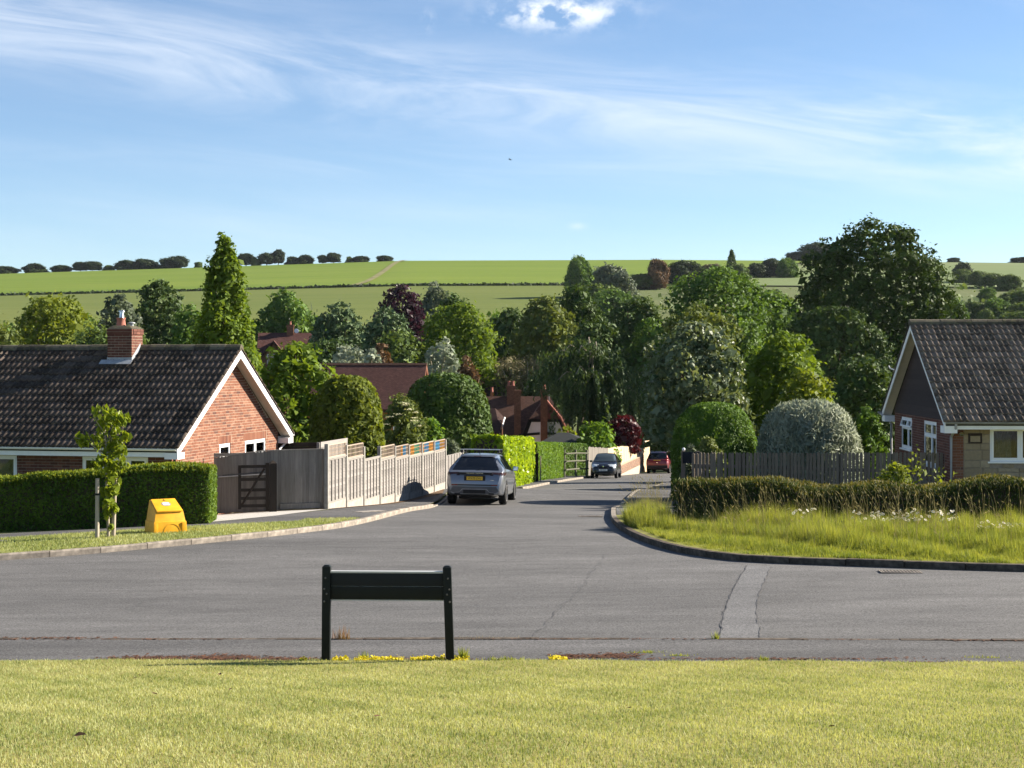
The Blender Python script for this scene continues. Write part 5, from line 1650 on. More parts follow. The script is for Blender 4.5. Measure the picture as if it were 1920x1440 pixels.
# second nameplate by the picket fence down the side road
def nameplate_far():
    Y0 = 47.0; k = Y0 / FPX
    x0, x1 = at(1281, Y0)[0], at(1309, Y0)[0]
    g = G(x0, Y0) + 0.1
    root = empty('street_nameplate', ((x0 + x1) / 2, Y0, g), 0, 'small dark street nameplate at the left end of the picket fence', 'street sign')
    w = (x1 - x0) / 2; zt = EYE - (848 - HOR) * k - g
    MB().box(-w - .02, w + .02, -.03, .0, zt - .34, zt + .01).build('panel', M['panel_back'], root)
    MB().box(-w - .05, -w + .06, .004, .10, -.2, zt + .03).build('post', M['picket'], root)
    MB().box(w - .05, w + .05, .004, .10, -.2, zt + .03).build('post', M['picket'], root)
    MB().lathe([(0.02, 0), (0.045, .02), (0.05, .06), (0.03, .09), (0.01, .095)], 12, Matrix.Translation((-w + .02, .05, zt + .04))).build('post_finial', M['white'], root, smooth=True)
nameplate_far()

# ------------------------------------------------------------------ grit bin
def grit_bin():
    X, Y0 = at(311, 30.6)
    g = G(X, Y0) + 0.09
    root = empty('grit_bin', (X, Y0, g), R(31), 'yellow plastic grit bin with sloping lid on the verge by the hedge', 'grit bin')
    w, d = 0.40, 0.33
    # body: tapering sides, sloping top, thicker plinth
    def ring(z, wx, y0, y1): return [(-wx, y0, z), (wx, y0, z), (wx, y1, z), (-wx, y1, z)]
    b = MB()
    v = ring(0, w, -d, d) + ring(0.27, w - .018, -d + .015, d - .005) + ring(0.275, w - .036, -d + .030, d - .012) + [(-w + .075, -d + .07, .50), (w - .075, -d + .07, .50), (w - .095, d - .08, .735), (-w + .095, d - .08, .735)] + [(-w + .105, d - .03, .735), (w - .105, d - .03, .735)]
    f = [(0, 3, 2, 1)]
    for k in (0, 4): f += [(k + i, k + (i + 1) % 4, k + 4 + (i + 1) % 4, k + 4 + i) for i in range(4)]
    f += [(8, 9, 13, 12), (9, 10, 17, 14, 13), (10, 11, 16, 17), (11, 8, 12, 15, 16), (12, 13, 14, 15), (15, 14, 17, 16)]
    b.add(v, f); body = b.build('body', M['grit_yellow'], root, bevel=0.014)
    # lid lies on the slope with an overhanging lip
    sl = Vector((0, 2 * d - .15, .235)).normalized(); nn = Vector((0, -sl.z, sl.y))
    A = Vector((0, -d + .07, .50)); L = math.hypot(2 * d - .15, .235)
    Ml = Matrix((Vector((1, 0, 0)), sl, nn)).transposed().to_4x4(); Ml.translation = A + nn * .006
    ld = MB(); a = w - .085
    ld.add([(-a, -.03, 0), (a, -.03, 0), (a - .02, L - .01, 0), (-a + .02, L - .01, 0), (-a + .01, -.02, .03), (a - .01, -.02, .03), (a - .03, L - .02, .03), (-a + .03, L - .02, .03)],
           [(0, 3, 2, 1), (4, 5, 6, 7), (0, 1, 5, 4), (1, 2, 6, 5), (2, 3, 7, 6), (3, 0, 4, 7)])
    lid = ld.build('lid', M['grit_yellow'], root, mtx=Ml, bevel=0.010)
    MB().lathe([(0.105, 0), (0.105, .004), (0.09, .0045)], 28, Matrix.Translation((0.0, L * .52, .030)) @ Matrix.Diagonal((1.05, .9, 1, 1))).build('sticker_ring', M['gutter'], lid)
    MB().box(-.072, .072, L * .52 - .06, L * .52 + .06, .035, .0365).build('sticker', M['label_white'], lid)
    MB().prism([(-.035, L * .80), (.035, L * .80), (0, L * .92)], .0305, .034, 'z').build('warning_mark', M['lamp_dark'], lid)
    # moulded arch and corner feet on the front
    ar = MB(); n = 16
    Rr, Ri = .20, .185
    pts = [(Rr * math.cos(math.pi * k / n), .03 + .20 * math.sin(math.pi * k / n)) for k in range(n + 1)]
    pin = [(Ri * math.cos(math.pi * k / n), .03 + .185 * math.sin(math.pi * k / n)) for k in range(n + 1)]
    v, f = [], []
    def yf(z): return -d + .015 * z / .27 - .004
    for (x, z) in pts + pin: v.append((x + .04, yf(z) - (0.004), z))
    for (x, z) in pts + pin: v.append((x + .04, yf(z) + .01, z))
    m = n + 1
    for k in range(n):
        f += [(k, k + 1, m + k + 1, m + k), (k, 2 * m + k, 2 * m + k + 1, k + 1), (m + k, m + k + 1, 3 * m + k + 1, 3 * m + k)]
    ar.add(v, f); ar.build('moulded_arch', M['grit_yellow'], root)
    root.scale = (.86, .86, .86)
    MB().box(w - .13, w - .03, -d - .012, -d + .01, .0, .25).build('corner_foot', M['grit_yellow'], root, bevel=.008)
    MB().box(-w + .01, -w + .10, -d - .010, -d + .01, .0, .25).build('corner_foot', M['grit_yellow'], root, bevel=.008)
grit_bin()

# ------------------------------------------------------------------ staked young tree
def sapling():
    Y0 = 29.6
    X = at(203, Y0)[0]; g = G(X, Y0) + 0.09
    k = Y0 / FPX
    root = empty('young_tree', (X, Y0, g), 0, 'young tree with lime green leaves tied between two stakes', 'tree')
    rng = np.random.default_rng(11)
    px = lambda a: (a - 203) * k
    pz = lambda b: EYE - (b - HOR) * k - g
    mb = MB()
    mb.tube([(px(203), 0, -.1), (px(203), 0, .3), (px(199), 0.02, 1.0), (px(199), 0, pz(850)), (px(197), 0, pz(800)), (px(198), 0, pz(735))], [.035, .028, .022, .018, .012, .004], 8)
    br = [((199, 858), (165, 825), (145, 820)), ((197, 830), (228, 812), (242, 778)), ((199, 850), (225, 840), (240, 815)), ((198, 815), (185, 790), (180, 775)), ((198, 880), (222, 872), (232, 858)), ((199, 870), (185, 862), (176, 866))]
    for a, b, c in br:
        y = rng.uniform(-.15, .15)
        mb.tube([(px(a[0]), 0, pz(a[1])), (px(b[0]), y, pz(b[1])), (px(c[0]), y * 1.5, pz(c[1]))], [.010, .007, .003], 6)
    mb.build('trunk', M['palebark'], root, smooth=True)
    # leaf groups where the photograph shows them: column, row, radius in photograph pixels
    blobs = [(192, 778, 20), (212, 780, 16), (228, 788, 15), (240, 783, 7), (205, 800, 20), (190, 800, 13), (222, 815, 16), (236, 817, 9), (205, 835, 15), (222, 840, 16), (180, 830, 17), (163, 826, 13), (148, 822, 8),
             (196, 868, 18), (218, 866, 18), (234, 872, 9), (182, 870, 12), (206, 888, 16), (225, 850, 12), (212, 905, 14), (205, 922, 12), (216, 918, 10), (196, 920, 9), (204, 945, 13), (214, 955, 9), (202, 965, 10), (208, 990, 6), (202, 850, 10)]
    P = []
    for (a, b, r) in blobs:
        n = int(3.6 * r)
        d = unit(rng.normal(size=(n, 3))) * (r * k * rng.uniform(.5, 1.0, (n, 1)))
        P.append(d + np.array([px(a), rng.uniform(-.1, .1) if r > 10 else 0, pz(b)]))
    P = np.concatenate(P); n = len(P)
    N = unit(rng.normal(size=(n, 3)) * 0.8 + np.array([0.3, -0.5, 0.5]))
    tang = np.tile(np.array([[0, 0, -1.0]]), (n, 1))
    me = foliage_mesh('crown', P, N, 0.105, np.clip(rng.uniform(0, 1, n), 0, 1), M['sapling'], rng, 0.62, None, tang)
    link('crown', me, root)
    for i, (a, b, lean, nm) in enumerate(((182, 897, 0.4, 'left'), (217, 897, 2.0, 'right'))):
        Ys = Y0 - 0.12 + 0.22 * i; xx, yy = at(a if i == 0 else 212, Ys)
        gz = G(xx, yy) + .08
        st = empty('tree_stake', (xx, yy, gz), 0, 'upright round timber stake on the left of the young tree' if i == 0 else 'leaning round timber stake on the right of the young tree', 'stake', 'stakes of the young tree')
        h = EYE - (b - HOR) * Ys / FPX - gz
        MB().tube([(0, 0, -.2), (math.sin(R(lean)) * h * .5, 0, h * .5), (math.sin(R(lean)) * h, 0, h)], [.042, .04, .038], 12).build('pole', M['stake'], st, smooth=True)
        MB().lathe([(.043, 0), (.043, .04)], 12, Matrix.Translation((math.sin(R(lean)) * h * .72, 0, h * .72))).build('strap', M['black_plastic'], st)
sapling()

# ------------------------------------------------------------------ hedges near the camera
hl = [at(-330, 36.2), at(-100, 34.3), at(0, 33.7), at(200, 33.3), at(402, 33.6)]
hedge('yew_hedge', 'long clipped dark green hedge in front of the left bungalow', hl, 2.5, 1.30, 'yew', leaf=0.055, dens=1700, seed=21, rough=0.045, round_=0.35, tips=.95, tipmat='yew_suntip',
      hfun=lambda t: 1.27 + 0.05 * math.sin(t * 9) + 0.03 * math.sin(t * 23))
hr = [at(1258, 33.0), at(1350, 32.0), at(1500, 31.4), at(1700, 31.1), at(1920, 30.7), at(2200, 30.4)]
hedge('heather_hedge', 'low bronze tipped hedge behind the long grass in front of picket fence', hr, 2.3, 0.95, 'heather', leaf=0.055, dens=2000, seed=22, rough=0.085, round_=0.5, tips=.30, tipmat='heath_suntip',
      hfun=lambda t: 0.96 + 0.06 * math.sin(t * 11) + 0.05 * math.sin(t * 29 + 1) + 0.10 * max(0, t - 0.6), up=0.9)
bush('yellow_shrub', 'yellow green shrub growing up through the bronze hedge', 1640, 1716, 868, 33.2, 'yellow', seed=31, prof='dome', leaf=0.06, clumps=16, cover=1.3)
hb = [at(938, 68), at(972, 74.0), at(1003, 81.0)]
hedge('laurel_hedge', 'bright lime green laurel hedge beyond the silver car', hb, 1.35, 2.38, 'laurel', leaf=0.17, dens=220, seed=23, rough=0.10, round_=0.6)
hc = [at(1009, 83.0), at(1034, 87.5), at(1058, 92.0)]
hedge('privet_hedge', 'square clipped green hedge right of the lime green hedge', hc, 1.4, 2.1, 'privet', leaf=0.10, dens=480, seed=24, rough=0.05, round_=0.25)
hd = [at(1058, 96.5), at(1082, 98.0), at(1106, 99.5)]
hedge('privet_hedge', 'shaded clipped hedge behind the wooden post and rail fence', hd, 1.2, 2.1, 'box', leaf=0.11, dens=420, seed=25, rough=0.05, round_=0.25)

# tall clipped domes behind the picket fence
def dome_bush(name, label, px0, px1, ytop, Y, mat, leaf, n, seed, up=0.0, depth=None, jit=0.06, aspect=.5):
    rng = np.random.default_rng(seed)
    X = ((px0 + px1) / 2 - 960) * Y / FPX; g = G(X, Y)
    w = (px1 - px0) * Y / FPX / 2; h = EYE - (ytop - HOR) * Y / FPX - g; d = depth or w
    root = empty(name, (X, Y, g), 0, label, 'shrub')
    t = rng.uniform(0, 1, n) ** 0.8; a = rng.uniform(0, 2 * math.pi, n)
    e = 4.2
    hh = t; r = (1 - hh ** e) ** 0.37
    lump = 1 + 0.030 * np.sin(a * 5 + hh * 7) + 0.02 * np.sin(a * 11 - hh * 15)
    s = np.abs(rng.normal(0, jit, n)) * (rng.uniform(0, 1, n) > .2)
    P = np.stack([np.cos(a) * r * (w * lump - s), np.sin(a) * r * (d * lump - s), hh * (h - s)], 1)
    N = unit(np.stack([np.cos(a) * r / w, np.sin(a) * r / d, (hh ** 2.2) / h * 1.4], 1))
    tang = N * up + np.array([0, 0, .5 * up]) if up else None
    Nn = unit(N + rng.normal(0, .6, (n, 3)))
    var = np.clip(.3 * (0.5 + .5 * np.sin(a * 7 + hh * 9)) + .7 * rng.uniform(0, 1, n), 0, 1)
    core = [(np.array([0, 0, h * .42]), np.array([w * .76, d * .76, h * .46]), .3), (np.array([0, 0, h * .25]), np.array([w * .80, d * .80, h * .34]), .3)]
    link('foliage', foliage_mesh('foliage', P, Nn, leaf, var, M[mat], rng, aspect, core, tang), root)
    MB().tube([(0, 0, -.1), (.05, 0, h * .4), (0, .05, h * .75)], [.12, .09, .03], 7).build('trunk', M['bark'], root)
dome_bush('clipped_dome', 'large clipped dark green dome bush behind the picket fence', 1258, 1421, 754, 53.0, 'box', .085, 26000, 41)
dome_bush('silver_dome', 'large silver grey rounded shrub behind the picket fence', 1421, 1613, 751, 51.0, 'silver', .19, 21000, 42, up=1.3, jit=.22, aspect=.20)

dome_bush('ivy_mound', 'large rounded ivy mound spilling over the lap panel fence', 580, 722, 704, 48.6, 'ivy', .13, 15000, 53, jit=.16, aspect=.7)
dome_bush('round_bush', 'big rounded dark olive bush below the long tiled roof', 750, 924, 700, 80.0, 'dark', .20, 15000, 56, jit=.22, aspect=.6)
# ------------------------------------------------------------------ close boarded gate and fence at the drive
def gate_fence():
    A = Vector((*at(401, 40.85), 0)); B = Vector((*at(606, 41.6), 0))
    L = (B - A).length
    gz = G(A.x, A.y) + .11
    Mx = frame((A.x, A.y, gz), (B - A))
    root = empty('board_fence', (A.x, A.y, gz), math.atan2(B.y - A.y, B.x - A.x), 'grey close boarded fence and gate across the pale drive', 'fence')
    gB = G(B.x, B.y) + .11 - gz
    pz = lambda px, py, Y: EYE - (py - HOR) * Y / FPX - gz
    ztl, ztm, ztr = pz(401, 858, 40.85), pz(500, 846, 41.2), pz(606, 843, 41.6)
    top = lambda x: np.interp(x, [0, L * .47, L], [ztl, ztm, ztr])
    bw = .105; n = int(L / (bw - .012)); rng = random.Random(3)
    for i in range(n):
        x = i * (bw - .012); b = MB(); t = top(x) + rng.uniform(-.004, .004); z0 = gB * x / L + .03
        b.add([(x, -.006, z0), (x + bw, -.018, z0), (x + bw, -.002, z0), (x, .003, z0), (x, -.006, t), (x + bw, -.018, t), (x + bw, -.002, t), (x, .003, t)],
              [(0, 3, 2, 1), (4, 5, 6, 7), (0, 1, 5, 4), (1, 2, 6, 5), (2, 3, 7, 6), (3, 0, 4, 7)])
        b.build('board', M['fence_grey'], root)
    for zf in (.35, 1.0, 1.55): MB().box(0, L, .006, .05, zf, zf + .08).build('rail', M['fence_grey'], root)
    cap = MB(); 
    for xa, xb in ((0, L * .47), (L * .47, L)):
        cap.add([(xa, -.035, top(xa)), (xb, -.035, top(xb)), (xb, .03, top(xb)), (xa, .03, top(xa)), (xa, -.035, top(xa) + .03), (xb, -.035, top(xb) + .03), (xb, .03, top(xb) + .03), (xa, .03, top(xa) + .03)],
                [(0, 3, 2, 1), (4, 5, 6, 7), (0, 1, 5, 4), (1, 2, 6, 5), (2, 3, 7, 6), (3, 0, 4, 7)])
    cap.build('capping', M['fence_grey'], root)
    MB().box(L * .60, L * .97, -.045, -.022, gB + .03, gB + .17).build('gravel_board', M['fence_grey'], root)
    MB().box(L - .01, L + .10, -.05, .06, gB - .2, top(L) + .02).build('post', M['fence_grey'], root)
    # long iron hinge strap and hook
    MB().tube([(.06, -.05, 1.00), (1.45, -.06, 1.06)], .018, 6).build('hinge_strap', M['gutter'], root)
    MB().lathe([(.045, 0), (.045, .03)], 10, Matrix.Translation((.06, -.04, 1.0)) @ Matrix.Rotation(R(90), 4, 'X')).build('hinge_boss', M['black_metal'], root)
    return Mx
Mgate = gate_fence()

def five_bar_gate():
    Yg = 40.65
    k = Yg / FPX
    g = G(*at(500, Yg)) + .11
    x0, x1 = at(447, Yg)[0], at(504, Yg)[0]
    root = empty('field_gate', ((x0 + x1) / 2, Yg, g), R(12), 'short dark wooden field gate leaf standing open against the boarded fence', 'gate')
    w = (x1 - x0) / 2
    pz = lambda py: EYE - (py - HOR) * k - g
    MB().box(-w, -w + .08, -.04, .04, .08, pz(872)).build('stile', M['gate_dark'], root)
    MB().box(w - .09, w, -.045, .045, .02, pz(868)).build('stile', M['gate_dark'], root)
    for i, z in enumerate((.16, .36, .58, .86, 1.20)):
        MB().box(-w + .08, w - .09, -.02, .02, z - .04, z + .04).build('bar', M['gate_dark'], root)
    br = MB(); br.tube([(-w + .1, -.03, .2), (w - .12, -.03, 1.15)], .03, 4); br.build('brace', M['gate_dark'], root)
    MB().box(w + .015, w + .20, -.10, .10, -.2, pz(869)).add([(w + .015, -.1, pz(869)), (w + .2, -.1, pz(869)), (w + .2, .1, pz(869)), (w + .015, .1, pz(869)), (w + .107, 0, pz(863))], [(0, 1, 4), (1, 2, 4), (2, 3, 4), (3, 0, 4)]).build('gate_post', M['gate_dark'], root)
    MB().tube([(-w - .4, -.055, .98), (w - .2, -.06, 1.05)], .014, 6).build('latch_bar', M['black_metal'], root)
five_bar_gate()

# dark low fence and timber lean-to showing over the boards behind
def back_fence():
    Y0 = 46.6; k = Y0 / FPX
    x0, x1 = at(521, Y0)[0], at(603, Y0)[0]; g = G(x0, Y0) - .1
    root = empty('dark_fence', ((x0 + x1) / 2, Y0, g), R(2), 'dark brown fence top showing above the grey boards beside the gable', 'fence')
    w = (x1 - x0) / 2; zt = EYE - (829 - HOR) * k - g
    n = 6
    for i in range(n): MB().box(-w, w, -.01 - .004 * (i % 2), .012, zt - .14 * (i + 1), zt - .14 * i - .006).build('plank', M['gate_dark'], root)
    for x in (-w, w - .08): MB().box(x, x + .08, .014, .09, -.2, zt + .01).build('post', M['gate_dark'], root)
    Y1 = 43.2; k1 = Y1 / FPX
    xa, xb = at(601, Y1)[0], at(651, Y1 + 3.0)[0]; g2 = G(xa, Y1)
    r2 = empty('timber_screen', (xa, Y1, g2), math.atan2(3.0, xb - xa), 'short pale timber screen end above the fence corner', 'fence')
    Lx = math.hypot(3.0, xb - xa)
    za, zb = EYE - (829 - HOR) * k1 - g2, EYE - (821 - HOR) * (Y1 + 3) / FPX - g2
    for j in range(4):
        MB().add([(0, -.012, za - .15 * (j + 1) + .006), (Lx, -.012, zb - .15 * (j + 1) + .006), (Lx, .012, zb - .15 * (j + 1) + .006), (0, .012, za - .15 * (j + 1) + .006), (0, -.012, za - .15 * j), (Lx, -.012, zb - .15 * j), (Lx, .012, zb - .15 * j), (0, .012, za - .15 * j)],
                 [(0, 3, 2, 1), (4, 5, 6, 7), (0, 1, 5, 4), (1, 2, 6, 5), (2, 3, 7, 6), (3, 0, 4, 7)]).build('plank', M['lap_slat'], r2)
    for x in (-.05, Lx - .6): MB().box(x, x + .09, .014, .10, -.2, zb - .05 if x > 0 else za - .01).build('post', M['lap_batten'], r2)
back_fence()

# ------------------------------------------------------------------ stepped lap-panel fence with trellis tops
def lap_fence():
    S0, S1 = Vector((-5.0, 41.5)), Vector((-2.42, 55.5))
    n = 8; d = (S1 - S0) / n
    Lp = d.length
    root = empty('lap_panel_fence', (S0.x, S0.y, G(S0.x, S0.y)), 0, 'stepped lap panel fence with trellis tops beside the silver car', 'fence')
    def inv(Mx): return Matrix.Translation(-Vector((S0.x, S0.y, G(S0.x, S0.y)))) @ Mx
    shade = ['trellis', 'trellis', None, 'trellis', 'mixed1', 'mixed2', 'mixed3', 'mixed4', None]
    rng = random.Random(9)
    for i in range(n + 1):
        p = S0 + d * i; q = p + d
        gb = G(p.x + d.x * .5, p.y + d.y * .5) + .10
        Mx = inv(frame((p.x, p.y, gb), (d.x, d.y, 0)))
        hp = 1.40
        top = hp + (.40 if i < 8 and shade[i] else .38)
        link('post', MB().box(-.05, .05, -.05, .05, -.4, top + .02).mesh('post', M['concrete_post']), root, mtx=Mx)
        if i == n:
            break
        a, b = .05, Lp - .05
        link('gravel_board', MB().box(a, b, -.022, .022, -.15, .20).mesh('gravel_board', M['gravel_board']), root, mtx=Mx)
        pn = MB(); pn.box(a, b, -.026, .026, .205, .245).box(a, b, -.026, .026, hp - .04, hp).box(a, a + .03, -.026, .026, .246, hp - .041).box(b - .03, b, -.026, .026, .246, hp - .041)
        panel = link('fence_panel', pn.mesh('fence_panel', M['lap_batten']), root, mtx=Mx)
        ns = 12; z = .246; sh = (hp - .041 - .246) / ns
        for k in range(ns):
            zz = z + k * sh
            s = MB(); w1, w2 = rng.uniform(-.004, .006), rng.uniform(-.004, .006)
            s.add([(a + .03, -.016, zz + w1 - .012), (b - .03, -.016, zz + w2 - .012), (b - .03, -.002, zz + sh), (a + .03, -.002, zz + sh), (a + .03, -.006, zz + w1 - .012), (b - .03, -.006, zz + w2 - .012)],
                  [(0, 1, 2, 3), (0, 4, 5, 1)])
            link('slat', s.mesh('slat', M['lap_slat'], fix=False), panel)
        for k in range(1, 5):
            x = a + (b - a) * k / 5 + .0
            link('batten', MB().box(x - .017, x + .017, -.040, -.018, .247, hp - .042).mesh('batten', M['lap_batten']), panel)
        link('capping', MB().box(a - .0, b, -.045, .03, hp + .002, hp + .028).mesh('capping', M['lap_batten']), panel)
        if shade[i]:
            pal = {'trellis': ['trellis'], 'mixed1': ['trellis', 'trellis', 'trellis_orange', 'trellis_blue', 'trellis'], 'mixed2': ['trellis_orange', 'trellis_orange', 'trellis_green', 'trellis_green', 'trellis'],
                   'mixed3': ['trellis_orange', 'trellis_blue', 'trellis_blue', 'trellis_orange', 'trellis_orange'], 'mixed4': ['trellis_blue', 'trellis_blue', 'trellis_orange', 'trellis_orange']}[shade[i]]
            z0, z1 = hp + .03, hp + .40
            tr = link('trellis', MB().box(a, b, -.018, .018, z0, z0 + .03).box(a, b, -.018, .018, z1 - .03, z1).box(a, a + .03, -.018, .018, z0 + .031, z1 - .031).box(b - .03, b, -.018, .018, z0 + .031, z1 - .031).mesh('trellis', M['trellis']), root, mtx=Mx)
            nl = 13
            for k in range(1, nl):
                x = a + (b - a) * k / nl
                mt = pal[min(len(pal) - 1, int(k / nl * len(pal)))]
                link('lath', MB().box(x - .013, x + .013, -.012, .0, z0 + .031, z1 - .031).mesh('lath', M[mt]), tr)
            for k in range(1, 3):
                zz = z0 + (z1 - z0) * k / 3
                link('lath', MB().box(a + .03, b - .03, .001, .012, zz - .012, zz + .012).mesh('lath', M[pal[0]]), tr)
    # last panel, half hidden by the car
    p = S1; d2 = Vector((.55, 2.6)); gb = G(p.x, p.y + 1) + .1
    Mx = inv(frame((p.x, p.y, gb), (d2.x, d2.y, 0)))
    pn = link('fence_panel', MB().box(.05, 2.5, -.03, -.012, .0, 1.22).mesh('fence_panel', M['lap_slat']), root, mtx=Mx)
    for k in range(1, 6): link('batten', MB().box(.42 * k - .02, .42 * k + .02, -.05, -.032, .05, 1.2).mesh('batten', M['lap_batten']), pn)
    link('post', MB().box(2.5, 2.6, -.06, .04, -.3, 1.3).mesh('post', M['lap_batten']), root, mtx=Mx)
lap_fence()

# ------------------------------------------------------------------ picket fence
def picket_fence():
    A = Vector((*at(1300, 45.5), 0)); B = Vector((*at(1773, 42.3), 0))
    L = (B - A).length; gz = G(A.x, A.y) + .1
    root = empty('picket_fence', (A.x, A.y, gz), math.atan2(B.y - A.y, B.x - A.x), 'long weathered picket fence between the low hedge and dome bushes', 'fence')
    rng = random.Random(4)
    sp = L / 66
    ztop = lambda t: EYE - (848.5 - HOR) * (A.y + (B.y - A.y) * t) / FPX - gz
    mbs = []
    for i in range(67):
        t = i / 66; x = t * L; h = ztop(t) + rng.uniform(-.015, .012)
        gl = G(A.x + (B.x - A.x) * t, A.y + (B.y - A.y) * t) + .1 - gz
        w = .041 + rng.uniform(-.002, .002)
        pts = [(-w, gl + .05), (w, gl + .05), (w, h - .045), (w * .72, h - .015), (w * .3, h), (-w * .3, h), (-w * .72, h - .015), (-w, h - .045)]
        mb = MB(); mb.prism(pts, -.022, .0, 'y')
        mb.build('picket', M['picket'], root, (x, 0, 0), (0, rng.gauss(0, .006), 0))
    for z in (.35, 1.2):
        MB().box(-.05, L + .05, .003, .05, z, z + .09).build('rail', M['picket'], root)
    for k in range(6):
        x = k / 5 * L
        MB().box(x - .05, x + .05, .052, .15, -.3, ztop(k / 5) - .05).build('post', M['picket'], root)
picket_fence()

# post and rail fence below the shaded hedge
def rail_fence():
    A = Vector((*at(1061, 92.5), 0)); B = Vector((*at(1103, 96.5), 0)); gz = G(A.x, A.y) + .1
    root = empty('rail_fence', (A.x, A.y, gz), math.atan2(B.y - A.y, B.x - A.x), 'three rail wooden fence in front of the shaded clipped hedge', 'fence')
    L = (B - A).length; gb = G(B.x, B.y) + .1 - gz
    for z in (.45, .95, 1.42):
        MB().tube([(0, 0, z), (L * .5, .02, z + gb * .5 + .03), (L, 0, z + gb + .02)], .05, 6).build('rail', M['rail_wood'], root)
    for t in (0, .5, 1): MB().box(t * L - .06, t * L + .06, .05, .16, gb * t - .2, gb * t + 1.65).build('post', M['rail_wood'], root)
rail_fence()
def stump_post():
    x, y = at(1006, 82.3); g = G(x, y) + .1
    root = empty('gate_post', (x, y, g), 0, 'dark gate post in the gap between the lime hedge and clipped hedge', 'post')
    MB().box(-.10, .10, -.10, .10, -.2, 1.45).build('shaft', M['gate_dark'], root); MB().box(-.12, .12, -.12, .12, 1.452, 1.50).build('cap', M['gate_dark'], root)
    MB().tube([(.2, -.1, -.2), (.21, -.1, 1.35)], .035, 7).build('pale_stake', M['stake'], root)
stump_post()

# tall fences at the bend
def bend_fences():
    def run(name, label, a, b, top_a, top_b, mat, bw, wavy, seed):
        A = Vector((*at(*a), 0)); B = Vector((*at(*b), 0)); gz = G(A.x, A.y) + .05; L = (B - A).length
        root = empty(name, (A.x, A.y, gz), math.atan2(B.y - A.y, B.x - A.x), label, 'fence')
        za = EYE - (top_a - HOR) * A.y / FPX - gz; zb = EYE - (top_b - HOR) * B.y / FPX - gz
        n = int(L / bw); rng = random.Random(seed); gb = G(B.x, B.y) + .05 - gz
        for i in range(n):
            t = i / n; h = za + (zb - za) * t + wavy * math.sin(t * 6.0) + rng.uniform(-.03, .03)
            MB().box(i * bw, i * bw + bw - .012, -.014 - .006 * (i % 2), .004, gb * t + .02, h).build('board', M[mat], root)
        for z in (.5, 1.3): MB().box(0, L, .006, .06, z, z + .09).build('rail', M[mat], root)
        return root
    run('board_fence', 'grey boarded fence behind the black hatchback', (1103, 100), (1140, 103), 838, 840, 'fence_grey', .11, 0, 1)
    r = run('board_fence', 'new pale boarded fence in sunlight at the bend in the road', (1140, 103.5), (1218, 124), 841, 837, 'pale_fence', .16, .10, 2)
    A = Vector((*at(1160, 106.0), 0)); B = Vector((*at(1207, 119), 0)); gz = G(A.x, A.y)
    root = empty('garden_wall', (A.x, A.y, gz), math.atan2(B.y - A.y, B.x - A.x), 'low orange brick wall at the foot of the pale fence', 'wall')
    L = (B - A).length; me = MB().box(0, .215, 0, .10, 0, .065).mesh('brick', M['brick'])
    part('footing', MB().box(0, L, .004, .20, -.6, .62), M['mortar'], root)
    for c in range(8):
        k = 0; x = -.11 if c % 2 else 0
        while x < L and k < 36:
            link('brick', me, root, (max(x, 0), -.008, .02 + c * .075)); x += L / 34.0; k += 1
bend_fences()
# ------------------------------------------------------------------ cars
def catmull(xs, ys, q):
    """monotone-ish interpolation through stations"""
    xs = np.asarray(xs, float); ys = np.asarray(ys, float)
    m = np.zeros(len(xs)); d = np.diff(ys) / np.diff(xs)
    m[1:-1] = np.where(d[:-1] * d[1:] > 0, 2 * d[:-1] * d[1:] / (d[:-1] + d[1:] + 1e-12), 0); m[0] = d[0]; m[-1] = d[-1]
    i = np.clip(np.searchsorted(xs, q) - 1, 0, len(xs) - 2)
    h = xs[i + 1] - xs[i]; t = np.clip((q - xs[i]) / h, 0, 1)
    return ((2 * t ** 3 - 3 * t ** 2 + 1) * ys[i] + (t ** 3 - 2 * t ** 2 + t) * h * m[i] + (-2 * t ** 3 + 3 * t ** 2) * ys[i + 1] + (t ** 3 - t ** 2) * h * m[i + 1])

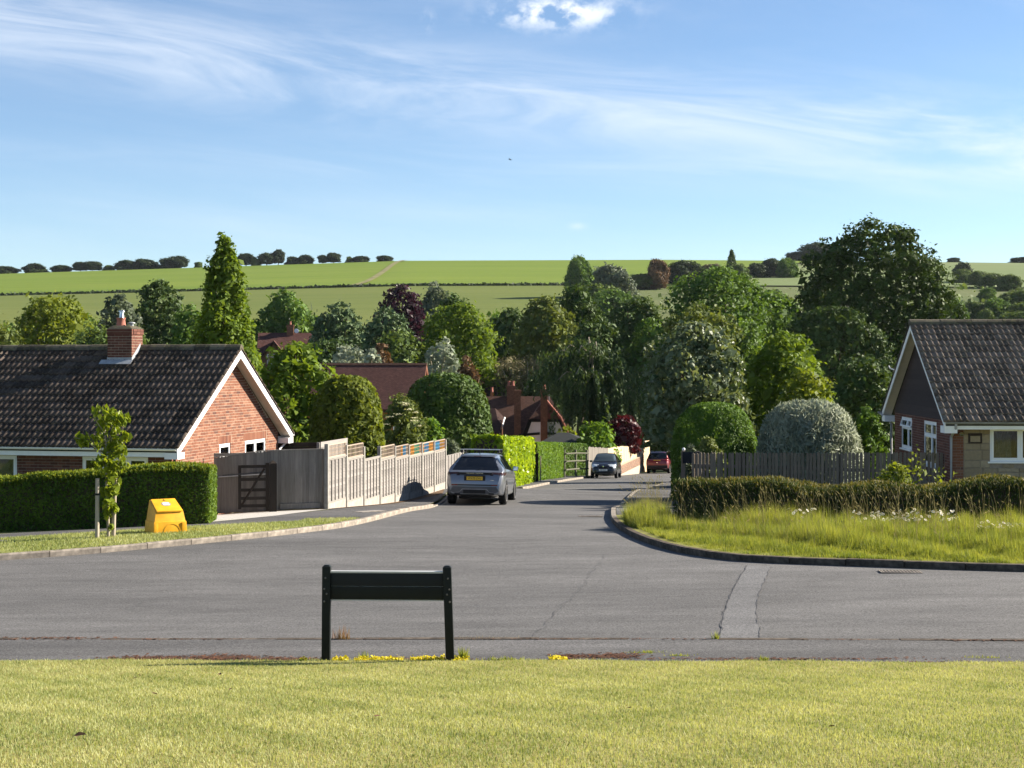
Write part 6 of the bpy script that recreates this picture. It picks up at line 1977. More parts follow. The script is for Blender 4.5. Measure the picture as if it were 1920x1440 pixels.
class CarShell:
    """y runs from the rear bumper (0) to the nose (L); x across; z up from the road"""
    def __init__(s, top, waist, half, sill, roofw, ny=110):
        L = top[0][-1]
        e = 0.5 - 0.5 * np.cos(np.linspace(0, math.pi, ny)); u = np.linspace(0, 1, ny)
        s.ys = np.unique(np.concatenate([L * (0.55 * u + 0.45 * e)]))
        s.top = catmull(*top, s.ys); s.waist = np.minimum(catmull(*waist, s.ys), s.top - .02); s.half = catmull(*half, s.ys)
        s.sill = catmull(*sill, s.ys); s.roofw = catmull(*roofw, s.ys)
        nv = 34; rows = []
        for k in range(len(s.ys)):
            w, z0, zw, zt, rw = s.half[k], s.sill[k], s.waist[k], s.top[k], s.roofw[k]
            gh = zt - zw
            pts = [(0, z0), (w * .6, z0), (w * .90, z0 + .01), (w * .955, z0 + .07), (w * .985, z0 + (zw - z0) * .35), (w, z0 + (zw - z0) * .62), (w * .985, z0 + (zw - z0) * .86), (w * .955, zw)]
            rr = rw if gh > .25 else w * .955 - (w * .955 - rw) * min(1, gh / .25)
            pts += [(rr + (w * .955 - rr) * .30, zw + gh * .66), (rr * 1.0, zt - min(.05, gh * .25) - .008), (rr * .93, zt - min(.02, gh * .1)), (rr * .6, zt), (0, zt + .012)]
            P = np.array(pts); d = np.concatenate([[0], np.cumsum(np.linalg.norm(np.diff(P, axis=0), axis=1) + 1e-6)])
            # same share of rows for each stretch at every station
            tt = np.linspace(0, len(pts) - 1, nv)
            px = np.interp(tt, np.arange(len(pts)), P[:, 0]); pz = np.interp(tt, np.arange(len(pts)), P[:, 1])
            rows.append(np.stack([px, np.full(nv, s.ys[k]), pz], 1))
        H = np.array(rows)                                   # stations x nv x 3
        Mr = H[:, ::-1].copy()[:, 1:-1]; Mr[:, :, 0] *= -1
        s.R = np.concatenate([H, Mr], 1); s.m = s.R.shape[1]; s.n = s.R.shape[0]
        s.V = s.R.reshape(-1, 3)
        i, j = np.meshgrid(np.arange(s.n - 1), np.arange(s.m), indexing='ij')
        j2 = (j + 1) % s.m
        s.F = np.stack([i * s.m + j, i * s.m + j2, (i + 1) * s.m + j2, (i + 1) * s.m + j], -1).reshape(-1, 4)
        s.C = s.V[s.F].mean(1)
        a = s.V[s.F]
        s.N = unit(np.cross(a[:, 2] - a[:, 0], a[:, 3] - a[:, 1]))
        out = s.C - np.array([0, L / 2, .7])
        if (np.sum(s.N * out, 1) < 0).mean() > .5: s.F = s.F[:, ::-1]; s.N = -s.N
        s.L = L
    def body(s, name, mat, parent, cut=None):
        me = bpy.data.meshes.new(name)
        faces = [tuple(f) for f in s.F] + [tuple(range(s.m)), tuple(range((s.n - 1) * s.m + s.m - 1, (s.n - 1) * s.m - 1, -1))]
        me.from_pydata([tuple(v) for v in s.V], [], faces)
        bm = bmesh.new(); bm.from_mesh(me); bmesh.ops.recalc_face_normals(bm, faces=bm.faces); bm.to_mesh(me); bm.free()
        me.materials.append(mat)
        o = link(name, me, parent)
        if cut:
            tmp = bpy.data.objects.new('cutter_tmp', cut); COL.objects.link(tmp)
            md = o.modifiers.new('arches', 'BOOLEAN'); md.operation = 'DIFFERENCE'; md.solver = 'EXACT'; md.object = tmp
            par = o.parent; o.parent = None
            bpy.context.view_layer.update()
            dg = bpy.context.evaluated_depsgraph_get()
            nm = bpy.data.meshes.new_from_object(o.evaluated_get(dg))
            o.modifiers.clear(); o.parent = par
            if len(nm.polygons) > 50: o.data = nm
            bpy.data.objects.remove(tmp, do_unlink=True)
            nm.name = name
        me = o.data
        me.polygons.foreach_set('use_smooth', [True] * len(me.polygons))
        try: me.set_sharp_from_angle(angle=R(32))
        except Exception: pass
        return o
    def patch(s, name, pred, mat, parent, off=.004, smooth=True):
        sel = np.array([bool(pred(c, n)) for c, n in zip(s.C, s.N)])
        F = s.F[sel]
        if len(F) == 0: return None
        ids, inv = np.unique(F, return_inverse=True)
        VN = np.zeros((len(ids), 3)); np.add.at(VN, inv.reshape(-1), np.repeat(s.N[sel], 4, 0)); VN = unit(VN)
        V = s.V[ids] + VN * off
        return link(name, np_mesh(name, V, inv.reshape(-1, 4), mat, smooth=smooth), parent)

def arch_cutters(ws, hw, r):
    """one mesh of cylinders lying across the car, only used to cut the arches"""
    mb = MB()
    for y, z in ws:
        for sx in (-1, 1):
            mb.lathe([(r, -.18), (r, .18)], 28, Matrix.Translation((sx * (hw - .04), y, z)) @ Matrix.Rotation(R(90), 4, 'Y'))
    return mb.mesh('cutter_tmp', None)

def wheel(parent, x, y, r, w, spokes=5, mat='alloy', side=1, steer=0.0):
    root = empty('wheel', (x, y, r)); root.parent = parent; root.rotation_euler = (0, 0, steer)
    Mx = Matrix.Rotation(R(90) * side, 4, 'Y')
    ri = r * .70
    t = MB(); t.lathe([(ri, -w / 2), (r * .93, -w / 2), (r, -w / 2 + .03), (r, w / 2 - .03), (r * .93, w / 2), (ri, w / 2)], 28, Mx)
    tyre = t.build('tyre', M['tyre'], root, smooth=True)
    rm = MB(); rm.lathe([(ri + .004, w / 2 - .10), (ri + .004, w / 2 + .002), (ri - .018, w / 2 + .004), (ri - .03, w / 2 - .03), (ri - .03, w / 2 - .10)], 28, Mx)
    rim = rm.build('rim', M[mat], root, smooth=True)
    dk = MB(); dk.lathe([(ri - .02, w / 2 - .10), (ri - .02, w / 2 - .085)], 24, Mx); dk.build('brake_disc', M['trim_black'], root)
    for k in range(spokes):
        sp = MB(); a = 2 * math.pi * k / spokes
        sp.box(-.032, .032, 0.02, ri - .015, w / 2 - .055, w / 2 - .012, Mx @ Matrix.Rotation(a, 4, 'Z')); sp.build('spoke', M[mat], root)
    hb = MB(); hb.lathe([(.06, w / 2 - .06), (.055, w / 2 - .006), (.02, w / 2)], 14, Mx); hb.build('hub', M[mat], root)
    return root

def text_mesh(name, txt, size, mat, parent, mtx, depth=.002, spacing=1.0):
    cu = bpy.data.curves.new(name, 'FONT'); cu.body = txt; cu.size = size; cu.align_x = 'CENTER'; cu.align_y = 'CENTER'; cu.extrude = depth; cu.space_character = spacing
    t = bpy.data.objects.new(name, cu); COL.objects.link(t)
    bpy.context.view_layer.update()
    me = bpy.data.meshes.new_from_object(t.evaluated_get(bpy.context.evaluated_depsgraph_get()))
    bpy.data.objects.remove(t, do_unlink=True)
    me.materials.clear(); me.materials.append(mat); me.name = name
    return link(name, me, parent, mtx=mtx)
REAR = Matrix.Rotation(R(90), 4, 'X')                     # text standing up, read from -Y
FRONT = Matrix.Rotation(R(180), 4, 'Z') @ Matrix.Rotation(R(90), 4, 'X')

def place_car(root, px, Y, heading):
    x, y = at(px, Y)
    root.location = (x, y, G(x, y) + .004)
    gx = (G(x + .5, y) - G(x - .5, y)); gy = (G(x, y + 2) - G(x, y - 2)) / 4
    root.rotation_mode = 'XYZ'
    fwd = Vector((math.sin(heading), math.cos(heading), 0)); rt = Vector((math.cos(heading), -math.sin(heading), 0))
    f3 = Vector((fwd.x, fwd.y, fwd.x * gx + fwd.y * gy)).normalized(); r3 = Vector((rt.x, rt.y, rt.x * gx + rt.y * gy))
    u3 = r3.cross(f3).normalized(); r3 = f3.cross(u3)
    Mx = Matrix((r3, f3, u3)).transposed().to_4x4(); Mx.translation = root.location
    root.matrix_basis = Mx

# ---- silver grey compact sport utility, seen from behind
def silver_suv():
    root = empty('parked_car', (0, 0, 0), 0, 'silver grey sport utility car with roof bars parked beside the fence', 'car')
    L = 4.37
    top = ([0, .03, .08, .16, .24, .50, .72, .95, 1.6, 2.2, 2.75, 3.25, 3.42, 3.9, 4.2, 4.33, 4.37], [.72, .84, .97, 1.06, 1.10, 1.36, 1.545, 1.60, 1.645, 1.64, 1.56, 1.22, 1.09, 1.00, .92, .78, .66])
    waist = ([0, .2, .8, 1.6, 2.6, 3.3, 4.0, 4.37], [.66, 1.05, 1.17, 1.13, 1.08, 1.04, .93, .62])
    half = ([0, .06, .2, .55, 1.2, 2.2, 3.2, 3.8, 4.15, 4.37], [.80, .86, .92, .955, .945, .945, .95, .93, .84, .66])
    sill = ([0, .05, .3, .8, 3.4, 4.1, 4.37], [.36, .33, .30, .26, .26, .30, .36])
    roofw = ([0, .24, .72, 1.6, 2.6, 3.3, 4.37], [.74, .74, .60, .62, .62, .70, .60])
    s = CarShell(top, waist, half, sill, roofw)
    rw = .375; ya, yb = .86, 3.52
    s.body('body', M['paint_grey'], root, arch_cutters([(ya, rw), (yb, rw)], .95, .42))
    for y in (ya, yb):
        for sx in (-1, 1): wheel(root, sx * .835, y, rw, .235, 5, 'alloy', sx)
    # glazing
    s.patch('rear_window', lambda c, n: .25 < c[1] < .70 and abs(c[0]) < .72 - .14 * (c[1] - .25) / .45 and n[2] > .2 and c[2] > 1.09, M['car_glass'], root, .006)
    for sx in (-1, 1):
        s.patch('side_window', lambda c, n: sx * c[0] > .5 and .62 + (1.52 - c[2]) * -.1 < c[1] < 1.30 and 1.17 < c[2] < 1.50 and abs(n[0]) > .5, M['car_glass'], root, .006)
        s.patch('side_window', lambda c, n: sx * c[0] > .5 and 1.36 < c[1] < 2.05 and 1.12 < c[2] < 1.535 and abs(n[0]) > .5, M['car_glass'], root, .006)
        s.patch('side_window', lambda c, n: sx * c[0] > .5 and 2.12 < c[1] < 2.95 and 1.09 < c[2] < 1.535 - max(0, c[1] - 2.6) * .75 and abs(n[0]) > .5, M['car_glass'], root, .006)
        # lamps wrap round the corner
        s.patch('tail_lamp', lambda c, n: .02 < c[1] < .62 and sx * c[0] > .50 and .965 < c[2] < 1.045 and c[2] > .93 + 0 * c[1], M['lamp_dark'], root, .008)
        s.patch('sill_trim', lambda c, n: sx * c[0] > .7 and 1.25 < c[1] < 3.12 and .27 < c[2] < .40, M['trim'], root, .006)
    s.patch('windscreen', lambda c, n: 2.82 < c[1] < 3.36 and abs(c[0]) < .66 and n[2] > .3, M['windscreen'], root, .006)
    # black band joining the lamps, with spaced lettering
    bd = MB(); bd.box(-.56, .56, .055, .10, .985, 1.045); band = bd.build('tailgate_band', M['trim_black'], root)
    text_mesh('lettering', 'RANGE ROVER', .052, M['chrome'], band, Matrix.Translation((0, .052, 1.014)) @ REAR, .0015, 1.7)
    sp = MB(); sp.prism([(.66, 1.545), (.74, 1.60), (1.0, 1.615), (1.0, 1.60), (.74, 1.575)], -.56, .56, 'x'); spo = sp.build('spoiler', M['paint_grey'], root, bevel=.008)
    MB().box(-.12, .12, .655, .665, 1.552, 1.566).build('brake_lamp', M['lamp_red'], spo)
    # number plate in its recess
    MB().box(-.34, .34, .012, .05, .78, .955).build('plate_recess', M['trim_black'], root)
    pl = MB().box(-.26, .26, .002, .011, .80, .912).build('number_plate', M['plate_yellow'], root)
    text_mesh('characters', 'WX70 ZVU', .098, M['ink'], pl, Matrix.Translation((0, .0005, .856)) @ Matrix.Diagonal((.88, 1, 1, 1)) @ REAR, .001, 1.0)
    MB().lathe([(.062, 0), (.062, .004)], 20, Matrix.Translation((-.60, .03, .74)) @ Matrix.Rotation(R(90), 4, 'X') @ Matrix.Rotation(0, 4, 'Z')).build('round_sticker', M['label_white'], root)
    MB().box(.50, .62, .018, .03, .775, .80).build('badge', M['chrome'], root)
    # bumper: black slot, reflectors, skid plate, exhausts, tow cover
    MB().box(-.74, .74, -.025, .05, .625, .665).build('bumper_slot', M['trim_black'], root)
    for sx in (-1, 1): MB().box(sx * .64 - .10, sx * .64 + .10, -.034, -.026, .632, .658).build('reflector', M['lamp_red'], root)
    lo = MB(); lo.add([(-.70, -.02, .60), (.70, -.02, .60), (.80, .0, .44), (.62, .0, .36), (-.62, .0, .36), (-.80, .0, .44), (-.70, .06, .60), (.70, .06, .60), (.80, .06, .44), (.62, .06, .36), (-.62, .06, .36), (-.80, .06, .44)],
                      [(0, 1, 2, 3, 4, 5), (11, 10, 9, 8, 7, 6)] + [(i, i + 6, (i + 1) % 6 + 6, (i + 1) % 6) for i in range(6)]); lo.build('lower_bumper', M['trim'], root, bevel=.012)
    sk = MB(); pts = [(-.66, .375), (-.50, .40), (-.38, .50), (.38, .50), (.50, .40), (.66, .375), (.66, .40), (.48, .425), (.40, .53), (-.40, .53), (-.48, .425), (-.66, .40)]
    sk.prism(pts, -.035, -.018, 'y'); sk.build('skid_plate', M['gutter'], root)
    MB().box(-.36, .36, -.028, -.021, .37, .49).build('diffuser', M['trim_black'], root)
    for sx in (-1, 1):
        MB().box(sx * .55 - .09, sx * .55 + .09, -.036, .10, .345, .395).build('exhaust_trim', M['trim_black'], root)
        # roof rails and cross bars
        MB().tube([(sx * .585, 1.15, 1.66), (sx * .60, 1.9, 1.685), (sx * .59, 2.5, 1.64)], .014, 8).build('roof_rail', M['trim_black'], root)
        mr = MB(); mr.add([(sx * .92, 2.72, 1.05), (sx * 1.13, 2.70, 1.06), (sx * 1.14, 2.70, 1.20), (sx * .95, 2.72, 1.21), (sx * .93, 2.86, 1.06), (sx * 1.09, 2.88, 1.07), (sx * 1.10, 2.88, 1.19), (sx * .95, 2.86, 1.20)],
                          [(0, 1, 2, 3), (7, 6, 5, 4), (0, 4, 5, 1), (1, 5, 6, 2), (2, 6, 7, 3), (3, 7, 4, 0)]); mo = mr.build('wing_mirror', M['paint_grey'], root, bevel=.02)
        MB().box(min(sx * .965, sx * 1.11), max(sx * .965, sx * 1.11), 2.694, 2.699, 1.075, 1.185).build('mirror_glass', M['chrome'], mo)
        for y in (1.35, 2.15): MB().box(sx * .60 - .035, sx * .60 + .035, y - .05, y + .05, 1.66, 1.755).build('bar_foot', M['trim_black'], root)
        MB().box(min(sx * .9395, sx * .952), max(sx * .9395, sx * .952), 1.42, 1.60, 1.0, 1.025).build('door_handle', M['paint_grey'], root)
        MB().box(min(sx * .9395, sx * .953), max(sx * .9395, sx * .953), 2.25, 2.43, .985, 1.01).build('door_handle', M['paint_grey'], root)
    for y in (1.35, 2.15): MB().box(-.64, .64, y - .035, y + .035, 1.757, 1.782).build('cross_bar', M['alloy'], root)
    MB().tube([(-.0, 1.25, 1.65), (0, 1.30, 1.72)], .018, 8).build('aerial_fin', M['trim_black'], root)
    MB().tube([(0.0, .23, 1.105), (.34, .30, 1.165)], .008, 6).build('rear_wiper', M['trim_black'], root)
    MB().box(-.5, .5, .5, 3.9, .20, .30).build('underbody', M['trim_black'], root)
    place_car(root, 889, 49.2, R(6.0))
silver_suv()

# ---- small black hatchback facing the camera
def black_hatch():
    root = empty('parked_car', (0, 0, 0), 0, 'small black hatchback facing up the road by the post and rail fence', 'car')
    L = 3.83
    top = ([0, .04, .12, .25, .60, 1.0, 1.8, 2.3, 2.55, 2.95, 3.05, 3.45, 3.70, 3.80, 3.83], [.66, .86, .98, 1.06, 1.38, 1.48, 1.535, 1.49, 1.36, 1.02, .96, .90, .78, .66, .52])
    waist = ([0, .3, 1, 2, 2.9, 3.5, 3.83], [.6, .97, 1.0, .97, .93, .82, .48])
    half = ([0, .1, .4, 1.2, 2.4, 3.2, 3.55, 3.75, 3.83], [.66, .74, .80, .83, .83, .82, .77, .68, .58])
    sill = ([0, .3, .8, 3.0, 3.5, 3.83], [.34, .28, .24, .24, .24, .28])
    roofw = ([0, .3, .9, 2.0, 2.6, 3.1, 3.83], [.62, .62, .56, .56, .58, .66, .52])
    s = CarShell(top, waist, half, sill, roofw, 90)
    rw = .30; ya, yb = .62, 3.08
    s.body('body', M['paint_black'], root, arch_cutters([(ya, rw), (yb, rw)], .83, .345))
    for y in (ya, yb):
        for sx in (-1, 1): wheel(root, sx * .73, y, rw, .18, 6, 'alloy', sx)
    s.patch('windscreen', lambda c, n: 2.36 < c[1] < 2.92 and abs(c[0]) < .60 + .10 * (c[1] - 2.4) and n[2] > .25, M['windscreen'], root, .006)
    s.patch('rear_window', lambda c, n: .28 < c[1] < .66 and abs(c[0]) < .55 and n[2] > .2, M['car_glass'], root, .006)
    for sx in (-1, 1):
        s.patch('side_window', lambda c, n: sx * c[0] > .45 and .75 < c[1] < 1.42 and 1.02 < c[2] < 1.41 and abs(n[0]) > .5, M['car_glass'], root, .006)
        s.patch('side_window', lambda c, n: sx * c[0] > .45 and 1.50 < c[1] < 2.55 and 1.0 < c[2] < 1.41 - max(0, c[1] - 2.1) * .7 and abs(n[0]) > .5, M['car_glass'], root, .006)
        s.patch('headlamp', lambda c, n: 3.28 < c[1] < 3.76 and .33 < sx * c[0] < .74 and .63 < c[2] < .845 and n[1] > .05, M['lamp_clear'], root, .010)
        s.patch('tail_lamp', lambda c, n: c[1] < .22 and sx * c[0] > .5 and .75 < c[2] < 1.0, M['lamp_red'], root, .008)
        mr = MB(); mr.box(min(sx * .80, sx * .97), max(sx * .80, sx * .97), 2.36, 2.46, .98, 1.10); mr.build('wing_mirror', M['paint_black'], root, bevel=.025)
        MB().lathe([(.05, 0), (.045, .01)], 14, Matrix.Translation((sx * .56, 3.79, .42)) @ Matrix.Rotation(R(-90), 4, 'X')).build('fog_lamp', M['lamp_clear'], root)
    MB().box(-.26, .26, 3.80, 3.838, .60, .70).build('grille', M['trim_black'], root)
    MB().lathe([(.06, 0), (.06, .012), (.045, .014)], 18, Matrix.Translation((0, 3.82, .715)) @ Matrix.Rotation(R(-90), 4, 'X')).build('badge_ring', M['chrome'], root)
    MB().box(-.50, .50, 3.79, 3.832, .30, .40).build('lower_grille', M['trim_black'], root)
    pl = MB().box(-.26, .26, 3.838, 3.848, .455, .567).build('number_plate', M['plate_white'], root)
    text_mesh('characters', 'EJ07 BLX', .098, M['ink'], pl, Matrix.Translation((0, 3.849, .511)) @ Matrix.Diagonal((.9, 1, 1, 1)) @ FRONT, .001)
    for sx in (-.35, .15): MB().tube([(sx, 2.98, 1.0), (sx + .42, 2.86, 1.08)], .01, 5).build('wiper', M['trim_black'], root)
    MB().box(-.45, .45, .4, 3.4, .18, .28).build('underbody', M['trim_black'], root)
    place_car(root, 1131, 94.0, R(180 + 9.0))
    Mx = root.matrix_basis
    root.matrix_basis = Mx @ Matrix.Translation((0, -3.83, 0))
black_hatch()

# ---- dark red estate-height car, and another red car in front of it
def red_car(label, px, Y, heading, H=1.0, plate=True, text='KV05 OHC'):
    root = empty('parked_car', (0, 0, 0), 0, label, 'car')
    L = 4.55
    top = ([0, .04, .10, .2, .45, .62, .9, 1.8, 2.5, 2.95, 3.45, 3.6, 4.1, 4.4, 4.52, 4.55], [.80, 1.0, 1.06, 1.10, 1.48, 1.60, 1.66, 1.68, 1.64, 1.50, 1.10, 1.02, .96, .85, .72, .60])
    top = (top[0], [z * H for z in top[1]])
    waist = ([0, .3, 1, 2, 3.2, 4.0, 4.55], [.7 * H, 1.05 * H, 1.06 * H, 1.03 * H, .98 * H, .9 * H, .55 * H])
    half = ([0, .1, .4, 1.2, 2.6, 3.7, 4.2, 4.55], [.78, .84, .88, .89, .89, .88, .80, .62])
    sill = ([0, .3, .8, 3.6, 4.2, 4.55], [.42, .36, .32, .32, .34, .40])
    roofw = ([0, .2, .7, 1.8, 2.9, 3.5, 4.55], [.72, .72, .64, .64, .66, .72, .56])
    s = CarShell(top, waist, half, sill, roofw, 90)
    rw = .345; ya, yb = .82, 3.62
    s.body('body', M['paint_red'], root, arch_cutters([(ya, rw), (yb, rw)], .89, .39))
    for y in (ya, yb):
        for sx in (-1, 1): wheel(root, sx * .78, y, rw, .21, 5, 'alloy', sx)
    s.patch('rear_window', lambda c, n: .17 < c[1] < .58 and abs(c[0]) < .70 and n[2] > .15 and c[2] > 1.10 * H, M['car_glass'], root, .006)
    s.patch('windscreen', lambda c, n: 2.85 < c[1] < 3.42 and abs(c[0]) < .68 and n[2] > .3, M['windscreen'], root, .006)
    for sx in (-1, 1):
        for a, b in ((.55, 1.25), (1.32, 2.1), (2.18, 3.1)):
            s.patch('side_window', lambda c, n: sx * c[0] > .5 and a < c[1] < b and 1.08 * H < c[2] < 1.56 * H - max(0, c[1] - 2.6) * .75 and abs(n[0]) > .5, M['car_glass'], root, .006)
        s.patch('tail_lamp', lambda c, n: c[1] < .30 and sx * c[0] > .62 and .92 * H < c[2] < 1.12 * H, M['lamp_red'], root, .008)
        MB().tube([(sx * .66, .75, 1.66 * H), (sx * .68, 1.6, 1.72 * H), (sx * .66, 2.6, 1.68 * H)], .018, 7).build('roof_rail', M['alloy'], root)
        MB().box(min(sx * .86, sx * 1.04), max(sx * .86, sx * 1.04), 2.9, 3.0, 1.05 * H, 1.17 * H).build('wing_mirror', M['paint_red'], root, bevel=.02)
        s.patch('sill_trim', lambda c, n: sx * c[0] > .7 and 1.22 < c[1] < 3.22 and .3 < c[2] < .46, M['trim'], root, .006)
    lo = MB(); lo.box(-.80, .80, -.03, .10, .40, .62); lo.build('rear_bumper', M['trim_black'], root, bevel=.02)
    if plate:
        pl = MB().box(-.26, .26, .028, .045, .93 * H, 1.035 * H).build('number_plate', M['plate_yellow'], root)
        text_mesh('characters', text, .095, M['ink'], pl, Matrix.Translation((0, .026, .98 * H)) @ Matrix.Diagonal((.88, 1, 1, 1)) @ REAR, .001)
        MB().box(-.05, .05, .0, .03, .80, .85).build('badge', M['chrome'], root)
    MB().box(-.5, .5, .5, 4.0, .24, .34).build('underbody', M['trim_black'], root)
    place_car(root, px, Y, heading)
red_car('dark red estate car seen from behind at the bend', 1232, 117.0, R(14), 1.0)
red_car('red car ahead of the dark red estate, half hidden by a post', 1276, 124.5, R(18), .90, False)
# ------------------------------------------------------------------ trees and shrubs, near to far
# left of the road
tree('columnar_tree', 'tall tapering tree with yellow green leaves behind the bungalow ridge', 'tree', 338, 502, 441, 74, 'column', 'fresh', seed=51, clumps=120, rc=(.10, .19), leafpx=4.2, cover=1.7, flat=1.9, depth=3.4, rough=.5, lumps=.20)
tree('garden_tree', 'bushy green tree just behind the brick gable', 'tree', 470, 640, 640, 60, 'dome', 'fresh', seed=52, clumps=60, leafpx=5.0, cover=1.7, base=.4, rough=.35, lumps=.3)
bush('elder_shrub', 'light green elder shrub with cream flower heads behind the trellis', 708, 800, 737, 56.5, 'olive', seed=54, leaf=.11, prof='dome', cover=1.4, clumps=30)
bush('feathery_shrub', 'feathery green shrub above the coloured trellis', 770, 838, 776, 58.5, 'privet', seed=55, leaf=.12, prof='dome', cover=1.4, clumps=24)
bush('grey_shrub', 'grey green shrub at the end of the lap panel fence', 826, 872, 822, 62, 'grey', seed=57, leaf=.12)
bush('leafy_shrub', 'low leafy shrub in front of the dark bush behind the car', 836, 900, 800, 70, 'scrub', seed=58, leafpx=3.6)

# flat cream flower heads on the elder
def elder_heads():
    rng = np.random.default_rng(5)
    root = [o for o in COL.objects if o.name == 'elder_shrub'][0]
    for k in range(11):
        a = rng.uniform(722, 790); b = 742 + abs(a - 750) * .7 + rng.uniform(2, 34)
        Yh = 55.3 + rng.uniform(-.3, .3); p = W(a, b, Yh) - root.location
        n = 26; P = np.stack([rng.normal(0, .075, n), rng.normal(0, .05, n), rng.normal(0, .015, n)], 1)
        N = unit(np.array([[0, -.3, 1.0]]) + rng.normal(0, .3, (n, 3)))
        me = foliage_mesh('flower_head', P, N, .05, rng.uniform(0, 1, n), M['elderflower'], rng, .9)
        link('flower_head', me, root, p)
elder_heads()

# middle distance, left half
T = tree
T('lime_tree', 'yellow green spreading tree at the far left behind the roof', 'tree', 10, 192, 556, 150, 'dome', 'yellow', seed=61, clumps=70, rc=(.11, .2), leafpx=3.6)
T('lime_tree', 'pale green tree cut by the left picture edge above the roof', 'tree', -120, 45, 600, 140, 'dome', 'olive', seed=62, clumps=50)
T('grey_tree', 'grey green pointed tree between the lime tree and dark conifer', 'tree', 180, 262, 552, 158, 'oval', 'grey', seed=63, clumps=46, rc=(.14, .22))
T('dark_conifer', 'dark spreading conifer left of the tall tapering tree', 'tree', 250, 348, 525, 165, 'cedar', 'darkblue', seed=64, clumps=60, rc=(.12, .2), flat=.45)
T('mid_tree', 'dull green tree filling the gap beside the tall tapering tree', 'tree', 318, 400, 572, 150, 'dome', 'mid', seed=65, clumps=40)
T('hedgerow_tree', 'dim green tree low behind the chimney pot', 'tree', 130, 300, 612, 138, 'dome', 'scrub', seed=66, clumps=46)
T('round_tree', 'rounded mid green tree over the red roofed house', 'tree', 480, 592, 544, 188, 'dome', 'mid', seed=67, clumps=64, rc=(.10, .18))
T('cedar', 'layered blue green cedar left of its twin', 'tree', 583, 690, 566, 162, 'cedar', 'cedar', seed=68, clumps=110, rc=(.10, .18), flat=.30, rough=.35, base=3.5)
T('cedar', 'layered blue green cedar right of its twin beside the purple beech', 'tree', 672, 782, 576, 156, 'cedar', 'cedar', seed=69, clumps=110, rc=(.10, .18), flat=.30, rough=.35, base=3.5)
T('copper_beech', 'dark purple copper beech above the cedars', 'tree', 706, 800, 536, 185, 'oval', 'purple', seed=70, clumps=60, rc=(.12, .2))
T('grey_tree', 'soft grey green tree right of the purple beech', 'tree', 772, 862, 537, 215, 'dome', 'grey', seed=71, clumps=44)
T('dark_tree', 'dark round topped tree peeping over the bright domed tree', 'tree', 806, 892, 549, 195, 'dome', 'dark', seed=72, clumps=44)
T('domed_tree', 'bright green domed tree with drooping lobes in the middle', 'tree', 788, 930, 569, 150, 'skirt', 'fresh', seed=73, clumps=90, rc=(.10, .17), leafpx=3.3)
T('hollow_tree', 'deep green trees in shade behind the cottage chimneys', 'tree', 905, 1010, 575, 172, 'dome', 'darkblue', seed=74, clumps=60)
T('ash_tree', 'fine leaved olive tree above the weeping beech', 'tree', 968, 1082, 556, 160, 'dome', 'olive', seed=75, clumps=70, rc=(.11, .18))
T('oak_tree', 'dark oak with bronze tinted top right of the ash', 'tree', 1032, 1136, 534, 178, 'dome', 'dark', seed=76, clumps=64, rc=(.11, .19))
T('shade_tree', 'shadowed green tree under the grey green tree', 'tree', 690, 806, 620, 146, 'dome', 'scrub', seed=77, clumps=40)
T('shade_tree', 'dark low trees behind the long tiled roof', 'tree', 560, 680, 636, 140, 'dome', 'darkblue', seed=78, clumps=40)
T('rust_shrub', 'dull reddish brown shrub over the tiled roof', 'shrub', 684, 748, 645, 128, 'dome', 'rust', seed=79, clumps=24)
T('silver_shrub', 'silvery leaved small tree left above the tiled roof', 'shrub', 622, 690, 648, 124, 'vase', 'silver', seed=80, clumps=26, rc=(.16, .26), barkm='palebark')
T('silver_shrub', 'small silvery shrub next to the reddish shrub over the roof', 'shrub', 676, 718, 655, 122, 'vase', 'silver', seed=81, clumps=18, rc=(.16, .26), barkm='palebark')
T('silver_tree', 'silvery eucalyptus like tree right of the tiled gable', 'tree', 800, 862, 633, 122, 'oval', 'silver', seed=82, clumps=36, rc=(.12, .2), barkm='palebark', cover=1.1)
T('rust_shrub', 'brownish shrub right of the silvery eucalyptus like tree', 'shrub', 846, 905, 668, 130, 'dome', 'rust', seed=83, clumps=24)
T('thicket_tree', 'green thicket between tiled gable and dark roofed house', 'tree', 790, 880, 655, 136, 'dome', 'mid', seed=84, clumps=40)
T('bare_willow', 'pale twiggy willow behind the cottage ridge', 'tree', 930, 1022, 664, 148, 'vase', 'twig', seed=85, clumps=40, cover=1.2, aspect=.16, barkm='palebark')
T('conifer_clump', 'dark conifer clump right behind the cottage hip', 'tree', 985, 1060, 690, 142, 'dome', 'darkblue', seed=86, clumps=36)

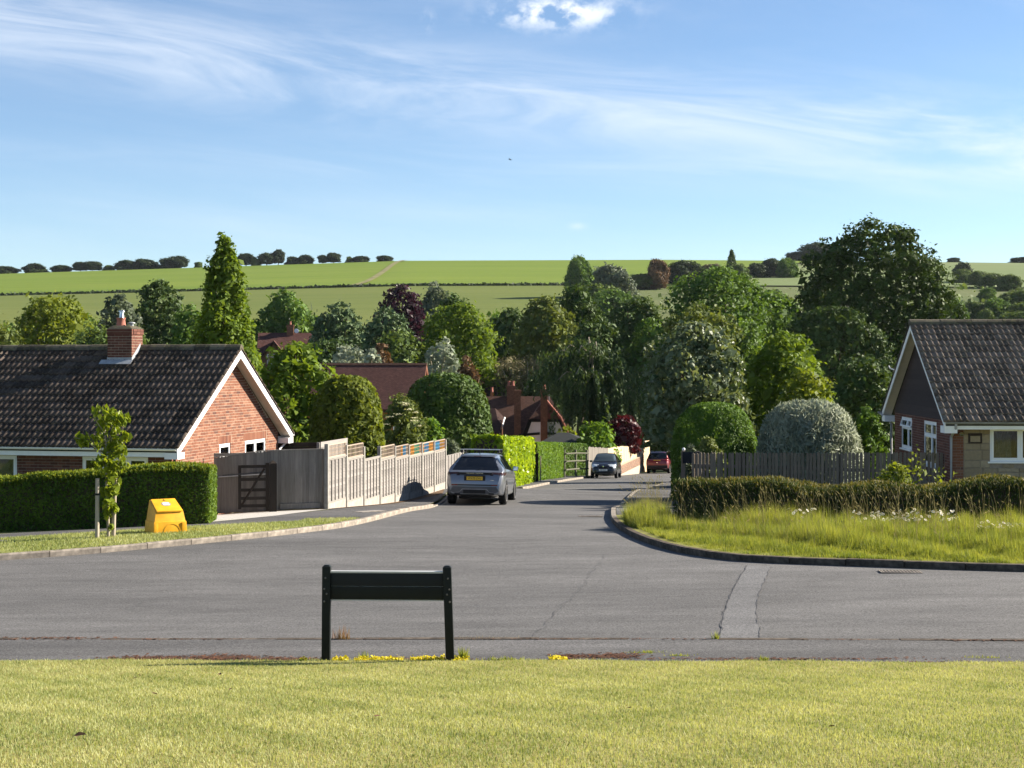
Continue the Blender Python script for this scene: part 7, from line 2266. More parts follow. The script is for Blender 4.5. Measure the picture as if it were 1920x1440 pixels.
# weeping beech: strands falling from arching limbs
def weeping():
    rng = np.random.default_rng(90)
    Y = 118.0; k = Y / FPX
    X = (1108 - 960) * k; g = G(X, Y)
    root = empty('weeping_beech', (X, Y, g), 0, 'dark weeping beech with hanging curtains of leaves and pale arching limbs', 'tree')
    px = lambda a: (a - 1108) * k
    pz = lambda b: EYE - (b - HOR) * k - g
    P, N, TG = [], [], []
    heads = [(1040, 660, 0), (1060, 650, .6), (1085, 652, -.6), (1104, 636, .3), (1130, 652, .2), (1150, 672, -.3), (1172, 690, .4), (1028, 690, .5), (1118, 645, -1.0), (1080, 690, -2.0), (1110, 690, -2.2), (1145, 700, -1.8), (1050, 700, -1.6), (1165, 730, -1.2), (1185, 725, -.4), (1095, 668, 1.4), (1068, 720, -2.2), (1125, 735, -2.3)]
    mb = MB(); mb.tube([(0, 0, -.2), (.1, 0, 3), (0, .1, pz(680)), (px(1104), 0, pz(640))], [.35, .28, .18, .06], 8)
    for (a, b, yy) in heads:
        hx, hz = px(a), pz(b)
        mb.tube([(0, 0, pz(720)), (hx * .45, yy * .5, hz - .2), (hx * .8, yy * .9, hz + .15), (hx * 1.1, yy * 1.1, hz - .5)], [.10, .07, .05, .02], 5)
        for s in range(34):
            x0 = hx + rng.normal(0, .62); y0 = yy + rng.normal(0, .55); z0 = hz - abs(rng.normal(0, .35))
            Lh = rng.uniform(1.5, 5.2) * (1 if a > 1082 else (.75 if a > 1055 else .38)); n = int(Lh * 9)
            t = np.linspace(0, 1, n)
            P.append(np.stack([x0 + np.sign(x0) * .35 * np.sqrt(t) + rng.normal(0, .07, n), y0 - .25 * np.sqrt(t) + rng.normal(0, .07, n), np.maximum(z0 - Lh * t, .3)], 1))
    P = np.concatenate(P); n = len(P)
    N = unit(rng.normal(size=(n, 3)) * .7 + np.stack([P[:, 0] * .25, -np.ones(n) * .6, np.ones(n) * .35], 1))
    tang = np.tile(np.array([[0, 0, -1.0]]), (n, 1))
    cores = [(np.array([px(a) * .88, yy * .7 + .9, pz(b) - 2.6]), np.array([.6, .5, 1.9]), .1) for a, b, yy in heads if a > 1082]
    link('crown', foliage_mesh('crown', P, N, .26, rng.uniform(0, 1, n), M['weep'], rng, .5, cores, tang), root)
    mb.build('trunk', M['palebark'], root, smooth=True)
weeping()

# right of the road, near
bush('red_maple', 'dark red maple over the grey fence end at the bend', 1140, 1200, 779, 114, 'maple', seed=101, cat='tree', prof='round', clumps=34, rc=(.15, .24), leafpx=3.2, ybase=850)
bush('garden_shrub', 'leafy green shrub between the garage and red maple', 1078, 1156, 790, 107, 'privet', seed=102, clumps=34)
bush('yellow_rose', 'yellow flowering climber on the garage roof corner', 1044, 1082, 797, 111.0, 'yellow', seed=103, clumps=14, gz=G(*at(1060, 111.0)) + 1.6, cover=1.1)
T('whitebeam', 'tall shrubby tree with pale undersides left of the road bend', 'tree', 1210, 1404, 604, 70, 'skirt', 'whitebeam', seed=104, clumps=120, rc=(.10, .17), leafpx=4.2, ybase=838, rough=.4, lumps=.36)
T('hazel_tree', 'loose yellow green tree right of the whitebeam', 'tree', 1372, 1568, 622, 73, 'dome', 'fresh', seed=105, clumps=110, rc=(.09, .16), leafpx=4.6, base=.3, rough=.45, lumps=.36)
T('hazel_tree', 'olive green spray of shoots above the silver shrub', 'tree', 1440, 1580, 690, 66, 'dome', 'yellow', seed=106, clumps=50, rc=(.11, .18), leafpx=4.6, base=.2, cover=1.2)
T('shade_tree', 'dark green tree deep behind the clipped dome bush', 'tree', 1270, 1370, 690, 84, 'skirt', 'dark', seed=107, clumps=50)
T('shade_tree', 'dark mass of leaves between silver shrub and right bungalow', 'tree', 1545, 1690, 668, 84, 'skirt', 'darkblue', seed=108, clumps=60, leafpx=4)
bush('rose_bush', 'leafy green bush by the corner of the right bungalow', 1592, 1660, 762, 51.5, 'mid', seed=109, leaf=.10, clumps=36, rc=(.14, .2), depth=1.5)
bush('low_bush', 'small brownish bush peeping over the left pickets', 1296, 1362, 822, 48.2, 'olive', seed=110, leaf=.07, clumps=18)
bush('flower_shrub', 'pale flowering shrub beside the white post finial', 1278, 1312, 826, 49.0, 'grey', seed=111, leaf=.07, clumps=12, cover=1.2)
T('great_tree', 'huge dark broad leaved tree towering over the right bungalow', 'tree', 1482, 1794, 411, 154, 'skirt', 'chestnut', seed=112, clumps=210, rc=(.065, .13), leafpx=3.5, cover=1.9, base=1.2, depth=13, rough=.3, lumps=.20, ncap=62000)
T('great_tree', 'deep shadowed lower tree at the foot of the huge dark tree', 'tree', 1456, 1660, 575, 141, 'skirt', 'darkblue', seed=113, clumps=90, rc=(.09, .16), leafpx=3.6, depth=6, lumps=.3)
T('ash_tree', 'broad fresh green tree in the centre right of the valley', 'tree', 1252, 1440, 500, 165, 'skirt', 'mid', seed=114, clumps=110, rc=(.09, .16), leafpx=3.3)
T('ash_tree', 'green tree with lighter sprays beside the huge dark tree', 'tree', 1380, 1510, 545, 172, 'skirt', 'mid', seed=115, clumps=60)
T('valley_tree', 'blue shadowed round tree left of the broad fresh tree', 'tree', 1128, 1252, 560, 168, 'skirt', 'darkblue', seed=116, clumps=70, rc=(.11, .19))
T('valley_tree', 'lighter green tree with rusty top beside the whitebeam', 'tree', 1176, 1266, 596, 150, 'skirt', 'mid', seed=117, clumps=50, rc=(.12, .2))
T('poplar_sprays', 'olive shoots rising behind the whitebeam', 'tree', 1262, 1372, 570, 120, 'vase', 'olive', seed=118, clumps=60, rc=(.10, .16), cover=1.2)
T('valley_tree', 'dull green trees right of the weeping beech', 'tree', 1150, 1240, 668, 150, 'skirt', 'scrub', seed=119, clumps=44)
T('valley_tree', 'dark tree behind the weeping beech curtains', 'tree', 1060, 1180, 600, 150, 'dome', 'darkblue', seed=120, clumps=50)
T('valley_tree', 'shadowed trees closing the road end behind the red cars', 'tree', 1196, 1300, 735, 132, 'skirt', 'dark', seed=121, clumps=50)

# slope and skyline: far trees share a few crowns
def far_tree_proto(prof, mat, seed, clumps=26, flat=.8, n=5200, rc=(.15, .26)):
    rng = np.random.default_rng(seed)
    P, N, var, bigf, C = crown_points(prof, 1.0, 1.0, 1.0, n, rng, clumps, rc, flat, .35, .42)
    me = foliage_mesh('crown', P, N, .058 * bigf, var, M[mat], rng, .6)
    mb = MB(); limbs(mb, 1.0, .05, C, rng, .035, 4)
    return me, mb.mesh('trunk', M['bark'], True)
FAR = {k: far_tree_proto(*v) for k, v in {
    'a': ('dome', 'skyline', 1), 'b': ('round', 'skyline', 2), 'c': ('dome', 'scrub', 3), 'd': ('oval', 'skyline', 4),
    'e': ('skirt', 'scrub', 5), 'f': ('oval', 'rust', 6), 'g': ('vase', 'twig', 7), 'h': ('cone', 'darkblue', 8), 'i': ('dome', 'mid', 9), 'j': ('dome', 'grey', 10)}.items()}
def slope_Y(px, ybase):
    """distance on the down at which the ground shows at row ybase"""
    Ys = np.arange(255.0, 900.0, 3.0); X = (px - 960) * Ys / FPX
    r = HOR - (G_np(X, Ys) - EYE) / Ys * FPX
    return float(Ys[np.argmin(np.abs(r - ybase))])
def far_tree(name, label, kind, px0, px1, ytop, Y, group, base=0.0, ybase=None, cat='tree'):
    if ybase is not None: Y = slope_Y((px0 + px1) / 2, ybase)
    X = ((px0 + px1) / 2 - 960) * Y / FPX; g = G(X, Y)
    top = EYE - (ytop - HOR) * Y / FPX; h = max(top - g, .8); w = (px1 - px0) * Y / FPX
    root = empty(name, (X, Y, g), 0, label, cat, group)
    me, tk = FAR[kind]
    b = base * h
    c = link('crown', me, root, (0, 0, b)); c.scale = (w, w, h - b); c.rotation_euler = (0, 0, (px0 * 7.31) % 6.28)
    t = link('trunk', tk, root); t.scale = (w, w, h) if w < h * 1.5 else (h, h, h)
    return root
GS = 'hawthorns and trees along the skyline'
sk = [(-20, 34, 499, 'a', 'dark bushes on the skyline at the left picture edge'), (44, 84, 494, 'a', 'first rounded skyline bush right of the left edge clump'), (66, 92, 505, 'c', 'tiny low skyline bush beside the first rounded one'),
      (96, 134, 497, 'a', 'low skyline bush standing alone over the left field'), (136, 166, 491, 'b', 'left half of the paired skyline bushes'), (156, 190, 490, 'b', 'right half of the paired skyline bushes'),
      (194, 214, 497, 'c', 'smallest lone skyline bush before the long thicket'), (214, 262, 488, 'a', 'left end of the long skyline thicket'), (244, 298, 486, 'a', 'right end of the long skyline thicket'),
      (298, 334, 484, 'a', 'left part of the dark skyline clump by the tall tree'), (316, 354, 480, 'b', 'right part of the dark skyline clump by the tall tree'), (364, 380, 491, 'c', 'lone skyline bush touching the tall tree from the left'),
      (446, 476, 475, 'b', 'skyline tree just right of the tall tapering tree'), (470, 490, 484, 'c', 'low skyline bush between two taller ones'), (486, 514, 474, 'b', 'skyline tree left of the ball shaped one'), (510, 533, 468, 'd', 'ball shaped skyline tree, tallest of the row'),
      (536, 562, 481, 'a', 'low skyline bush after the ball shaped tree'), (556, 588, 478, 'a', 'wider skyline bush after the ball shaped tree'), (596, 614, 478, 'b', 'small skyline tree left of the airy one'), (612, 638, 474, 'd', 'airy skyline tree with open crown'),
      (648, 662, 481, 'c', 'tiny skyline bush on the right'), (660, 692, 480, 'a', 'last but one skyline bush before the track'), (706, 736, 479, 'a', 'last skyline bush by the top of the track')]
for a, b, y, k, lab in sk: far_tree('skyline_tree', lab, k, a, b, y, 893 + (a % 7), GS, base=.02 if k in 'ac' else .16)
GR = 'trees along the far right skyline'
for a, b, y, k, lab in [(1474, 1520, 472, 'a', 'low dark skyline copse left of the huge tree'), (1504, 1562, 455, 'b', 'taller skyline tree touching the huge tree'), (1546, 1600, 468, 'a', 'skyline bush hidden partly by the huge tree'),
                        (1776, 1800, 483, 'a', 'tiny skyline bush right of the huge tree'), (1896, 1940, 482, 'b', 'dark skyline tree at the right picture edge')]:
    far_tree('skyline_tree', lab, k, a, b, y, 890, GR, base=.03)
GH = 'scrub trees on the slope of the down'
slope = [(1058, 1116, 481, 560, 'i', 'upright dark tree on the slope above the oak'), (1106, 1184, 496, 566, 'j', 'grey green rounded tree right of the upright slope tree'), (1172, 1240, 514, 541, 'c', 'low dark scrub left of the rusty slope tree'),
         (1214, 1254, 486, 542, 'f', 'rusty brown small tree standing on the slope'), (1248, 1320, 489, 533, 'a', 'dark rounded slope tree right of the rusty one'), (1316, 1352, 495, 522, 'g', 'pale twiggy slope bush behind the broad green tree'),
         (1357, 1386, 468, 526, 'h', 'slim dark conifer on the slope'), (1368, 1404, 495, 528, 'c', 'small bush at the foot of the slim conifer'), (1396, 1442, 494, 522, 'a', 'first of the dark slope bushes left of the huge tree'),
         (1424, 1468, 485, 520, 'a', 'second of the dark slope bushes left of the huge tree'), (1454, 1498, 484, 522, 'i', 'slope tree touching the huge dark tree'),
         (1080, 1164, 533, 590, 'c', 'green scrub below the grey rounded slope tree'), (1106, 1194, 543, 605, 'i', 'mid green tree low on the slope'), (1160, 1232, 556, 600, 'e', 'dark scrub in the fold of the slope'), (1392, 1494, 546, 600, 'c', 'pale scrub left of the huge dark tree'),
         (1786, 1824, 505, 532, 'e', 'slope bush just right of the huge tree'), (1790, 1820, 492, 530, 'b', 'flat topped tree on the right slope'), (1816, 1852, 508, 536, 'c', 'second slope bush right of the huge tree'), (1840, 1882, 512, 540, 'c', 'third slope bush right of the huge tree'),
         (1870, 1914, 515, 545, 'e', 'fourth slope bush right of the huge tree'), (1834, 1868, 540, 566, 'i', 'pointed small tree on the right slope'), (1880, 1964, 545, 580, 'e', 'dark scrub at the right picture edge'),
         (1798, 1852, 566, 600, 'c', 'pale green scrub above the right roof ridge'), (1838, 1902, 560, 604, 'i', 'scrub tree above the right roof'), (1888, 1962, 566, 612, 'c', 'scrub above the right end of the roof'),
         (1766, 1814, 560, 640, 'i', 'leafy tree low between huge tree and roof'), (1832, 1864, 580, 640, 'c', 'yellowish bush just over the right ridge'), (1868, 1962, 585, 640, 'e', 'hedge like scrub along the right ridge')]
for a, b, y, yb, k, lab in slope: far_tree('slope_tree', lab, k, a, b, y, 0, GH, base=.02, ybase=yb)
GV = 'trees filling the valley floor'
rngv = random.Random(77)
cols = ['left', 'centre', 'right']
valley = [(-80, 60, 640, 200, 'i', 'valley tree low at the far left'), (200, 320, 590, 210, 'e', 'valley tree behind the grey pointed tree'), (390, 500, 600, 205, 'c', 'valley tree behind the tall tapering tree'), (560, 640, 600, 215, 'a', 'valley tree between round tree and cedar'),
          (880, 990, 590, 220, 'i', 'valley tree behind the bright domed tree'), (920, 1000, 610, 200, 'e', 'shadowed valley tree left of the ash'), (1100, 1200, 590, 210, 'a', 'valley tree behind the blue shadowed tree'), (1330, 1470, 575, 215, 'c', 'valley tree below the scrub slope'),
          (1560, 1760, 600, 180, 'a', 'valley tree behind the huge dark tree'), (1690, 1830, 600, 170, 'e', 'valley tree behind the right roof ridge'), (1500, 1640, 560, 190, 'a', 'valley tree behind the left flank of huge tree')]
kinds = ['i', 'e', 'c', 'a', 'i', 'j']
places = ['at the far left edge', 'behind the lime tree foot', 'left of the chimney', 'behind the chimney pots', 'left of the tall tapering tree', 'at the foot of tall tapering tree', 'under the round tree', 'left of the left cedar',
          'between the cedars', 'under the purple beech', 'under the grey green tree', 'behind the domed tree', 'right of the domed tree', 'under the olive ash']
for i_, pl_ in enumerate(places):
    a_ = -40 + i_ * 76; valley.append((a_, a_ + 118, 612 - 14 * ((i_ * 5) % 3), 196 + (i_ * 7) % 20, kinds[(i_ * 5) % 6], 'low valley tree ' + pl_))
for a, b, y, Yd, k, lab in valley: far_tree('valley_tree', lab, k, a, b, y, Yd, GV, base=.02)
# the hedge between the two fields
def field_hedge():
    rng = np.random.default_rng(3)
    n = 5200
    X = rng.uniform(-340, 44, n); Y = 557 + rng.normal(0, .7, n)
    Z = G_np(X, Y)
    P = np.stack([X, Y, Z + .35 + rng.uniform(.1, 1.0, n) * .6], 1); o = np.array([-150.0, 557.0, G(-150, 557)])
    me = foliage_mesh('foliage', P - o, unit(rng.normal(size=(n, 3)) + np.array([0, -.5, .6])), 1.3, rng.uniform(0, 1, n), M['skyline'], rng, .7)
    root = empty('field_hedge', tuple(o), 0, 'thin dark hedge line dividing the upper and lower fields', 'hedge')
    link('foliage', me, root)
field_hedge()
# rough scrub and low growth on the slope
def scrub_cover():
    rng = np.random.default_rng(13)
    pts = []
    n = 9000
    Y = rng.uniform(235, 560, n); u = rng.uniform(.045, .36, n)
    X = u * Y
    m = (np.sin(X * .11 + Y * .05) + np.sin(X * .043 - Y * .09) + rng.normal(0, .7, n)) > .9
    X, Y = X[m], Y[m]; n = len(X)
    P = np.stack([X, Y, G_np(X, Y) + rng.uniform(0, 1.1, n)], 1)
    me = foliage_mesh('scrub', P, unit(rng.normal(size=(n, 3)) + np.array([0, -.4, .8])), rng.uniform(.7, 2.0, n), rng.uniform(0, 1, n), M['scrub'], rng, .8)
    o = link('scrub', me); tag(o, 'low scrub scattered over the rough slope of the down', 'scrub', kind='stuff')
scrub_cover()

# ------------------------------------------------------------------ grass
def lawn_grass():
    rng = np.random.default_rng(1)
    def patch(n, y0, y1):
        Y = y0 + (y1 - y0) * rng.uniform(0, 1, n); X = rng.uniform(-1, 1, n) * (0.345 * Y + 2.4)
        return X, Y
    a = patch(290000, 5.0, 9.4); b = patch(290000, 9.4, 14.35)
    X = np.concatenate([a[0], b[0]]); Y = np.concatenate([a[1], b[1]])
    edge = 14.05 - .05 * X + .05 * np.sin(X * 3.1) + .03 * np.sin(X * 9.7)
    k = Y < edge + rng.normal(0, .025, len(X)); X, Y = X[k], Y[k]
    # dry and lush patches
    v = .5 + .22 * np.sin(X * 1.9 + Y * 1.1) * np.sin(Y * 2.3 - X * .7) + .18 * np.sin(X * 5.3 + 2 * np.sin(Y * 3.1)) + .12 * np.sin(X * 13 + Y * 9)
    me = grass_mesh('lawn_grass', X, Y, G_np(X, Y) + .098, .023, .0055, M['grass'], rng, .95, v + rng.normal(0, .18, len(v)))
    tag(link('lawn_grass', me), 'short mown yellow green grass of the front lawn', 'grass', kind='stuff')
lawn_grass()
def verge_left_grass():
    rng = np.random.default_rng(2)
    n = 90000
    Y = rng.uniform(25.4, 34.5, n); X = rng.uniform(-12.5, -3.4, n)
    kl = np.array(KL); fl = np.array(FL_FRONT)
    ok = kl[:, 1] < 36; kx = np.interp(Y, kl[ok][:, 1], kl[ok][:, 0]); fx = np.interp(Y, fl[:len(fl) - 12, 1], fl[:len(fl) - 12, 0])
    m = (X < kx - .15 + rng.normal(0, .02, n)) & (X > fx + .02) 
    X, Y = X[m], Y[m]
    # the bare ground under the bin stays bare
    v = .35 + .2 * np.sin(X * 2 + Y) + .1 * np.sin(X * 7 - Y * 5)
    me = grass_mesh('verge_grass', X, Y, G_np(X, Y) + .09, .05, .016, M['grass'], rng, .6, v)
    tag(link('verge_grass', me), 'mown grass verge round the yellow bin and young tree', 'grass', kind='stuff')
verge_left_grass()
def verge_right_grass():
    rng = np.random.default_rng(4)
    kr = np.array([p for p in offset(KR, -.30) if 5 < p[1] < 31.0 and p[0] < 13])
    tip = [at(1172, 32.5), at(1180, 35.0), at(1205, 38.6), at(1232, 38.2)]
    back = [at(1262, 33.3), at(1350, 32.3), at(1500, 31.7), at(1700, 31.4), at(1920, 31.0), (13.0, 30.8)]
    poly = np.array([tuple(q) for q in kr[np.argsort(-kr[:, 0])]] + tip + back)
    def inside(X, Y):
        r = np.zeros(len(X), bool); n = len(poly); j = n - 1
        for i in range(n):
            (xi, yi), (xj, yj) = poly[i], poly[j]
            c = ((yi > Y) != (yj > Y)) & (X < (xj - xi) * (Y - yi) / (yj - yi + 1e-12) + xi)
            r ^= c; j = i
        return r
    n = 560000
    Y = rng.uniform(21.5, 39.0, n); X = rng.uniform(2.0, 11.5, n)
    m = inside(X, Y); X, Y = X[m], Y[m]
    d = np.min(np.hypot(X[:, None] - kr[None, ::4, 0], Y[:, None] - kr[None, ::4, 1]), 1)
    patchy = .5 + .5 * np.sin(X * 1.3 + 2.1 * np.sin(Y * .8)) * np.sin(Y * 1.1 + X * .6)
    tall = np.clip((d - .1) / 2.2, 0.05, 1)
    tuft = .70 + .28 * np.sin(X * 4.1 + Y * 2.0 + 2 * patchy) + .22 * np.sin(X * 9.3 - Y * 6.1)
    L = (.08 + .33 * tall * (.55 + .7 * patchy)) * np.clip(tuft, .35, 1.4)
    v = .30 + .45 * patchy + .15 * np.sin(X * 6 + Y * 4) + rng.normal(0, .15, len(X))
    me = grass_mesh('long_grass', X, Y, G_np(X, Y) + .08, L, .011, M['tallgrass'], rng, .36, v, bend=.12)
    tag(link('long_grass', me), 'long sunlit grass on the verge below the bronze hedge', 'grass', kind='stuff')
    # flowering stems with nodding seed heads, thickest in a few stands
    dens = .25 + np.exp(-((X - 3.9) / .7) ** 2) + .8 * np.exp(-((X - 4.9) / .5) ** 2) + .55 * np.exp(-((X - 6.8) / .9) ** 2) + .5 * np.exp(-((X - 2.9) / .5) ** 2)
    w_ = dens * (d > .6) * np.clip(d / 3, .1, 1) ** 1.5; j = rng.choice(len(X), 640, p=w_ / w_.sum())
    V, F, A = [], [], []
    for q in j:
        h = rng.uniform(.40, .95) * (1 if d[q] > 1.6 else .75); dx, dy = rng.normal(-.07, .13), rng.normal(-.02, .09)
        b = np.array([X[q], Y[q], G(X[q], Y[q]) + .08])
        pts = [b, b + np.array([dx * .12, dy * .12, h * .4]), b + np.array([dx * .45, dy * .45, h * .75]), b + np.array([dx * 1.0, dy, h])]
        w = .0030; k = len(V)
        for i_, pnt in enumerate(pts): V += [pnt - [w * (1 - .2 * i_), 0, 0], pnt + [w * (1 - .2 * i_), 0, 0]]
        F += [(k, k + 1, k + 3, k + 2), (k + 2, k + 3, k + 5, k + 4), (k + 4, k + 5, k + 7, k + 6)]
        dirv = unit((pts[3] - pts[2] + np.array([rng.normal(-.02, .03), 0, -.03 * rng.uniform(0, 2.4)]))[None])[0]
        Ls = rng.uniform(.05, .12); s = rng.uniform(.005, .010); side = unit(np.cross(dirv, [0, 1, 0])[None])[0]
        k = len(V); t0 = pts[3]
        V += [t0, t0 + dirv * Ls * .45 + side * s, t0 + dirv * Ls, t0 + dirv * Ls * .45 - side * s]
        F += [(k, k + 1, k + 2, k + 3)]
        A += [rng.uniform(0, 1)] * 12
    me = np_mesh('seed_grass', np.array(V), np.array(F), M['seedgrass'], {'var': np.array(A)})
    tag(link('seed_grass', me), 'tall seeding grass stems nodding against the bronze hedge', 'grass', kind='stuff')
    # ox-eye daisies: a countable patch towards the right, each a flower of its own
    Dm = MB(); n = 10
    for k in range(n):
        a = 2 * math.pi * k / n
        ca, sa = math.cos(a), math.sin(a); o_ = .30
        Dm.add([(0.009 * ca, .009 * sa, 0), (.030 * math.cos(a - o_), .030 * math.sin(a - o_), .002), (.036 * ca, .036 * sa, 0), (.030 * math.cos(a + o_), .030 * math.sin(a + o_), .002)], [(0, 1, 2, 3)])
    petals = Dm.mesh('petals', M['daisy'], fix=False)
    disc = MB().lathe([(.010, 0), (.009, .006), (.003, .009)], 8).mesh('flower_disc', M['plate_yellow'])
    spots = [(x, y) for x, y in [(1478, 964), (1492, 968), (1488, 972), (1500, 966), (1508, 972), (1514, 967), (1522, 965), (1528, 964), (1496, 976), (1504, 980)]]
    spots += [(rng.uniform(1598, 1720), rng.uniform(963, 992)) for _ in range(58)] + [(rng.uniform(1720, 1800), rng.uniform(968, 990)) for _ in range(26)] + [(rng.uniform(1835, 1925), rng.uniform(988, 1022)) for _ in range(44)]
    for i, (a, b) in enumerate(spots):
        Yd = 29.6 + rng.uniform(-.9, .8) if a < 1830 else 27.6 + rng.uniform(-.8, .8)
        p = W(a, b, Yd); g = G(p.x, p.y) + .08
        h = max(.20, p.z - g) + .10
        where = 'small white daisy in the group at the left of the daisy patch' if i < 10 else ('white daisy in the drift of daisies at the right picture edge' if a > 1830 else 'white daisy in the main drift of daisies below the bronze hedge')
        r = empty('daisy', (p.x, p.y, g), rng.uniform(0, 6), where, 'flower', 'ox eye daisies on the long grass verge')
        ti = (R(rng.uniform(10, 60)), R(rng.uniform(-30, 30)), 0)
        f = link('petals', petals, r, (0, 0, h), ti); link('flower_disc', disc, f)
        if i < 1: stem = MB().tube([(0, 0, -.02), (.01, 0, .5), (0, 0, 1)], .0035, 5).mesh('stem', M['weed'], False); SM['m'] = stem
        s = link('stem', SM['m'], r); s.scale = (1, 1, h)
SM = {}
verge_right_grass()

# weeds and stonecrop along the foot of the nameplate and in the kerb joint
def tuft(name, label, px, Y, h, n, mat, wid=.012, spread=.05, lean=.5, cat='weed', group=None, seed=0, dz=.08):
    rng = np.random.default_rng(seed + int(px))
    x, y = at(px, Y); g = G(x, y) + dz
    X = rng.normal(0, spread, n); Yy = rng.normal(0, spread * .5, n)
    me = grass_mesh('leaves', X, Yy, np.zeros(n), h, wid, M[mat], rng, lean)
    root = empty(name, (x, y, g), 0, label, cat, group)
    link('leaves', me, root)
GW = 'weeds in the footway and kerb joint'
tuft('weed', 'reddish dry weed in the kerb joint beside the left sign post', 640, 15.95, .15, 70, 'drygrass', .008, .035, .35, group=GW, dz=.06)
tuft('weed', 'green weed at the foot of the right sign post', 868, 14.15, .13, 60, 'weed', .016, .03, .45, group=GW)
tuft('weed', 'small green weed under the middle of the sign', 682, 14.2, .09, 40, 'weed', .014, .03, .5, group=GW)
tuft('weed', 'bright green weed in the kerb joint left of the relaid trench', 1342, 15.75, .10, 46, 'weed', .010, .02, .35, group=GW, dz=.06)
tuft('weed', 'straw coloured grass line in the kerb joint right of the sign', 905, 15.88, .045, 140, 'seedgrass', .006, .16, .6, group=GW, dz=.06)
tuft('weed', 'flat yellowish weed on the footway left of centre', 215, 16.25, .03, 90, 'weed', .012, .05, 1.3, group=GW, dz=.02)
tuft('weed', 'low green weed mat on the footway right of the sign', 1215, 14.75, .03, 120, 'weed', .012, .08, 1.3, group=GW)
tuft('weed', 'second low weed mat on the footway, nearer the lawn', 1275, 14.5, .03, 90, 'weed', .012, .06, 1.3, group=GW)
tuft('weed', 'pale weed mat on the lawn edge right of the sign', 945, 14.2, .035, 200, 'weed', .012, .10, 1.2, group=GW)
tuft('weed', 'green weed on the lawn edge below the relaid trench', 1432, 14.1, .05, 60, 'weed', .012, .03, .8, group=GW)
tuft('weed', 'faint weed mat on the footway far right', 1850, 14.3, .025, 120, 'weed', .010, .09, 1.3, group=GW)
def stonecrop(px0, px1, label, seed):
    rng = np.random.default_rng(seed)
    Y0 = 14.08; x0, x1 = at(px0, Y0)[0], at(px1, Y0)[0]; xm = (x0 + x1) / 2; g = G(xm, Y0) + .09
    n = int((x1 - x0) * 1500)
    P = np.stack([rng.uniform(x0, x1, n) - xm, rng.normal(.03, .035, n), np.abs(rng.normal(.012, .012, n))], 1)
    root = empty('stonecrop', (xm, Y0 - .03 * 0, g), 0, label, 'flower', 'yellow stonecrop along the lawn edge')
    fl = link('flowers', foliage_mesh('flowers', P, unit(rng.normal(size=(n, 3)) + np.array([0, -.3, 1])), .02, rng.uniform(0, 1, n), M['stonecrop'], rng, .8), root); fl['kind'] = 'stuff'
stonecrop(560, 576, 'short yellow stonecrop streak left of the sign', 1)
stonecrop(622, 652, 'yellow stonecrop by the left sign post', 2)
stonecrop(664, 756, 'long yellow stonecrop cushion under the sign', 3)
stonecrop(768, 834, 'yellow stonecrop cushion near the right sign post', 4)
stonecrop(852, 878, 'yellow stonecrop right of the right sign post', 5)
stonecrop(1028, 1064, 'yellow stonecrop patch well right of the sign', 6)
# brown moss and litter along the lawn edge of the footway
def moss():
    rng = np.random.default_rng(6); P = []
    for a, b, y0, wd, n in [(215, 340, 14.42, .12, 900), (350, 480, 14.46, .14, 800), (480, 590, 14.32, .08, 450), (600, 860, 14.3, .06, 300), (1040, 1100, 14.42, .10, 420), (1110, 1190, 14.48, .10, 480), (1200, 1700, 14.2, .06, 500), (1500, 1560, 13.85, .07, 250), (1700, 1920, 13.85, .07, 420), (20, 200, 16.22, .03, 160), (0, 1920, 15.82, .02, 700)]:
        px = rng.normal((a + b) / 2, (b - a) / 3.2, n); Y = y0 + rng.normal(0, wd, n)
        if b - a > 1500: px = rng.uniform(a, b, n); px = px[np.sin(px * .021) + np.sin(px * .0073) + rng.normal(0, .5, n) > .1]; n = len(px); Y = kerb_near_y((px - 960) * 15.8 / FPX) - .10 + rng.normal(0, .02, n)
        X = (px - 960) * Y / FPX; ok = Y > lawn_edge_y(X) + .02; X, Y = X[ok], Y[ok]
        P.append(np.stack([X, Y, G_np(X, Y) + .090 + np.abs(rng.normal(0, .0015, len(X)))], 1))
    P = np.concatenate(P); n = len(P)
    me = foliage_mesh('moss', P, unit(rng.normal(size=(n, 3)) * .12 + np.array([0, 0, 1])), .030, rng.uniform(0, 1, n), M['mossy'], rng, .8)
    tag(link('moss', me), 'brown moss and litter along the footway edges', 'moss', kind='stuff')
moss()
# trailing briar sprays over the bronze hedge in front of the pickets
def briar(label, px, ytop, Y, seed):
    rng = np.random.default_rng(seed); x, y = at(px, Y); g = G(x, y); h = EYE - (ytop - HOR) * Y / FPX - g
    root = empty('briar_spray', (x, y, g), 0, label, 'shrub')
    mb = MB(); P = []
    for k in range(4):
        dx = rng.normal(0, .18); hh = h * rng.uniform(.75, 1.0)
        line = [(0, 0, 0), (dx * .3, 0, hh * .5), (dx, .05, hh)]; mb.tube(line, [.012, .008, .003], 5)
        for t in np.linspace(.62, 1, 16): P.append(np.array([dx * t * t, 0, hh * t]) + rng.normal(0, .07, 3))
    mb.build('stems', M['bark'], root)
    P = np.array(P); n = len(P)
    link('leaves', foliage_mesh('leaves', P, unit(rng.normal(size=(n, 3)) + np.array([.3, -.4, .6])), .10, rng.uniform(.3, 1, n), M['yellow'], rng, .6), root)
briar('leafy briar spray rising in front of the pickets near the downpipe', 1718, 838, 34.5, 1)
briar('shorter briar spray left of the tallest one by the pickets', 1676, 855, 34.6, 2)
briar('yellow leafed spray at the foot of the grey downpipe', 1758, 872, 34.4, 3)

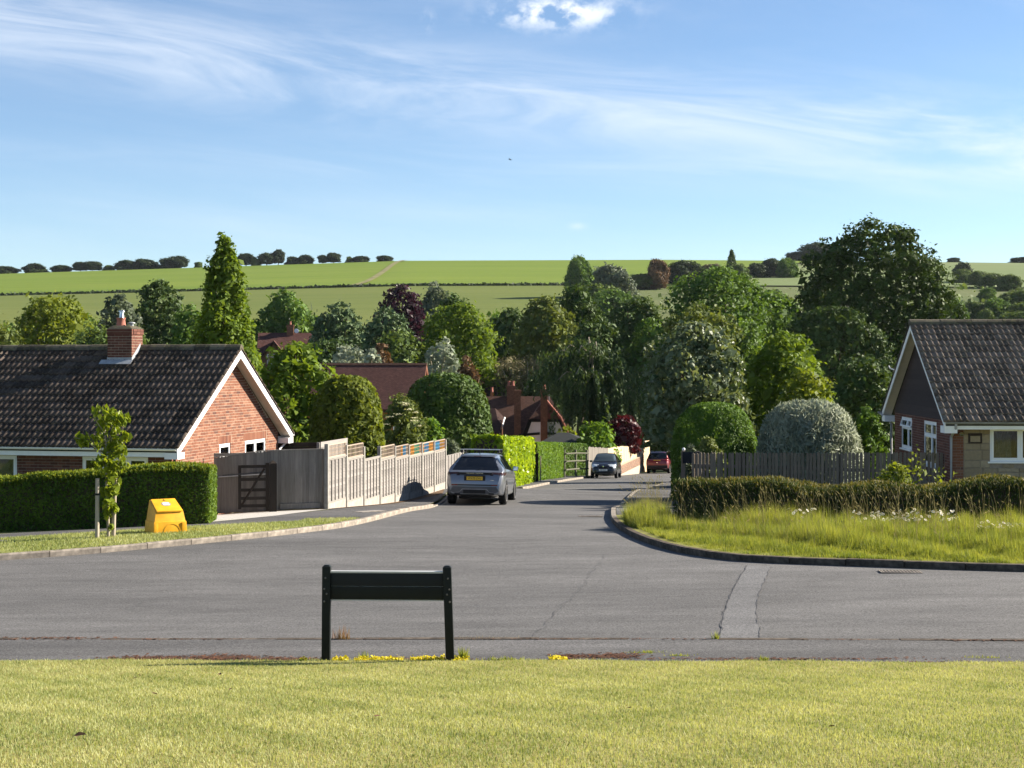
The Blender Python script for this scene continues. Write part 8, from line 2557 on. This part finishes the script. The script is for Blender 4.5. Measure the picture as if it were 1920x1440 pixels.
# ------------------------------------------------------------------ ironwork in the road, birds, litter
def drain(label, px, Y, w, d, rz, n=12):
    x, y = at(px, Y); g = G(x, y) + .002
    root = empty('drain_grate', (x, y, g), rz, label, 'drain')
    sl = (G(x, y + .5) - G(x, y - .5)); root.rotation_euler = (math.atan(sl), 0, rz)
    MB().box(-w / 2, w / 2, -d / 2, d / 2, -.004, .002).build('pit', M['trim_black'], root)
    MB().box(-w / 2, w / 2, -d / 2, -d / 2 + .02, .003, .012).box(-w / 2, w / 2, d / 2 - .02, d / 2, .003, .012).box(-w / 2, -w / 2 + .02, -d / 2 + .021, d / 2 - .021, .003, .012).box(w / 2 - .02, w / 2, -d / 2 + .021, d / 2 - .021, .003, .012).build('frame', M['kerb'], root)
    for k in range(1, n): MB().box(-w / 2 + w * k / n - .010, -w / 2 + w * k / n + .010, -d / 2 + .021, d / 2 - .021, .003, .011).build('bar', M['kerb'], root)
drain('slotted road drain near the right hand kerb of side road', 1107, 37.6, .55, .42, R(4))
drain('slotted drain against the dark kerb below the long grass', 1688, 22.9, .60, .35, R(-5))
def cover(label, px, Y, w, d, rz):
    x, y = at(px, Y); g = G(x, y) + .101
    root = empty('access_cover', (x, y, g), rz, label, 'cover'); sl = (G(x, y + .5) - G(x, y - .5)); root.rotation_euler = (math.atan(sl), 0, rz)
    MB().box(-w / 2, w / 2, -d / 2, d / 2, -.02, .008).build('frame', M['kerb'], root); MB().box(-w / 2 + .04, w / 2 - .04, -d / 2 + .05, d / 2 - .05, .009, .014).build('lid', M['gravel_board'], root)
cover('pale concrete access cover in the far footway', 692, 38.0, .70, .55, R(35))
def bird(px, py, Y, span, label, bank):
    p = W(px, py, Y)
    root = empty('bird', p, R(20), label, 'bird')
    root.rotation_euler = (0, R(bank), R(70))
    mb = MB(); n = 9; L = span * .42
    prof = [(0.004, -.5), (.05, -.42), (.10, -.2), (.12, 0), (.10, .2), (.06, .34), (.065, .40), (.05, .46), (.008, .52)]
    mb.lathe([(r * L, z * L) for r, z in prof], 10, Matrix.Rotation(R(-90), 4, 'X')); mb.build('body', M['bird'], root, smooth=True)
    for s in (-1, 1):
        w = MB(); w.add([(0, .12 * L, .03 * L), (s * span * .26, .20 * L, .10 * L), (s * span * .5, -.02 * L, .02 * L), (s * span * .24, -.22 * L, .06 * L), (0, -.22 * L, .02 * L), (s * span * .25, 0, .13 * L)],
                        [(0, 1, 5), (1, 2, 5), (2, 3, 5), (3, 4, 5), (4, 0, 5), (0, 4, 3), (0, 3, 2, 1)]); w.build('wing', M['bird'], root)
    MB().add([(-.04 * L, -.42 * L, 0), (.04 * L, -.42 * L, 0), (.14 * L, -.85 * L, .0), (-.14 * L, -.85 * L, .0), (0, -.6 * L, .02 * L)], [(0, 1, 4), (1, 2, 4), (2, 3, 4), (3, 0, 4), (0, 3, 2, 1)]).build('tail', M['bird'], root)
bird(956, 299, 160, .75, 'dark bird in flight high over the middle of the picture', 12)
bird(1352, 325, 230, .45, 'tiny distant bird in flight to the right', -10)

# dead leaves and worm casts on the lawn
def fallen(px, py, label, sz, seed):
    rng = np.random.default_rng(seed)
    Ys = np.arange(6.0, 14.0, .02); X = (px - 960) * Ys / FPX; r = HOR - (G_np(X, Ys) + .11 - EYE) / Ys * FPX
    Y = float(Ys[np.argmin(np.abs(r - py))]); x = (px - 960) * Y / FPX
    V = [(0, -.5, 0), (.28, -.15, .10), (.22, .25, .14), (0, .5, .05), (-.22, .22, .12), (-.30, -.18, .16), (0, 0, .02)]
    mb = MB(); mb.add([tuple(sz * c for c in v) for v in V], [(0, 1, 6), (1, 2, 6), (2, 3, 6), (3, 4, 6), (4, 5, 6), (5, 0, 6)])
    root = mb.build('fallen_leaf', M['rust_leaf'], None, (x, Y, G(x, Y) + .118), (rng.uniform(-.3, .3), rng.uniform(-.3, .3), rng.uniform(0, 6)))
    tag(root, label, 'leaf', 'dead leaves lying on the lawn')
M['rust_leaf'] = plain('dead_leaf', (0.10, 0.055, 0.03), 0.8, 0.2)
for i, (a, b, s_, lab) in enumerate([(412, 1266, .05, 'dark curled dead leaf on the lawn below the sign shadow'), (262, 1268, .04, 'small dead leaf on the lawn left of the sign shadow'), (254, 1273, .03, 'tiny dead leaf beside the one left of the sign shadow'),
        (290, 1303, .05, 'flat brown dead leaf on the lawn at lower left'), (432, 1294, .03, 'tiny dark dead leaf on the lawn below the sign'), (632, 1312, .03, 'small dark leaf on the lawn under the right end of sign'),
        (708, 1346, .05, 'dead leaf on the lawn low left of centre'), (150, 1382, .07, 'brown dead leaf near the bottom left corner'), (1180, 1330, .04, 'small dead leaf on the lawn right of centre'), (1560, 1365, .05, 'dead leaf on the lawn at lower right')]):
    fallen(a, b, lab, s_, i)

# ------------------------------------------------------------------ thin haze over the valley
def haze():
    m = bpy.data.materials.new('haze_air'); m.use_nodes = True
    nt = m.node_tree; nt.nodes.clear()
    out = nt.nodes.new('ShaderNodeOutputMaterial'); pv = nt.nodes.new('ShaderNodeVolumePrincipled')
    pv.inputs['Color'].default_value = (0.80, 0.88, 1.0, 1); pv.inputs['Density'].default_value = 0.00003; pv.inputs['Anisotropy'].default_value = 0.2
    nt.links.new(pv.outputs[0], out.inputs['Volume'])
    o = MB().box(-5400, 5400, -80, 6200, -60, 125).build('haze', m)
    tag(o, kind='stuff')
haze()
SC.cycles.volume_bounces = 0
